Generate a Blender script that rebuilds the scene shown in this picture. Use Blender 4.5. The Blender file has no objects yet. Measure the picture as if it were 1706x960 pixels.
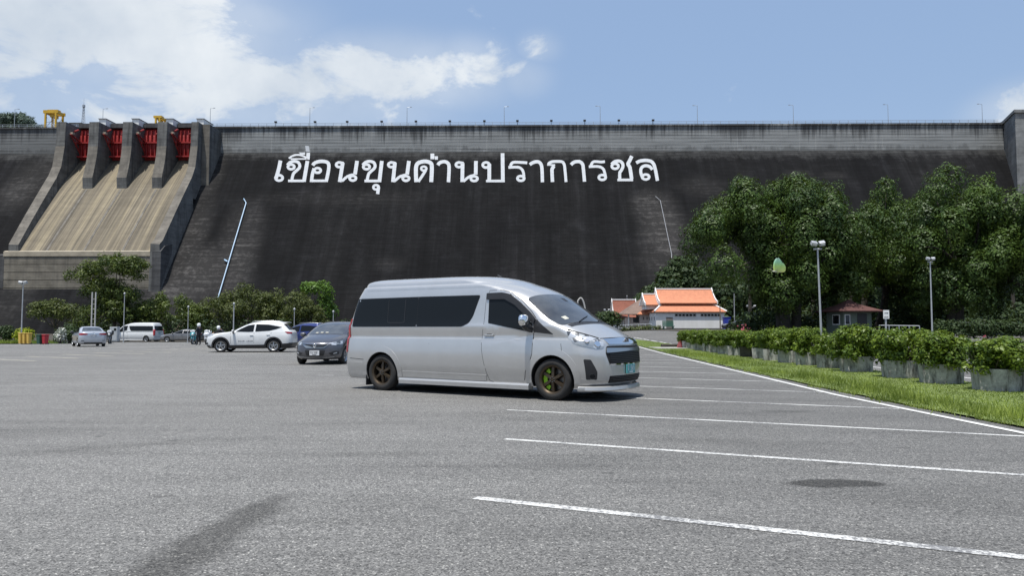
import bpy, bmesh, math, random
import numpy as np
from mathutils import Vector, Matrix
from mathutils.bvhtree import BVHTree

S = bpy.context.scene
COL = S.collection
R = math.radians
PI = math.pi

# ------------------------------------------------------------------ camera
FPX = 1241.0                       # focal length in pixels of the 1706 px wide photograph
PITCH = math.atan(68 / FPX)
CAMH = 1.24
cam_d = bpy.data.cameras.new('camera')
cam_d.sensor_width = 36.0
cam_d.lens = 36.0 * FPX / 1706.0
cam_d.clip_start = 0.1
cam_d.clip_end = 6000
cam = bpy.data.objects.new('camera', cam_d)
cam.location = (0, 0, CAMH)
cam.rotation_euler = (PI / 2 + PITCH, 0, 0)
COL.objects.link(cam)
S.camera = cam

# ------------------------------------------------------------------ light
SUN_EL, SUN_AZ = R(74), math.atan2(-0.50, -0.866)      # azimuth: x over y
SUN_DIR = Vector((math.sin(SUN_AZ) * math.cos(SUN_EL), math.cos(SUN_AZ) * math.cos(SUN_EL), math.sin(SUN_EL)))
sun_d = bpy.data.lights.new('sun', 'SUN')
sun_d.energy = 4.2
sun_d.angle = R(0.5)
sun_d.color = (1.0, 0.965, 0.90)
sun = bpy.data.objects.new('sun', sun_d)
sun.rotation_euler = SUN_DIR.to_track_quat('Z', 'Y').to_euler()
COL.objects.link(sun)

S.view_settings.view_transform = 'Standard'
S.view_settings.look = 'None'
S.view_settings.gamma = 1
S.view_settings.use_curve_mapping = False
S.view_settings.exposure = 0.35

S.cycles.max_bounces = 6
S.cycles.diffuse_bounces = 3
S.cycles.glossy_bounces = 3
S.cycles.transmission_bounces = 3
S.cycles.transparent_max_bounces = 4
S.cycles.caustics_reflective = False
S.cycles.caustics_refractive = False
try:
    S.cycles.use_denoising = True
    S.cycles.denoiser = 'OPENIMAGEDENOISE'
    S.cycles.denoising_input_passes = 'RGB_ALBEDO_NORMAL'
except Exception:
    pass

# ------------------------------------------------------------------ picking points of the photograph
_F = Vector((0, math.cos(PITCH), math.sin(PITCH)))
_U = Vector((0, -math.sin(PITCH), math.cos(PITCH)))
CAMP = Vector((0, 0, CAMH))
def ray(px, py):
    return _F + Vector((1, 0, 0)) * ((px - 853) / FPX) + _U * ((480 - py) / FPX)
def at(px, py, Y):
    d = ray(px, py)
    return CAMP + d * (Y / d.y)
def sst(a, b, x):
    t = min(1.0, max(0.0, (x - a) / (b - a)))
    return t * t * (3 - 2 * t)
def gz(x, y):
    k = sst(-5, 25, x)
    return sst(35, 95, y) * 1.12 * k - 0.3 * sst(40, 95, y) * (1 - k)
def gnd(px, py):
    d = ray(px, py)
    z = 0.0
    for _ in range(30):
        p = CAMP + d * ((z - CAMH) / d.z)
        z = 0.5 * z + 0.5 * gz(p.x, p.y)
    return Vector((p.x, p.y, gz(p.x, p.y)))
def gat(px, Y):
    """ground point in picture column px at distance Y"""
    x = at(px, 548, Y).x
    return Vector((x, Y, gz(x, Y)))

# ------------------------------------------------------------------ node helpers
class NT:
    def __init__(self, tree):
        self.t = tree; self.n = tree.nodes; self.l = tree.links
    def node(self, typ, **kw):
        n = self.n.new(typ)
        for k, v in kw.items():
            setattr(n, k, v)
        return n
    def put(self, sock, v):
        if isinstance(v, bpy.types.NodeSocket): self.l.new(v, sock)
        elif v is not None: sock.default_value = v
    def math(self, op, a, b=None, c=None, clamp=False):
        n = self.node('ShaderNodeMath', operation=op, use_clamp=clamp)
        for i, v in enumerate((a, b, c)):
            if v is not None: self.put(n.inputs[i], v)
        return n.outputs[0]
    def ramp(self, fac, stops, interp='LINEAR'):
        n = self.node('ShaderNodeValToRGB')
        cr = n.color_ramp; cr.interpolation = interp
        while len(cr.elements) < len(stops): cr.elements.new(0.5)
        for e, (p, c) in zip(cr.elements, stops):
            e.position = p
            e.color = (c[0], c[1], c[2], 1) if not isinstance(c, (int, float)) else (c, c, c, 1)
        self.put(n.inputs[0], fac)
        return n.outputs[0]
    def mix(self, fac, a, b, blend='MIX'):
        n = self.node('ShaderNodeMix', data_type='RGBA', blend_type=blend)
        self.put(n.inputs[0], fac)
        for s, v in ((n.inputs[6], a), (n.inputs[7], b)):
            self.put(s, (v[0], v[1], v[2], 1) if isinstance(v, (tuple, list)) else v)
        return n.outputs[2]
    def mapping(self, vec, loc=(0, 0, 0), rot=(0, 0, 0), scale=(1, 1, 1), typ='POINT'):
        n = self.node('ShaderNodeMapping', vector_type=typ)
        self.put(n.inputs[0], vec)
        n.inputs[1].default_value = loc; n.inputs[2].default_value = rot; n.inputs[3].default_value = scale
        return n.outputs[0]
    def noise(self, vec, scale, detail=4, rough=0.55, dist=0.0):
        n = self.node('ShaderNodeTexNoise')
        self.put(n.inputs['Vector'], vec)
        n.inputs['Scale'].default_value = scale; n.inputs['Detail'].default_value = detail
        n.inputs['Roughness'].default_value = rough; n.inputs['Distortion'].default_value = dist
        return n.outputs[0]
    def voronoi(self, vec, scale, feature='F1', out=0):
        n = self.node('ShaderNodeTexVoronoi', feature=feature)
        self.put(n.inputs['Vector'], vec); n.inputs['Scale'].default_value = scale
        return n.outputs[out]
    def mrange(self, v, a, b, c=0.0, d=1.0, smooth=False):
        n = self.node('ShaderNodeMapRange', interpolation_type='SMOOTHSTEP' if smooth else 'LINEAR')
        self.put(n.inputs[0], v)
        for i, q in enumerate((a, b, c, d)): n.inputs[i + 1].default_value = q
        return n.outputs[0]
    def length(self, v):
        n = self.node('ShaderNodeVectorMath', operation='LENGTH'); self.put(n.inputs[0], v); return n.outputs['Value']
    def coord(self, which='Object'):
        return self.node('ShaderNodeTexCoord').outputs[which]
    def geo(self, which='Position'):
        return self.node('ShaderNodeNewGeometry').outputs[which]
    def sep(self, v):
        n = self.node('ShaderNodeSeparateXYZ'); self.put(n.inputs[0], v); return n.outputs
    def comb(self, x, y, z):
        n = self.node('ShaderNodeCombineXYZ')
        for i, v in enumerate((x, y, z)): self.put(n.inputs[i], v)
        return n.outputs[0]
    def bump(self, h, strength, dist):
        n = self.node('ShaderNodeBump'); n.inputs['Strength'].default_value = strength
        n.inputs['Distance'].default_value = dist; self.put(n.inputs['Height'], h); return n.outputs[0]

def newmat(name):
    m = bpy.data.materials.new(name); m.use_nodes = True
    t = NT(m.node_tree); b = t.n['Principled BSDF']
    return m, t, b

def mat(name, col, rough=0.6, metal=0.0, vary=0.12, scale=6.0, coat=0.0, spec=0.5, bump=0.0, bscale=40.0, rvary=0.0):
    m, t, b = newmat(name)
    o = t.coord('Object')
    if vary:
        f = t.noise(o, scale, 5, 0.6)
        lo = tuple(c * (1 - vary) for c in col); hi = tuple(min(1, c * (1 + vary)) for c in col)
        t.l.new(t.ramp(f, [(0.3, lo), (0.7, hi)]), b.inputs['Base Color'])
        if rvary:
            t.l.new(t.mrange(f, 0.3, 0.7, max(0, rough - rvary), min(1, rough + rvary)), b.inputs['Roughness'])
        else: b.inputs['Roughness'].default_value = rough
    else:
        b.inputs['Base Color'].default_value = (*col, 1); b.inputs['Roughness'].default_value = rough
    b.inputs['Metallic'].default_value = metal
    b.inputs['Specular IOR Level'].default_value = spec
    if coat:
        b.inputs['Coat Weight'].default_value = coat; b.inputs['Coat Roughness'].default_value = 0.05
    if bump:
        t.l.new(t.bump(t.noise(o, bscale, 4), bump, 0.02), b.inputs['Normal'])
    return m

# ------------------------------------------------------------------ sky
w = bpy.data.worlds.new('World'); S.world = w; w.use_nodes = True
t = NT(w.node_tree); t.n.clear()
sky = t.node('ShaderNodeTexSky', sky_type='NISHITA')
sky.sun_disc = False; sky.sun_elevation = SUN_EL; sky.sun_rotation = SUN_AZ
sky.air_density = 1.3; sky.dust_density = 2.0; sky.ozone_density = 1.4
dirv = t.coord('Generated')
def blob(px, py, rx, ry, amp):
    """a bank of cloud: an ellipse of directions round one direction"""
    d = ray(px, py).normalized()
    v = t.mapping(dirv, (d.x, 0, d.z), (0, 0, 0), (rx / FPX, 1e6, ry / FPX), 'TEXTURE')
    return t.math('MULTIPLY', t.mrange(t.length(v), 0.05, 1.25, 1.0, 0.0, True), amp)
banks = [(110, 20, 380, 135, 1.15), (420, 150, 380, 90, 0.95), (660, 122, 250, 76, 0.92), (770, 105, 110, 55, 0.70), (420, 35, 95, 50, 0.72),
         (120, 170, 420, 90, 0.62), (870, 130, 70, 45, 0.52), (897, 80, 50, 34, 0.50), (1705, 180, 80, 50, 0.75), (-350, 60, 300, 120, 1.0), (2150, 120, 200, 60, 0.9), (900, -420, 420, 130, 0.9)]
acc = None
for bk in banks:
    q = blob(*bk); acc = q if acc is None else t.math('MAXIMUM', acc, q)
sv = t.mapping(dirv, (0, 0, 0), (0, 0, 0), (1, 1, 1.9))
n1 = t.noise(sv, 9.0, 10, 0.62, 0.35)
n2 = t.noise(t.mapping(dirv, (3.1, 1.2, 0.4)), 5.0, 6, 0.55)
dens = t.math('ADD', t.math('MULTIPLY', acc, 0.62), t.math('MULTIPLY', t.math('SUBTRACT', n1, 0.5), 1.55))
cover = t.mrange(dens, 0.22, 0.58, 0, 1, True)
thin = t.math('MULTIPLY', t.mrange(acc, 0.0, 0.8, 0, 1, True), 0.40)
cover = t.math('MAXIMUM', cover, thin)
cover = t.math('MULTIPLY', cover, 0.92)
body = t.ramp(n2, [(0.36, (4.9, 5.45, 6.1)), (0.6, (7.0, 7.3, 7.5))])
zz = t.sep(dirv)[2]
hz = t.mrange(zz, 0.0, 0.30, 0.55, 0.0, True)
skyc = t.mix(hz, sky.outputs[0], (3.9, 5.1, 6.5))
skyc = t.mix(0.62, skyc, (2.75, 3.95, 6.15))
colr = t.mix(cover, skyc, body)
bg = t.node('ShaderNodeBackground'); t.l.new(colr, bg.inputs[0]); bg.inputs[1].default_value = 0.10
t.l.new(bg.outputs[0], t.node('ShaderNodeOutputWorld').inputs[0])

# ------------------------------------------------------------------ mesh helpers
def meta(o, label=None, cat=None, group=None, kind=None):
    if label: o['label'] = label
    if cat: o['category'] = cat
    if group: o['group'] = group
    if kind: o['kind'] = kind
    return o
def link(name, me, parent=None, mats=None):
    o = bpy.data.objects.new(name, me); COL.objects.link(o)
    if parent is not None: o.parent = parent
    if mats is not None:
        for m in (mats if isinstance(mats, (list, tuple)) else [mats]): me.materials.append(m)
    return o
def thing(name, loc, label, cat, rotz=0.0, group=None, scale=1.0):
    o = bpy.data.objects.new(name, None); COL.objects.link(o)
    o.empty_display_size = 0.2
    o.location = loc; o.rotation_euler = (0, 0, rotz); o.scale = (scale,) * 3
    return meta(o, label, cat, group)
def sub(name, parent, loc=(0, 0, 0), rot=(0, 0, 0)):
    o = bpy.data.objects.new(name, None); COL.objects.link(o); o.parent = parent
    o.empty_display_size = 0.05
    o.location = loc; o.rotation_euler = rot
    return o
def copy_tree(o, parent=None):
    c = o.copy(); COL.objects.link(c)
    if parent is not None: c.parent = parent
    for ch in list(o.children): copy_tree(ch, c)
    return c
def smooth(me, angle=35):
    bm = bmesh.new(); bm.from_mesh(me)
    for f in bm.faces: f.smooth = True
    ca = R(angle)
    for e in bm.edges:
        e.smooth = not (len(e.link_faces) != 2 or e.calc_face_angle(0) > ca)
    bm.to_mesh(me); bm.free()
def done(bm, name, parent=None, mats=None, smooth_angle=None, recalc=True):
    if recalc: bmesh.ops.recalc_face_normals(bm, faces=bm.faces)
    me = bpy.data.meshes.new(name); bm.to_mesh(me); bm.free()
    if smooth_angle: smooth(me, smooth_angle)
    return link(name, me, parent, mats)
def box(bm, x0, x1, y0, y1, z0, z1, bev=0.0, M=None):
    vs = [bm.verts.new((x, y, z)) for x in (x0, x1) for y in (y0, y1) for z in (z0, z1)]
    fs = [bm.faces.new([vs[i] for i in q]) for q in ((0, 1, 3, 2), (4, 6, 7, 5), (0, 4, 5, 1), (2, 3, 7, 6), (0, 2, 6, 4), (1, 5, 7, 3))]
    if bev:
        es = list({e for f in fs for e in f.edges})
        r = bmesh.ops.bevel(bm, geom=es, offset=bev, segments=2, affect='EDGES', profile=0.6)
        vs = list({v for f in r['faces'] for v in f.verts} | {v for v in vs if v.is_valid})
    if M is not None: bmesh.ops.transform(bm, matrix=M, verts=[v for v in vs if v.is_valid])
    return vs
def tube(bm, p0, p1, r0, r1=None, n=8, caps=True):
    r1 = r0 if r1 is None else r1
    p0, p1 = Vector(p0), Vector(p1); d = (p1 - p0)
    if d.length < 1e-6: return
    q = d.to_track_quat('Z', 'Y')
    a = []; b = []
    for i in range(n):
        u = Vector((math.cos(2 * PI * i / n), math.sin(2 * PI * i / n), 0))
        a.append(bm.verts.new(p0 + q @ (u * r0))); b.append(bm.verts.new(p1 + q @ (u * r1)))
    for i in range(n):
        j = (i + 1) % n
        bm.faces.new((a[i], a[j], b[j], b[i]))
    if caps:
        bm.faces.new(a[::-1]); bm.faces.new(b)
def path_tube(bm, pts, rad, n=8):
    pts = [Vector(p) for p in pts]
    rs = rad if isinstance(rad, (list, tuple)) else [rad] * len(pts)
    rings = []
    for i, p in enumerate(pts):
        d = (pts[min(i + 1, len(pts) - 1)] - pts[max(i - 1, 0)]).normalized()
        q = d.to_track_quat('Z', 'Y')
        rings.append([bm.verts.new(p + q @ Vector((math.cos(2 * PI * k / n) * rs[i], math.sin(2 * PI * k / n) * rs[i], 0))) for k in range(n)])
    for a, b in zip(rings, rings[1:]):
        best = min(range(n), key=lambda s: sum((a[k].co - b[(k + s) % n].co).length for k in range(n)))
        for k in range(n):
            bm.faces.new((a[k], a[(k + 1) % n], b[(k + 1 + best) % n], b[(k + best) % n]))
    bm.faces.new(rings[0][::-1]); bm.faces.new(rings[-1])
def lathe(bm, prof, n=32, axis='Z', mi=0, closed=False, caps=True):
    rings = []
    for r, h in prof:
        ring = []
        for i in range(n):
            c, s = math.cos(2 * PI * i / n) * r, math.sin(2 * PI * i / n) * r
            ring.append(bm.verts.new((c, s, h) if axis == 'Z' else (c, h, s)))
        rings.append(ring)
    prs = list(zip(rings, rings[1:]))
    if closed: prs.append((rings[-1], rings[0]))
    for a, b in prs:
        for i in range(n):
            j = (i + 1) % n
            f = bm.faces.new((a[i], a[j], b[j], b[i])); f.material_index = mi
    if not closed and caps:
        for rg in (rings[0], rings[-1]):
            if (rg[0].co - rg[n // 2].co).length > 1e-5:
                f = bm.faces.new(rg); f.material_index = mi
def prism_x(bm, prof, x0, x1):
    """extrude a (y, z) outline between x0 and x1"""
    a = [bm.verts.new((x0, y, z)) for y, z in prof]; b = [bm.verts.new((x1, y, z)) for y, z in prof]
    n = len(prof)
    for i in range(n):
        j = (i + 1) % n
        bm.faces.new((a[i], a[j], b[j], b[i]))
    bm.faces.new(a[::-1]); bm.faces.new(b)
def prism(bm, poly, d):
    """extrude a 3D polygon along vector d"""
    a = [bm.verts.new(p) for p in poly]; b = [bm.verts.new(Vector(p) + Vector(d)) for p in poly]
    n = len(poly)
    for i in range(n):
        j = (i + 1) % n
        bm.faces.new((a[i], a[j], b[j], b[i]))
    bm.faces.new(a[::-1]); bm.faces.new(b)
def sheet(name, fn, us, vs, off, m, parent=None, kind=None):
    """a ground-hugging sheet: fn(u, v) -> (x, y)"""
    bm = bmesh.new(); g = []
    for u in us:
        row = []
        for v in vs:
            x, y = fn(u, v); row.append(bm.verts.new((x, y, gz(x, y) + off)))
        g.append(row)
    for i in range(len(us) - 1):
        for j in range(len(vs) - 1):
            f = bm.faces.new((g[i][j], g[i + 1][j], g[i + 1][j + 1], g[i][j + 1])); f.smooth = True
    bmesh.ops.recalc_face_normals(bm, faces=bm.faces)
    for f in bm.faces:
        if f.normal.z < 0: f.normal_flip()
    o = done(bm, name, parent, m, recalc=False)
    if kind: meta(o, kind=kind)
    return o
def catmull(pts, per=6):
    P = [Vector((*p, 0)) if len(p) == 2 else Vector(p) for p in pts]
    if len(P) < 3: return P
    out = []
    for i in range(len(P) - 1):
        a, b, c, d = P[max(i - 1, 0)], P[i], P[i + 1], P[min(i + 2, len(P) - 1)]
        for k in range(per):
            s = k / per
            out.append(0.5 * ((2 * b) + (c - a) * s + (2 * a - 5 * b + 4 * c - d) * s * s + (3 * b - a - 3 * c + d) * s ** 3))
    out.append(P[-1]); return out
def ribbon(pts, wid):
    """left and right outlines (2D) of a stroke"""
    L = []; Rr = []
    for i, p in enumerate(pts):
        if 0 < i < len(pts) - 1:
            d0 = (pts[i] - pts[i - 1]).normalized(); d1 = (pts[i + 1] - pts[i]).normalized()
            d = (d0 + d1)
            d = d.normalized() if d.length > 1e-6 else d0
            k = 1 / max(0.5, d.dot(d0))
        else:
            d = (pts[min(i + 1, len(pts) - 1)] - pts[max(i - 1, 0)]).normalized(); k = 1
        nrm = Vector((-d.y, d.x, 0))
        L.append(p + nrm * wid * 0.5 * k); Rr.append(p - nrm * wid * 0.5 * k)
    return L, Rr
# ================================================================== GROUND
def edge_x(y): return 6.05 + 0.064 * max(0.0, y - 14)
def plant_x(y): return 9.55 + 0.040 * (y - 15)

m_dirt = mat('dry_earth', (0.16, 0.13, 0.09), 0.95, vary=0.3, scale=0.4)
us = [-1500, -700, -350, -200, -140] + list(range(-120, 121, 8)) + [140, 200, 350, 700, 1500]
vs = [-600, -200, -80] + list(range(-40, 260, 8)) + [300, 400, 700, 1500, 3000]
sheet('ground', lambda u, v: (u, v), us, vs, -0.06, m_dirt, kind='structure')

m_asph, t, b = newmat('weathered_asphalt')
o = t.geo()
big = t.noise(o, 0.16, 5, 0.6)
mid = t.noise(t.mapping(o, (0, 0, 0), (0, 0, R(35)), (0.35, 1.6, 1)), 0.9, 6, 0.62)
chips = t.voronoi(o, 112, 'F1', 1)
chipv = t.sep(chips)[0]
grit = t.noise(o, 160, 2, 0.6)
clus = t.noise(o, 26, 4, 0.7)
base = t.ramp(chipv, [(0.0, (0.050, 0.049, 0.047)), (0.30, (0.138, 0.135, 0.129)), (0.80, (0.202, 0.198, 0.189)), (0.955, (0.28, 0.273, 0.257)), (1.0, (0.48, 0.468, 0.43))])
base = t.mix(1.0, base, t.ramp(clus, [(0.28, 0.62), (0.72, 1.30)]), 'MULTIPLY')
base = t.mix(1.0, base, t.ramp(big, [(0.3, 0.86), (0.7, 1.12)]), 'MULTIPLY')
fine = t.noise(o, 7.0, 5, 0.7)
base = t.mix(1.0, base, t.ramp(fine, [(0.28, 0.86), (0.5, 1.0), (0.75, 1.08)]), 'MULTIPLY')
bayx = t.sep(o)[0]
bay = t.math('ADD', bayx, t.math('MULTIPLY', t.math('SUBTRACT', t.noise(o, 0.35, 5, 0.65), 0.5), 7.0))
base = t.mix(1.0, base, t.ramp(t.mrange(bay, -2.5, 3.0, 0, 1, True), [(0.0, 1.05), (1.0, 0.84)]), 'MULTIPLY')
trk = t.noise(t.mapping(o, (2, 0, 0), (0, 0, R(-28)), (0.06, 1.3, 1)), 1.0, 5, 0.7)
base = t.mix(1.0, base, t.ramp(trk, [(0.30, 0.80), (0.46, 0.98), (0.7, 1.05)]), 'MULTIPLY')
spv = t.node('ShaderNodeTexVoronoi'); t.l.new(o, spv.inputs['Vector']); spv.inputs['Scale'].default_value = 0.9; spv.inputs['Randomness'].default_value = 1.0
spot = t.mrange(t.math('ADD', spv.outputs[0], t.math('MULTIPLY', fine, 0.10)), 0.085, 0.115, 0.55, 0.0, True)
base = t.mix(spot, base, (0.05, 0.05, 0.048))
cw = t.node('ShaderNodeVectorMath', operation='ADD'); t.l.new(o, cw.inputs[0])
nz_ = t.node('ShaderNodeTexNoise'); t.l.new(o, nz_.inputs['Vector']); nz_.inputs['Scale'].default_value = 1.6; nz_.inputs['Detail'].default_value = 6
sc_ = t.node('ShaderNodeVectorMath', operation='SCALE'); t.l.new(nz_.outputs[1], sc_.inputs[0]); sc_.inputs['Scale'].default_value = 0.9; t.l.new(sc_.outputs[0], cw.inputs[1])
crk = t.node('ShaderNodeTexVoronoi', feature='DISTANCE_TO_EDGE'); t.l.new(cw.outputs[0], crk.inputs['Vector']); crk.inputs['Scale'].default_value = 0.16
crack = t.math('MULTIPLY', t.mrange(crk.outputs[0], 0.0, 0.0022, 0.6, 0.0), t.mrange(big, 0.45, 0.6, 0, 1))
base = t.mix(crack, base, (0.045, 0.045, 0.043))
base = t.mix(1.0, base, t.ramp(mid, [(0.28, 0.74), (0.47, 0.97), (0.6, 1.03), (0.78, 1.10)]), 'MULTIPLY')
wob = t.math('ADD', t.math('MULTIPLY', t.noise(o, 3.2, 5, 0.65), 0.62), t.math('MULTIPLY', t.noise(o, 17, 5, 0.75), 0.38))
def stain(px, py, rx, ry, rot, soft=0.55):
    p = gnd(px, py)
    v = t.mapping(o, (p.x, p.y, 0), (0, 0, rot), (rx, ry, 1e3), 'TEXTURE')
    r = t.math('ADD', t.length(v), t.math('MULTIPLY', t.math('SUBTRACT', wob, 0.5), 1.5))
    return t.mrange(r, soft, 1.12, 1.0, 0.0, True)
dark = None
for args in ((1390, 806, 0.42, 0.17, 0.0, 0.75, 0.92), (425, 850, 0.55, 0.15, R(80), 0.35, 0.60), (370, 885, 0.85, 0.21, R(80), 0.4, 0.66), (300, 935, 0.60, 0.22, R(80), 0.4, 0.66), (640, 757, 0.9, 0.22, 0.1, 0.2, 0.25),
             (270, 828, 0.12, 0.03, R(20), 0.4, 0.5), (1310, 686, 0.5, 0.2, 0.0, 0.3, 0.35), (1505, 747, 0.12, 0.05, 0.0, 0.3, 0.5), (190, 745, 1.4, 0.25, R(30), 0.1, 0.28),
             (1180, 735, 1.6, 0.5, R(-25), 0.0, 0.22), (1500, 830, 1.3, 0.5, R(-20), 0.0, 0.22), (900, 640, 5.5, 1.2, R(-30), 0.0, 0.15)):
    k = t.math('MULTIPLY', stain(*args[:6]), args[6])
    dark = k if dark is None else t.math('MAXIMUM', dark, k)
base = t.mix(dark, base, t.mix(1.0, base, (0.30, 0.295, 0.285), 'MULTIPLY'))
t.l.new(base, b.inputs['Base Color'])
b.inputs['Roughness'].default_value = 0.82
b.inputs['Specular IOR Level'].default_value = 0.35
hh = t.math('ADD', t.math('MULTIPLY', t.voronoi(o, 95), -1.0), t.math('MULTIPLY', clus, 0.6))
t.l.new(t.bump(hh, 0.55, 0.006), b.inputs['Normal'])

lot = sheet('parking_lot', lambda u, v: (u, v), [-140 + 5 * i for i in range(57)], [-30 + 4 * i for i in range(45)], 0.0, m_asph, kind='structure')

# painted lines
def paint_mat(name, col, wear):
    m, t, b = newmat(name)
    o = t.geo()
    n = t.noise(o, 34, 5, 0.75); n2 = t.noise(o, 1.3, 4, 0.6)
    f = t.mrange(t.math('ADD', n, t.math('MULTIPLY', t.math('SUBTRACT', n2, 0.5), 0.6)), 0.40 + wear, 0.52 + wear, 0, 1)
    t.l.new(t.mix(f, (0.17, 0.17, 0.172), t.mix(n2, tuple(c * 0.88 for c in col), col)), b.inputs['Base Color'])
    b.inputs['Roughness'].default_value = 0.75
    t.l.new(t.bump(t.voronoi(o, 95), 0.4, 0.005), b.inputs['Normal'])
    return m
m_line = paint_mat('worn_white_paint', (0.60, 0.595, 0.57), 0.005)
m_edge = paint_mat('white_edge_paint', (0.66, 0.655, 0.63), -0.09)
m_yell = paint_mat('faded_yellow_paint', (0.50, 0.46, 0.36), -0.02)
def line(p, q, wid, m, name='parking_line', off=0.004, seg=10):
    p = Vector(p); q = Vector(q); d = (q - p).normalized(); n = Vector((-d.y, d.x)) * wid / 2
    def fn(u, v):
        c = p.lerp(q, u) + n * v; return c.x, c.y
    return sheet(name, fn, [i / seg for i in range(seg + 1)], [-1, 1], off, m, lot)
for k in range(14):
    y0 = 5.45 + 3.0 * k
    x1 = 6.0
    for _ in range(6): x1 = edge_x(y0 - 0.467 * (x1 + 0.1)) - 0.06
    x0 = -0.27 if k == 0 else -0.08
    line((x0, y0 - 0.467 * (x0 + 0.1)), (x1, y0 - 0.467 * (x1 + 0.1)), 0.10, m_line)
def edge_fn(u, v): return edge_x(u) + v, u
sheet('edge_line', edge_fn, [-6, 0, 4, 8, 11, 14, 17, 20, 24, 28, 32, 38, 44, 50, 56, 62], [-0.05, 0.06], 0.008, m_edge, lot)
for k in range(9):
    y0 = 29.0 + 2.6 * k
    line((-22.0 + 0.1 * k, y0 + 2.0), (-18.3 + 0.12 * k, y0 - 0.3), 0.16, m_yell)
for k in range(4):
    line((-15.5 + 2.9 * k, 50.5 - 1.6 * k), (-12.0 + 2.9 * k, 47.6 - 1.6 * k), 0.14, m_yell)
line(gnd(527, 626).xy, gnd(556, 626).xy, 0.13, m_line)
# second road beyond the planters
m_road = m_asph
far_fn = lambda u, v: (plant_x(u) + 1.75 + v, u)
line_y = [0, 6, 12, 18, 24, 30, 36, 42, 46]
sheet('road_line', far_fn, line_y, [-0.06, 0.06], 0.006, m_edge, lot)
line(gnd(1056, 562.5).xy, gnd(1134, 576).xy, 0.14, m_edge, 'road_line')

# ------------------------------------------------------------------ grass verge
m_turf = mat('turf_soil', (0.130, 0.170, 0.048), 0.95, vary=0.45, scale=2.5)
def verge_l(y): return edge_x(y) + 0.30
def verge_r(y):
    if y < 47: return plant_x(y) + 0.75
    return max(verge_l(y) + 0.05, (plant_x(47) + 0.75) - (y - 47) * 0.03)
ys = [-6, 0, 4, 8, 12, 16, 20, 25, 30, 35, 40, 45, 47, 50, 55, 60, 66]
sheet('grass_verge', lambda u, v: (verge_l(u) * (1 - v) + verge_r(u) * v, u), ys, [0, 0.25, 0.5, 0.75, 1], 0.03, m_turf, kind='structure')

def leaf_material(name, dark, light, transl=0.25, rough=0.55):
    m, t, b = newmat(name)
    at_ = t.node('ShaderNodeAttribute'); at_.attribute_name = 'tint'
    c = t.ramp(at_.outputs['Fac'], [(0.0, dark), (0.75, light), (1.0, tuple(min(1, q * 1.35) for q in light))])
    t.l.new(c, b.inputs['Base Color']); b.inputs['Roughness'].default_value = rough
    b.inputs['Specular IOR Level'].default_value = 0.3
    if transl:
        tr = t.node('ShaderNodeBsdfTranslucent'); t.l.new(t.mix(0.35, c, (0.25, 0.32, 0.03)), tr.inputs[0])
        mx = t.node('ShaderNodeMixShader'); mx.inputs[0].default_value = transl
        t.l.new(b.outputs[0], mx.inputs[1]); t.l.new(tr.outputs[0], mx.inputs[2])
        t.l.new(mx.outputs[0], t.n['Material Output'].inputs[0])
    return m
def np_mesh(name, verts, k, tint):
    """mesh of separate k-gons; verts is (N*k, 3)"""
    n = len(verts) // k
    me = bpy.data.meshes.new(name)
    me.vertices.add(n * k); me.vertices.foreach_set('co', verts.astype(np.float32).ravel())
    me.loops.add(n * k); me.loops.foreach_set('vertex_index', np.arange(n * k, dtype=np.int32))
    me.polygons.add(n); me.polygons.foreach_set('loop_start', np.arange(0, n * k, k, dtype=np.int32))
    me.polygons.foreach_set('loop_total', np.full(n, k, dtype=np.int32))
    a = me.attributes.new('tint', 'FLOAT', 'FACE'); a.data.foreach_set('value', tint.astype(np.float32))
    me.update(calc_edges=True); me.validate()
    return me
gzv = np.vectorize(gz)
def grass(name, N, sampler, hmin, hmax, wid, m, rng, off=0.02):
    x, y = sampler(N)
    N = len(x)
    z = gzv(x, y) + off
    a = rng.uniform(0, 2 * PI, N); h = rng.uniform(hmin, hmax, N) * rng.choice([1, 1, 1, 1.5], N)
    lean = rng.uniform(0.1, 0.8, N) * h; b_ = rng.uniform(0, 2 * PI, N)
    w_ = wid * rng.uniform(0.6, 1.4, N)
    V = np.zeros((N, 3, 3))
    V[:, 0] = np.stack([x - np.cos(a) * w_, y - np.sin(a) * w_, z], 1)
    V[:, 1] = np.stack([x + np.cos(a) * w_, y + np.sin(a) * w_, z], 1)
    V[:, 2] = np.stack([x + np.cos(b_) * lean, y + np.sin(b_) * lean, z + h], 1)
    tint = np.clip(rng.normal(0.5, 0.2, N) + 0.30 * np.sin(x * 2.3 + y * 0.7) * np.sin(y * 1.1) + 0.15 * np.sin(x * 5.1 - y * 2.7), 0, 1)
    me = np_mesh(name, V.reshape(-1, 3), 3, tint)
    o = link(name, me, None, m); meta(o, kind='stuff'); return o
m_grass = leaf_material('grass_blades', (0.098, 0.142, 0.024), (0.26, 0.322, 0.062), 0.35)
rng = np.random.default_rng(3)
def verge_s(N):
    y = np.exp(rng.uniform(math.log(6.0), math.log(62), N))
    l = np.vectorize(verge_l)(y); r = np.vectorize(verge_r)(y)
    l = l + 0.18 * np.sin(y * 3.1) * np.sin(y * 1.3) - 0.06
    x = l + (r - l) * rng.uniform(0, 1, N)
    return x, y
grass('grass', 105000, verge_s, 0.014, 0.042, 0.009, m_grass, rng)
def tufts_s(N):
    cy = np.exp(rng.uniform(math.log(8), math.log(40), 90)); cx = np.vectorize(verge_l)(cy) + rng.uniform(0.15, 1.3, 90)
    i = rng.integers(0, 90, N)
    return cx[i] + rng.normal(0, 0.22, N), cy[i] + rng.normal(0, 0.35, N)
grass('grass_tufts', 9000, tufts_s, 0.06, 0.14, 0.008, m_grass, rng)

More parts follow.
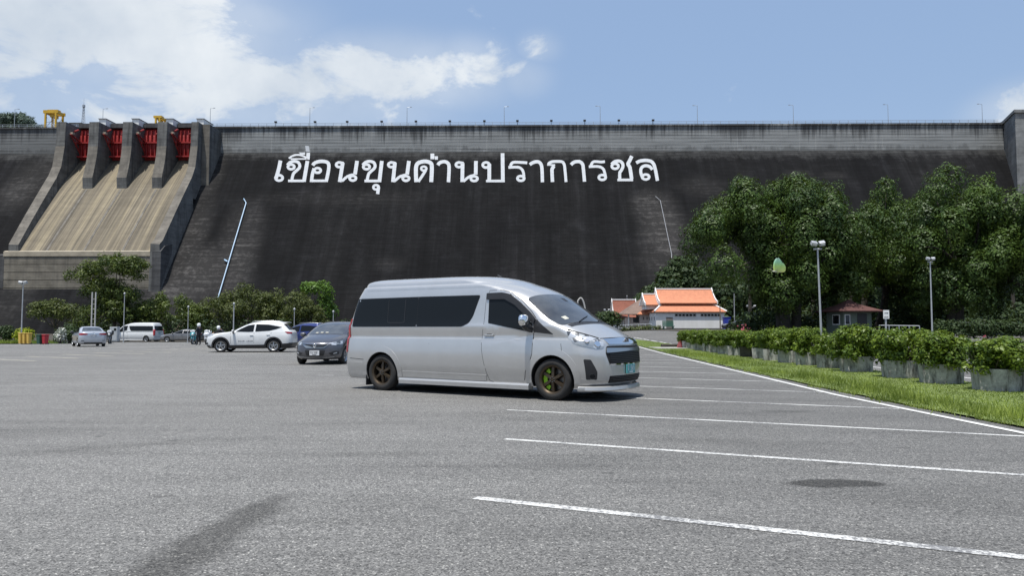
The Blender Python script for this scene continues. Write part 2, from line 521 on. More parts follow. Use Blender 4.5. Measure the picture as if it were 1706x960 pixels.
# grassy bank at the far left
m_lawn = mat('lawn_turf', (0.07, 0.12, 0.022), 0.95, vary=0.4, scale=1.5)
sheet('lawn', lambda u, v: (u, v), [-160, -120, -90, -75, -66, -60, -56, -53, -50, -47, -43], [67.5, 70, 73, 76], 0.05, m_lawn, kind='structure')
def lawn_s(N): return rng.uniform(-66, -44.5, N), 67.6 + rng.uniform(0, 1, N) ** 2 * 8
grass('lawn_grass', 16000, lawn_s, 0.12, 0.3, 0.03, m_grass, rng, 0.04)

# ================================================================== DAM
DC, DK = 262.0, -0.0179
DAM = thing('dam', (0, DC, 0), 'tall grey concrete dam stained black, white Thai lettering across its sloping face', 'dam', math.atan(DK))
DM = DAM.matrix_basis.inverted()
DO = DM @ CAMP
def dl(px, py, y):
    """dam-local point on the upright plane at depth y"""
    d = DM.to_3x3() @ ray(px, py)
    return DO + d * ((y - DO.y) / d.y)
ZB, SL, ZT = 64.2, 0.72, 73.8
def dslope(px, py, lift=0.0):
    d = DM.to_3x3() @ ray(px, py)              # y = -(ZB - z) * SL
    s = (-(ZB - DO.z) * SL - DO.y - lift) / (d.y - d.z * SL)
    return DO + d * s
ST, RY = 0.6, 0.17
def face_y(z):
    """depth of the stepped face at height z"""
    i = math.floor((ZB - z) / ST); f = (ZB - z) / ST - i
    return -(i * ST * SL) - f * RY

m_face, t, b = newmat('algae_black_concrete')
o = t.coord('Object'); xyz = t.sep(o)
n1 = t.noise(t.mapping(o, (0, 0, 0), (0, 0, 0), (1, 0.3, 0.45)), 0.045, 6, 0.62)
n2 = t.noise(t.mapping(o, (0, 0, 0), (0, 0, 0), (0.10, 0.5, 1.6)), 0.9, 5, 0.7)
n3 = t.noise(o, 0.7, 5, 0.7)
br = t.node('ShaderNodeTexBrick'); t.l.new(t.comb(xyz[0], xyz[2], 0.0), br.inputs[0])
br.inputs['Scale'].default_value = 1.0; br.inputs['Brick Width'].default_value = 3.2; br.inputs['Row Height'].default_value = ST
br.inputs['Mortar Size'].default_value = 0.05
for i, c in enumerate((0.86, 1.18)): br.inputs[1 + i].default_value = (c, c, c, 1)
br.inputs[3].default_value = (0.5, 0.5, 0.5, 1)
col = t.ramp(n1, [(0.30, (0.0085, 0.0086, 0.0098)), (0.55, (0.0138, 0.0136, 0.0144)), (0.78, (0.0245, 0.0238, 0.0238))])
col = t.mix(1.0, col, t.ramp(n2, [(0.25, 0.78), (0.6, 1.02), (0.8, 1.45)]), 'MULTIPLY')
col = t.mix(1.0, col, br.outputs[0], 'MULTIPLY')
drip = t.noise(t.mapping(o, (3, 0, 0), (0, 0, 0), (1, 0.05, 0.04)), 0.33, 6, 0.7)
col = t.mix(1.0, col, t.ramp(drip, [(0.28, 0.62), (0.52, 1.0), (0.72, 1.75)]), 'MULTIPLY')
blo = t.noise(t.mapping(o, (8, 0, 0), (0, 0, 0), (1, 0.6, 1)), 0.11, 7, 0.72)
col = t.mix(1.0, col, t.ramp(blo, [(0.30, 0.65), (0.55, 1.0), (0.72, 1.8)]), 'MULTIPLY')
pale = None
for px, py, rx, rz, amp in ((330, 455, 14, 12, 1.0), (385, 440, 9, 18, 0.9), (300, 480, 14, 10, 1.0), (405, 375, 8, 12, 0.55), (318, 400, 6, 22, 0.75), (350, 300, 5, 14, 0.6), (1105, 385, 9, 15, 1.0), (1090, 345, 9, 8, 0.85), (1098, 425, 8, 12, 0.6),
                         (650, 440, 6, 3, 0.25), (1170, 310, 10, 5, 0.35), (1330, 290, 6, 2, 0.35), (1390, 292, 5, 2, 0.35), (35, 315, 9, 10, 0.65), (60, 290, 10, 8, 0.5), (20, 500, 8, 26, 0.35), (560, 330, 40, 4, 0.2)):
    p = dslope(px, py)
    v = t.mapping(o, (p.x, 0, p.z), (0, 0, 0), (rx, 1e4, rz), 'TEXTURE')
    q = t.math('MULTIPLY', t.mrange(t.length(v), 0.2, 1.2, 1, 0, True), amp)
    pale = q if pale is None else t.math('MAXIMUM', pale, q)
blot = t.mrange(t.math('ADD', t.math('MULTIPLY', n3, 0.8), t.math('MULTIPLY', n2, 0.9)), 0.84, 1.10, 0, 1)
pale = t.math('MULTIPLY', pale, t.math('ADD', t.math('MULTIPLY', blot, 0.85), 0.32), None, True)
col = t.mix(pale, col, (0.120, 0.113, 0.107))
# runs of lighter lime just below the crest wall
lime = t.math('MULTIPLY', t.mrange(t.math('ADD', xyz[2], t.math('MULTIPLY', t.noise(t.mapping(o, (0, 0, 0), (0, 0, 0), (1, 1, 0.02)), 0.35, 5, 0.7), 9)), ZB + 0.8, ZB + 5.8, 0, 1), t.mrange(n2, 0.35, 0.7, 0.25, 1))
col = t.mix(t.math('MULTIPLY', lime, 0.8), col, (0.15, 0.15, 0.145))
t.l.new(col, b.inputs['Base Color']); b.inputs['Roughness'].default_value = 0.9; b.inputs['Specular IOR Level'].default_value = 0.2

m_crest, t, b = newmat('streaked_crest_concrete')
o = t.coord('Object'); xyz = t.sep(o)
st1 = t.noise(t.mapping(o, (0, 0, 0), (0, 0, 0), (1, 0.2, 0.035)), 0.75, 6, 0.72)
st2 = t.noise(t.mapping(o, (9, 0, 0), (0, 0, 0), (1, 0.2, 0.02)), 0.10, 4, 0.6)
hz_ = t.noise(t.mapping(o, (0, 0, 0), (0, 0, 0), (0.04, 0.2, 1.0)), 1.6, 4, 0.7)
top = t.mrange(xyz[2], ZB, ZT, 0.0, 1.0)
rag = t.noise(t.mapping(o, (0, 0, 0), (0, 0, 0), (1, 0.2, 0.05)), 0.28, 5, 0.7)
dk = t.mrange(t.math('ADD', t.math('ADD', t.math('MULTIPLY', top, 0.36), t.math('MULTIPLY', st1, 0.75)), t.math('MULTIPLY', st2, 0.5)), 0.79, 1.02, 0, 1, True)
low = t.mrange(t.math('ADD', top, t.math('MULTIPLY', t.math('SUBTRACT', rag, 0.5), 0.9)), 0.02, 0.20, 1, 0, True)
col = t.ramp(hz_, [(0.25, (0.15, 0.155, 0.155)), (0.5, (0.26, 0.268, 0.265)), (0.75, (0.37, 0.378, 0.37))])
wl = t.mrange(t.noise(t.mapping(o, (4, 0, 0), (0, 0, 0), (1, 0.2, 0.02)), 1.1, 3, 0.6), 0.62, 0.72, 0, 1)
col = t.mix(t.math('MULTIPLY', wl, 0.45), col, (0.42, 0.42, 0.40))
col = t.mix(t.math('MULTIPLY', dk, 0.85), col, (0.035, 0.035, 0.037))
col = t.mix(t.math('MULTIPLY', low, 0.45), col, (0.06, 0.06, 0.06))
leftd = t.mrange(xyz[0], -165, -120, 0.45, 0.0)
col = t.mix(leftd, col, (0.06, 0.06, 0.06))
t.l.new(col, b.inputs['Base Color']); b.inputs['Roughness'].default_value = 0.9; b.inputs['Specular IOR Level'].default_value = 0.2

def conc(name, c0, c1, streak=0.5, zs=0.05, bands=True):
    m, t, b = newmat(name)
    o = t.coord('Object'); xyz = t.sep(o)
    s1 = t.noise(t.mapping(o, (0, 0, 0), (0, 0, 0), (1, 1, zs)), 0.8, 6, 0.7)
    s2 = t.noise(t.mapping(o, (0, 0, 0), (0, 0, 0), (0.1, 0.1, 1)), 1.3, 5, 0.7)
    c = t.ramp(s2, [(0.25, c0), (0.75, c1)])
    c = t.mix(t.math('MULTIPLY', t.mrange(s1, 0.48, 0.68, 0, 1), streak), c, (0.04, 0.04, 0.04))
    n = t.noise(o, 0.25, 5, 0.65)
    c = t.mix(1.0, c, t.ramp(n, [(0.3, 0.65), (0.7, 1.2)]), 'MULTIPLY')
    t.l.new(c, b.inputs['Base Color']); b.inputs['Roughness'].default_value = 0.9; b.inputs['Specular IOR Level'].default_value = 0.2
    return m
m_pier = conc('pier_concrete', (0.10, 0.10, 0.098), (0.20, 0.20, 0.19), 0.75)
m_nose = conc('weathered_training_wall', (0.13, 0.12, 0.105), (0.22, 0.20, 0.17), 0.35)
m_dark = conc('dark_wall_concrete', (0.05, 0.05, 0.052), (0.13, 0.13, 0.13), 0.7)
m_sill = mat('pale_lip_concrete', (0.34, 0.30, 0.23), 0.9, vary=0.2, scale=0.5)
m_endw = conc('end_wall_concrete', (0.15, 0.138, 0.115), (0.26, 0.235, 0.19), 0.35, 0.03)

XL, XR = -300.0, 172.0
prof = []
z = ZB; y = 0.0
while z > -3:
    prof.append((y, z)); prof.append((y - RY, z - ST)); z -= ST; y -= ST * SL
    prof.append((y, z))
bm = bmesh.new()
cols = [XL + (XR + 130 - XL) * i / 12 for i in range(13)]
rows = [[bm.verts.new((x, y, z)) for y, z in prof] for x in cols]
for a_, b_ in zip(rows, rows[1:]):
    for i in range(len(prof) - 1): bm.faces.new((a_[i], b_[i], b_[i + 1], a_[i + 1]))
for f in bm.faces:
    f.normal_update()
    if f.normal.y > 0.01 or (abs(f.normal.y) < 0.01 and f.normal.z < 0): f.normal_flip()
done(bm, 'stepped_face', DAM, m_face, recalc=False)

# crest wall in lifts with recessed joints
bm = bmesh.new()
pr = [(6, ZB - 0.02), (-0.05, ZB - 0.02)]
z = ZB; k = 0
while z < ZT - 1.0:
    h = 1.15; d = 0.03 * (k % 2)
    pr += [(-0.05 - d, z), (-0.05 - d, z + h - 0.10), (0.10, z + h - 0.10), (0.10, z + h)]
    z += h; k += 1
pr += [(0.05, z), (0.05, ZT - 0.75), (-0.45, ZT - 0.6), (-0.45, ZT), (6, ZT)]
prism_x(bm, pr, XL, XR + 1)
done(bm, 'crest_wall', DAM, m_crest)
# abutment block at the right end, standing proud of the face
bm = bmesh.new()
pA = dl(1672, 205, 0.0); yb = -14.0
pB = dl(1691, 195, yb); pC = dl(1690, 290, yb)
zt = pA.z + 0.6
poly = [(pA.x, 0.2), (pB.x, yb), (pB.x + 60, yb), (pB.x + 60, 8), (pA.x, 8)]
for z0, z1, g in ((46.0, zt - 1.0, 0.0), (zt - 1.0, zt, 0.5)):
    P = [Vector((x - (g if i in (0, 1) else 0), y - (g if i in (1, 2) else 0), z0)) for i, (x, y) in enumerate(poly)]
    prism(bm, P, (0, 0, z1 - z0))
done(bm, 'abutment', DAM, conc('abutment_concrete', (0.16, 0.165, 0.165), (0.28, 0.285, 0.28), 0.45))

# painted Thai lettering, laid on the steps
m_letter, t, b = newmat('white_letter_paint')
o = t.coord('Object')
n = t.noise(t.mapping(o, (0, 0, 0), (0, 0, 0), (0.5, 1, 2)), 1.6, 6, 0.75)
t.l.new(t.ramp(n, [(0.25, (0.16, 0.165, 0.17)), (0.36, (0.52, 0.54, 0.55)), (0.55, (0.66, 0.68, 0.70)), (0.72, (0.74, 0.75, 0.76))]), b.inputs['Base Color'])
b.inputs['Roughness'].default_value = 0.8
def ring(cx, cy, rx=72, ry=58, wid=42, n=18):
    return ('R', cx, cy, rx, ry, wid, n)
def st(wid, *p): return ('S', wid, p)
O1, O2, O3, O4 = 445, 615, 785, 935
KHO = lambda dx: [ring(378 + dx, 405), st(46, (318 + dx, 378), (365 + dx, 332), (430 + dx, 318), (490 + dx, 335), (515 + dx, 385), (500 + dx, 430), (440 + dx, 485), (408 + dx, 530), (385 + dx, 640))]
NO = lambda a, b_, c, d: [ring(a, 372), st(58, (b_, 345), (c, 645)), ('Q', ((a - 10, 312), (b_ + 12, 325), (b_ + 30, 350), (b_ - 20, 352)))] + d
LETTERS = [
    (O1, [st(58, (210, 305), (182, 440), (140, 585)), ring(188, 580, 78, 64)]),
    (O1, KHO(0) + [st(40, (330, 626), (585, 626)), st(58, (636, 312), (580, 640))]),
    (O1, [st(30, (342, 272), (400, 232), (480, 215), (560, 230), (630, 268)), st(22, (370, 281), (640, 281)), ('Q', ((500, 178), (600, 178), (600, 212), (530, 212)))]),
    (O1, [st(60, (655, 95), (648, 172)), st(56, (650, 180), (642, 292))]),
    (O1, [ring(795, 462), st(52, (742, 430), (715, 520), (698, 645)), st(40, (676, 625), (935, 625)), st(54, (930, 640), (958, 520), (975, 390), (950, 335), (880, 318), (800, 325), (745, 350), (720, 382))]),
    (O1, NO(1140, 1193, 1145, [st(42, (1180, 632), (1250, 570), (1310, 540), (1375, 528)), ring(1352, 585, 72, 58), st(58, (1420, 310), (1388, 525))])),
    (O1, KHO(1190) + [st(40, (1537, 628), (1790, 628)), st(58, (1811, 312), (1772, 645))]),
    (O2, [ring(108, 728, 62, 54, 38), st(52, (148, 725), (133, 835))]),
    (O2, NO(352, 406, 375, [st(42, (400, 632), (470, 570), (530, 543), (590, 530)), ring(580, 588, 72, 58), st(58, (628, 312), (600, 525))])),
    (O2, [ring(862, 432, 60, 50, 36), st(44, (895, 455), (840, 545), (775, 640)), st(62, (744, 645), (738, 520), (742, 400), (775, 345), (850, 322), (925, 325), (978, 355), (990, 430), (980, 645))]),
    (O2, [st(60, (998, 195), (998, 285)), ('Q', ((1030, 238), (1085, 238), (1085, 292), (1040, 292)))]),
    (O2, [st(54, (1085, 378), (1115, 340), (1185, 322), (1240, 345), (1262, 410), (1252, 648))]),
    (O2, NO(1420, 1475, 1470, [st(42, (1490, 634), (1560, 575), (1610, 550), (1670, 535)), ring(1658, 592, 74, 58), st(58, (1686, 312), (1683, 530))])),
    (O3, [ring(235, 375, 74, 62), st(58, (286, 360), (285, 612)), st(40, (234, 629), (530, 629)), st(58, (495, 188), (500, 612))]),
    (O3, [st(44, (885, 340), (800, 335), (660, 335), (620, 390)), st(42, (588, 414), (735, 410), (800, 445), (828, 510), (832, 595)), ring(784, 588, 75, 58)]),
    (O3, [st(52, (925, 370), (980, 335), (1055, 325), (1100, 360), (1118, 440), (1125, 648))]),
    (O3, [st(30, (1200, 372), (1325, 378)), st(44, (1215, 362), (1275, 325), (1420, 322), (1465, 360), (1480, 440), (1498, 645)), st(54, (1310, 392), (1278, 440), (1278, 520), (1284, 645))]),
    (O4, [st(52, (155, 372), (205, 330), (285, 322), (335, 360), (350, 440), (368, 640))]),
    (O4, [st(42, (690, 322), (630, 328), (510, 325), (468, 385)), st(42, (436, 402), (585, 400), (660, 435), (690, 510), (702, 580)), ring(648, 572, 76, 60)]),
    (O4, [ring(852, 395, 74, 62), st(48, (795, 365), (845, 322), (915, 312), (965, 345), (975, 400), (950, 460), (925, 500), (925, 595)), st(38, (888, 612), (1135, 612)), st(56, (1112, 595), (1085, 420), (1055, 362), (1080, 310), (1115, 235))]),
    (O4, [st(52, (1185, 342), (1260, 308), (1380, 306), (1450, 345), (1485, 440), (1520, 625)), st(48, (1440, 450), (1395, 400), (1320, 388), (1265, 425), (1258, 500), (1290, 590)), ring(1335, 565, 76, 60)]),
]
def zoom_pt(ox, zx, zy):
    return dslope(ox + zx / 9.478, 235 + zy / 9.478)
for ox, strokes in LETTERS:
    bmL = bmesh.new()
    for si, s in enumerate(strokes):
        bm = bmesh.new()
        if s[0] == 'R':
            _, cx, cy, rx, ry, wd, n = s
            a_ = []; b_ = []
            for i in range(n):
                c, q = math.cos(2 * PI * i / n), math.sin(2 * PI * i / n)
                a_.append(bm.verts.new((cx + c * rx, cy + q * ry, 0))); b_.append(bm.verts.new((cx + c * (rx - wd), cy + q * (ry - wd), 0)))
            for i in range(n):
                j = (i + 1) % n; bm.faces.new((a_[i], a_[j], b_[j], b_[i]))
        elif s[0] == 'S':
            L, Rr = ribbon(catmull(s[2], 4), s[1])
            a_ = [bm.verts.new(p) for p in L]; b_ = [bm.verts.new(p) for p in Rr]
            for i in range(len(L) - 1): bm.faces.new((a_[i], a_[i + 1], b_[i + 1], b_[i]))
        else:
            bm.faces.new([bm.verts.new((x, y, 0)) for x, y in s[1]])
        for v in bm.verts: v.co = zoom_pt(ox, v.co.x, v.co.y)
        zs = [v.co.z for v in bm.verts]
        i0, i1 = int((ZB - max(zs)) / ST), int((ZB - min(zs)) / ST) + 1
        for i in range(i0, i1 + 1):
            bmesh.ops.bisect_plane(bm, geom=bm.verts[:] + bm.edges[:] + bm.faces[:], plane_co=(0, 0, ZB - i * ST), plane_no=(0, 0, 1))
        for f in bm.faces:
            c = f.calc_center_median()
            i = math.floor((ZB - c.z) / ST)
            vs_ = []
            for v in f.verts:
                fr = (ZB - v.co.z) / ST - i
                yy = -(i * ST * SL) - fr * RY if i >= 0 else -0.08
                vs_.append(bmL.verts.new((v.co.x, yy - 0.035 - 0.012 * si, v.co.z)))
            g = bmL.faces.new(vs_); g.normal_update()
            if g.normal.y > 0: g.normal_flip()
        bm.free()
    bmesh.ops.remove_doubles(bmL, verts=bmL.verts, dist=1e-4)
    done(bmL, 'painted_letter', DAM, m_letter, recalc=False)

# spillway: chute, piers, gates, training walls, lip wall
YL, YG = -36.0, -4.0
ctop_l, ctop_r = dl(126, 257, YG), dl(316, 257, YG)
clip_l, clip_r = dl(40, 421, YL), dl(254, 421, YL)
m_chute, t, b = newmat('stained_chute_concrete')
o = t.coord('Object'); xyz = t.sep(o)
s1 = t.noise(t.mapping(o, (0, 0, 0), (0, 0, 0), (1, 0.012, 0.012)), 0.42, 5, 0.65)
s2 = t.noise(t.mapping(o, (7, 0, 0), (0, 0, 0), (1, 0.02, 0.02)), 1.6, 4, 0.7)
s3 = t.noise(t.mapping(o, (0, 0, 0), (0, 0, 0), (0.2, 1, 1)), 0.5, 5, 0.7)
c = t.ramp(s1, [(0.34, (0.085, 0.075, 0.060)), (0.52, (0.180, 0.153, 0.110)), (0.66, (0.315, 0.265, 0.175))])
c = t.mix(1.0, c, t.ramp(s2, [(0.3, 0.60), (0.7, 1.3)]), 'MULTIPLY')
c = t.mix(1.0, c, t.ramp(s3, [(0.3, 0.86), (0.7, 1.08)]), 'MULTIPLY')
jl = t.math('FRACT', t.math('MULTIPLY', xyz[2], 1 / 2.4))
c = t.mix(t.math('MULTIPLY', t.mrange(jl, 0.0, 0.06, 1, 0), 0.25), c, (0.06, 0.055, 0.05))
t.l.new(c, b.inputs['Base Color']); b.inputs['Roughness'].default_value = 0.85; b.inputs['Specular IOR Level'].default_value = 0.3
zc0, zc1 = 60.6, clip_l.z
def chute_z(y):
    u = (YG - y) / (YG - YL)
    return zc0 + (zc1 - zc0) * (0.92 * u + 0.08 * u * u)
x0, x1 = min(ctop_l.x, clip_l.x), max(ctop_r.x, clip_r.x)
chp = [(2.0, zc0 + 0.4)] + [(YG + (YL - YG) * i / 10, chute_z(YG + (YL - YG) * i / 10)) for i in range(11)]
bm = bmesh.new()
low = [(YL, zc1 - 3), (2.0, zc0 - 12)]
prism_x(bm, chp + low, x0, x1)
done(bm, 'spillway_chute', DAM, m_chute)
# dark flow joints running down from the pier noses
PX = [(95, 110), (149, 165), (205, 221), (263, 279), (319, 331)]
YP, YN = -12.6, -15.6
piers = []
for i, (a_, b_) in enumerate(PX):
    pa, pb = dl(a_, 203, YP), dl(b_, 203, YP)
    ztp = pa.z
    zk = dl(a_, 243, YP - 0.6).z
    zn = dl(150, 296, YN).z
    if i in (0, 4): continue
    bm = bmesh.new()
    prism_x(bm, [(4, 50), (4, ztp), (YP, ztp), (YP - 0.3, zk)] + [(YP - 0.3 + (YN - YP + 0.3) * q ** 1.5, zk + (zn - zk) * q) for q in (0.2, 0.4, 0.6, 0.8, 1.0)] + [(YN + 0.5, zn - 6.5), (YN + 6, zn - 9)], pa.x, pb.x)
    pr_ = done(bm, 'pier', DAM, [m_pier, m_nose]); piers.append((pa.x, pb.x, ztp, pr_))
    for f in pr_.data.polygons:
        if f.normal.y < -0.3 and f.center.z < zk + 0.5 and f.center.z > zn: f.material_index = 1
    bm = bmesh.new()
    xa, xb = (pa.x + pb.x) / 2 - 0.35, (pa.x + pb.x) / 2 + 0.35
    n = 8
    y_a, y_b = YN - 0.1, YL + 0.4
    P = [(y_a + (y_b - y_a) * q / n) for q in range(n + 1)]
    prism_x(bm, [(y, chute_z(y) + 0.12) for y in P] + [(y, chute_z(y) - 0.5) for y in P[::-1]], xa, xb)
    done(bm, 'divider_joint', DAM, m_nose)
# outer piers that run down as training walls
for side, (pxa, pxb), ex in ((0, PX[0], (14, 30)), (1, PX[4], (253, 268))):
    pa, pb = dl(pxa, 203, YP), dl(pxb, 203, YP)
    ztp = pa.z; zk = dl(pxa, 243, YP - 0.6).z
    bm = bmesh.new()
    prism_x(bm, [(4, 45), (4, ztp), (YP, ztp), (YP - 0.3, zk), (YP - 1.8, zk - 7.5), (YP - 4, chute_z(YP - 4) + 5.0), (YP - 4, 45)], pa.x, pb.x)
    if side: prism_x(bm, [(4.0, 45), (4.0, ztp - 0.01), (YP + 3, ztp - 0.01), (YP + 3, 45)], pb.x + 0.002, pb.x + 2.6)
    o = done(bm, 'pier', DAM, [m_pier, m_nose]); piers.append((pa.x, pb.x, ztp, o))
    for f in o.data.polygons:
        if f.normal.y < -0.3 and f.center.z < zk - 0.2: f.material_index = 1
    # training wall
    e0, e1 = dl(ex[0], 418, YL), dl(ex[1], 418, YL)
    bm = bmesh.new(); n = 10
    ya, yb_ = YP - 3.9, (YL if not side else YL - 1.0)
    A = []; B = []; C_ = []; D_ = []
    for q in range(n + 1):
        u = q / n; y = ya + (yb_ - ya) * u
        xa = pa.x + (e0.x - pa.x) * u; xb = pb.x + (e1.x - pb.x) * u
        zt_ = chute_z(max(y, YL)) + 5.2 - 2.6 * u
        zb_ = face_y and (ZB + y / SL) - 3
        A.append(bm.verts.new((xa, y, zt_))); B.append(bm.verts.new((xb, y, zt_ - 0.2))); C_.append(bm.verts.new((xb + 0.8, y, zb_))); D_.append(bm.verts.new((xa - 0.3, y, zb_)))
    for q in range(n):
        for s0, s1, mi in ((A, B, 1), (B, C_, 2), (C_, D_, 0), (D_, A, 0)):
            f = bm.faces.new((s0[q], s0[q + 1], s1[q + 1], s1[q])); f.material_index = mi
    for q in (0, n): bm.faces.new((A[q], B[q], C_[q], D_[q])).material_index = 2
    done(bm, 'training_wall', DAM, [m_dark, m_nose, m_pier])
# lip and end wall
wl_, wr_ = dl(9, 421, YL), dl(252, 421, YL)
zl = wl_.z
zbot = 9.0
bm = bmesh.new()
zz_ = zbot; k = 0
prw = [(YL + 8, zbot), (YL - 0.4, zbot)]
while zz_ < zl - 2.2:
    prw += [(YL - 0.4, zz_ + 0.08), (YL - 0.4, zz_ + 2.3), (YL - 0.22, zz_ + 2.3), (YL - 0.22, zz_ + 2.4)]; zz_ += 2.4
prw += [(YL - 0.4, zz_ + 0.05), (YL - 0.4, zl - 1.2), (YL + 8, zl - 1.2)]
prism_x(bm, prw, wl_.x, wr_.x)
done(bm, 'end_wall', DAM, m_endw)
bm = bmesh.new(); prism_x(bm, [(YL + 0.3, zl - 1.19), (YL - 0.62, zl - 1.19), (YL - 0.62, zl + 0.25), (YL + 0.3, zl + 0.6)], wl_.x - 0.2, wr_.x + 0.2)
done(bm, 'lip', DAM, m_sill)
rb0, rb1 = dl(253.5, 421, YL - 1.2), dl(268, 421, YL - 1.2)
bm = bmesh.new(); prism_x(bm, [(YL + 6, zl + 3.2), (YL + 1.5, zl + 2.2), (YL - 1.2, zl + 0.2), (YL - 1.2, 8), (YL + 6, 8)], rb0.x, rb1.x)
done(bm, 'training_wall', DAM, m_dark)
lb0, lb1 = dl(-14, 421, YL), dl(8, 421, YL)
bm = bmesh.new(); prism_x(bm, [(YL + 10, zl + 1), (YL - 0.2, zl - 0.8), (YL - 0.2, 8), (YL + 10, 8)], lb0.x, lb1.x)
done(bm, 'training_wall', DAM, m_dark)

# radial gates
m_red = mat('red_gate_paint', (0.33, 0.024, 0.022), 0.55, vary=0.25, scale=0.6)
m_redd = mat('dull_red_steel', (0.24, 0.02, 0.018), 0.6, vary=0.3, scale=0.6)
piers.sort(key=lambda q: q[0])
for (a0, a1, zt0, _), (b0, b1, zt1, _) in zip(piers, piers[1:]):
    g = sub('gate', DAM)
    xa, xb = a1 + 0.05, b0 - 0.05
    zb_, zt_ = zc0 + 0.15, ZT - 1.9
    bm = bmesh.new(); n = 8; P = []
    for q in range(n + 1):
        u = q / n; P.append((YG - 0.2 + 1.3 * (4 * (u - 0.5) ** 2) - 0.9, zb_ + (zt_ - zb_) * u))
    prism_x(bm, P + [(y + 0.5, z) for y, z in P[::-1]], xa, xb)
    done(bm, 'skin_plate', g, m_red)
    bm = bmesh.new()
    for u in (0.06, 0.5):
        z = zb_ + (zt_ - zb_) * u; box(bm, xa + 0.02, xb - 0.02, YG - 2.1, YG - 0.85, z, z + 0.5)
    for k in range(1, 6):
        x = xa + (xb - xa) * k / 6; box(bm, x - 0.13, x + 0.13, YG - 1.6, YG - 0.9, zb_ + 0.4, zt_ - 1)
    done(bm, 'girder', g, m_red)
    for x in (xa + 0.9, xb - 0.9):
        bm = bmesh.new()
        for z in (zb_ + 2.0, zt_ - 5.0): tube(bm, (x, YG - 1.6, z), (x, YP + 1.2, ZT - 5.5), 0.26, 0.22, 6)
        tube(bm, (x, YG - 4, zb_ + 3.8), (x, YG - 4, zt_ - 4.2), 0.22, n=6)
        tube(bm, (x, YG - 3, zt_ - 1), (x, YP + 3.5, ZT - 4.0), 0.3, n=6)
        done(bm, 'arm', g, m_redd)
    bm = bmesh.new()
    box(bm, a1 + 0.02, b0 - 0.02, -5.3, 3.0, ZT - 1.7, ZT - 0.1)
    done(bm, 'bridge_beam', DAM, m_dark)
    for bx_ in ((a1 + 0.02, a1 + 1.2, YP + 2.0, YP + 3.2), (b0 - 1.2, b0 - 0.02, YP + 4.0, YP + 5.2)):
        bm = bmesh.new(); box(bm, *bx_, ZT - 5.3, ZT - 4.6); done(bm, 'trunnion_platform', DAM, m_sill)
m_white = mat('white_wall_paint', (0.72, 0.72, 0.70), 0.7, vary=0.08, scale=1.0)
m_roofg = mat('grey_sheet_roof', (0.25, 0.26, 0.27), 0.6, vary=0.15)
for i, (a0, a1, zt0, _) in enumerate(piers[1:]):
    bm = bmesh.new(); box(bm, a1 - 2.7, a1 - 0.3, -8, -0.5, zt0 + 0.01, zt0 + 2.3)
    h_ = done(bm, 'hoist_house', DAM, m_white)
    bm = bmesh.new(); box(bm, a1 - 2.9, a1 - 0.1, -8.3, -0.2, zt0 + 2.303, zt0 + 2.5)
    done(bm, 'roof', h_, m_roofg)
# inclined drain pipes on the face
m_bpipe = mat('light_blue_pipe', (0.36, 0.52, 0.68), 0.5, vary=0.1)
m_gpipe = mat('grey_pipe', (0.30, 0.31, 0.33), 0.5, vary=0.1)
for pts, m, r, nm in (([(406, 331), (410, 338), (363, 497)], m_bpipe, 0.17, 'pale blue pipe'), ([(1092, 327), (1100, 334), (1119, 424), (1119, 430)], m_gpipe, 0.10, 'thin grey pipe')):
    bm = bmesh.new(); path_tube(bm, [dslope(x, y, 0.75) for x, y in pts], r, 6)
    done(bm, 'drain_pipe', DAM, m)
bm = bmesh.new(); path_tube(bm, [dslope(x, y, 0.7) for x, y in ((374, 433), (379, 436))], 0.28, 6); done(bm, 'pipe_branch', DAM, m_bpipe)

# ------------------------------------------------------------------ things on the crest
def dworld(p): return DAM.matrix_basis @ Vector(p)
m_galv = mat('galvanised_steel', (0.36, 0.38, 0.40), 0.45, 0.4, vary=0.12)
m_blk = mat('black_metal', (0.02, 0.02, 0.022), 0.5, vary=0.1)
rail = thing('crest_railing', dworld((0, 0.1, ZT)), 'long thin steel railing along the top of the dam', 'railing', math.atan(DK))
bm = bmesh.new()
for z in (0.55, 1.1): box(bm, XL, XR - 0.5, -0.05, 0.05, z - 0.05, z + 0.05)
done(bm, 'rail', rail, m_galv)
bm = bmesh.new(); box(bm, -0.06, 0.06, -0.06, 0.06, 0, 1.14)
post_me = None
k = 0; x = -190.0
while x < XR - 1:
    if post_me is None:
        o = done(bm, 'post', rail, m_galv); post_me = o.data
    else: o = link('post', post_me, rail)
    o.location = (x, 0, 0); x += 3.0
def crest_lamp(px, arm, lab):
    p = dl(px, 208, 2.0)
    o = thing('street_lamp', dworld((p.x, 2.0, ZT)), lab, 'street lamp', 0, 'street lamps along the dam crest')
    bm = bmesh.new(); tube(bm, (0, 0, 0), (0, 0, 7.3), 0.13, 0.07, 6); done(bm, 'pole', o, m_galv)
    bm = bmesh.new(); tube(bm, (0, 0, 7.28), (arm * 1.1, 0, 7.4), 0.06, 0.05, 6); done(bm, 'arm', o, m_galv)
    bm = bmesh.new(); box(bm, min(arm, arm * 1.7), max(arm, arm * 1.7), -0.15, 0.15, 7.32, 7.48, 0.04); done(bm, 'lamp_head', o, m_galv)
where = ['left of the tall yellow gantry crane', 'between the first two white hoist houses', 'just right of the last spillway pier', 'above the first raised letters of the lettering', 'above the second word of the lettering', 'above the middle of the lettering',
         'above the right part of the lettering', 'just right of the end of the lettering', 'above the left big trees', 'above the gap between the two big tree groups', 'last lamp before the right abutment']
for px, arm, wh in zip((24, 171, 350, 516, 678, 840, 1000, 1162, 1322, 1480, 1637), (1, 1, 1, 1, 1, 1, -1, -1, -1, -1, -1), where):
    crest_lamp(px, arm, 'thin crest street lamp ' + wh)
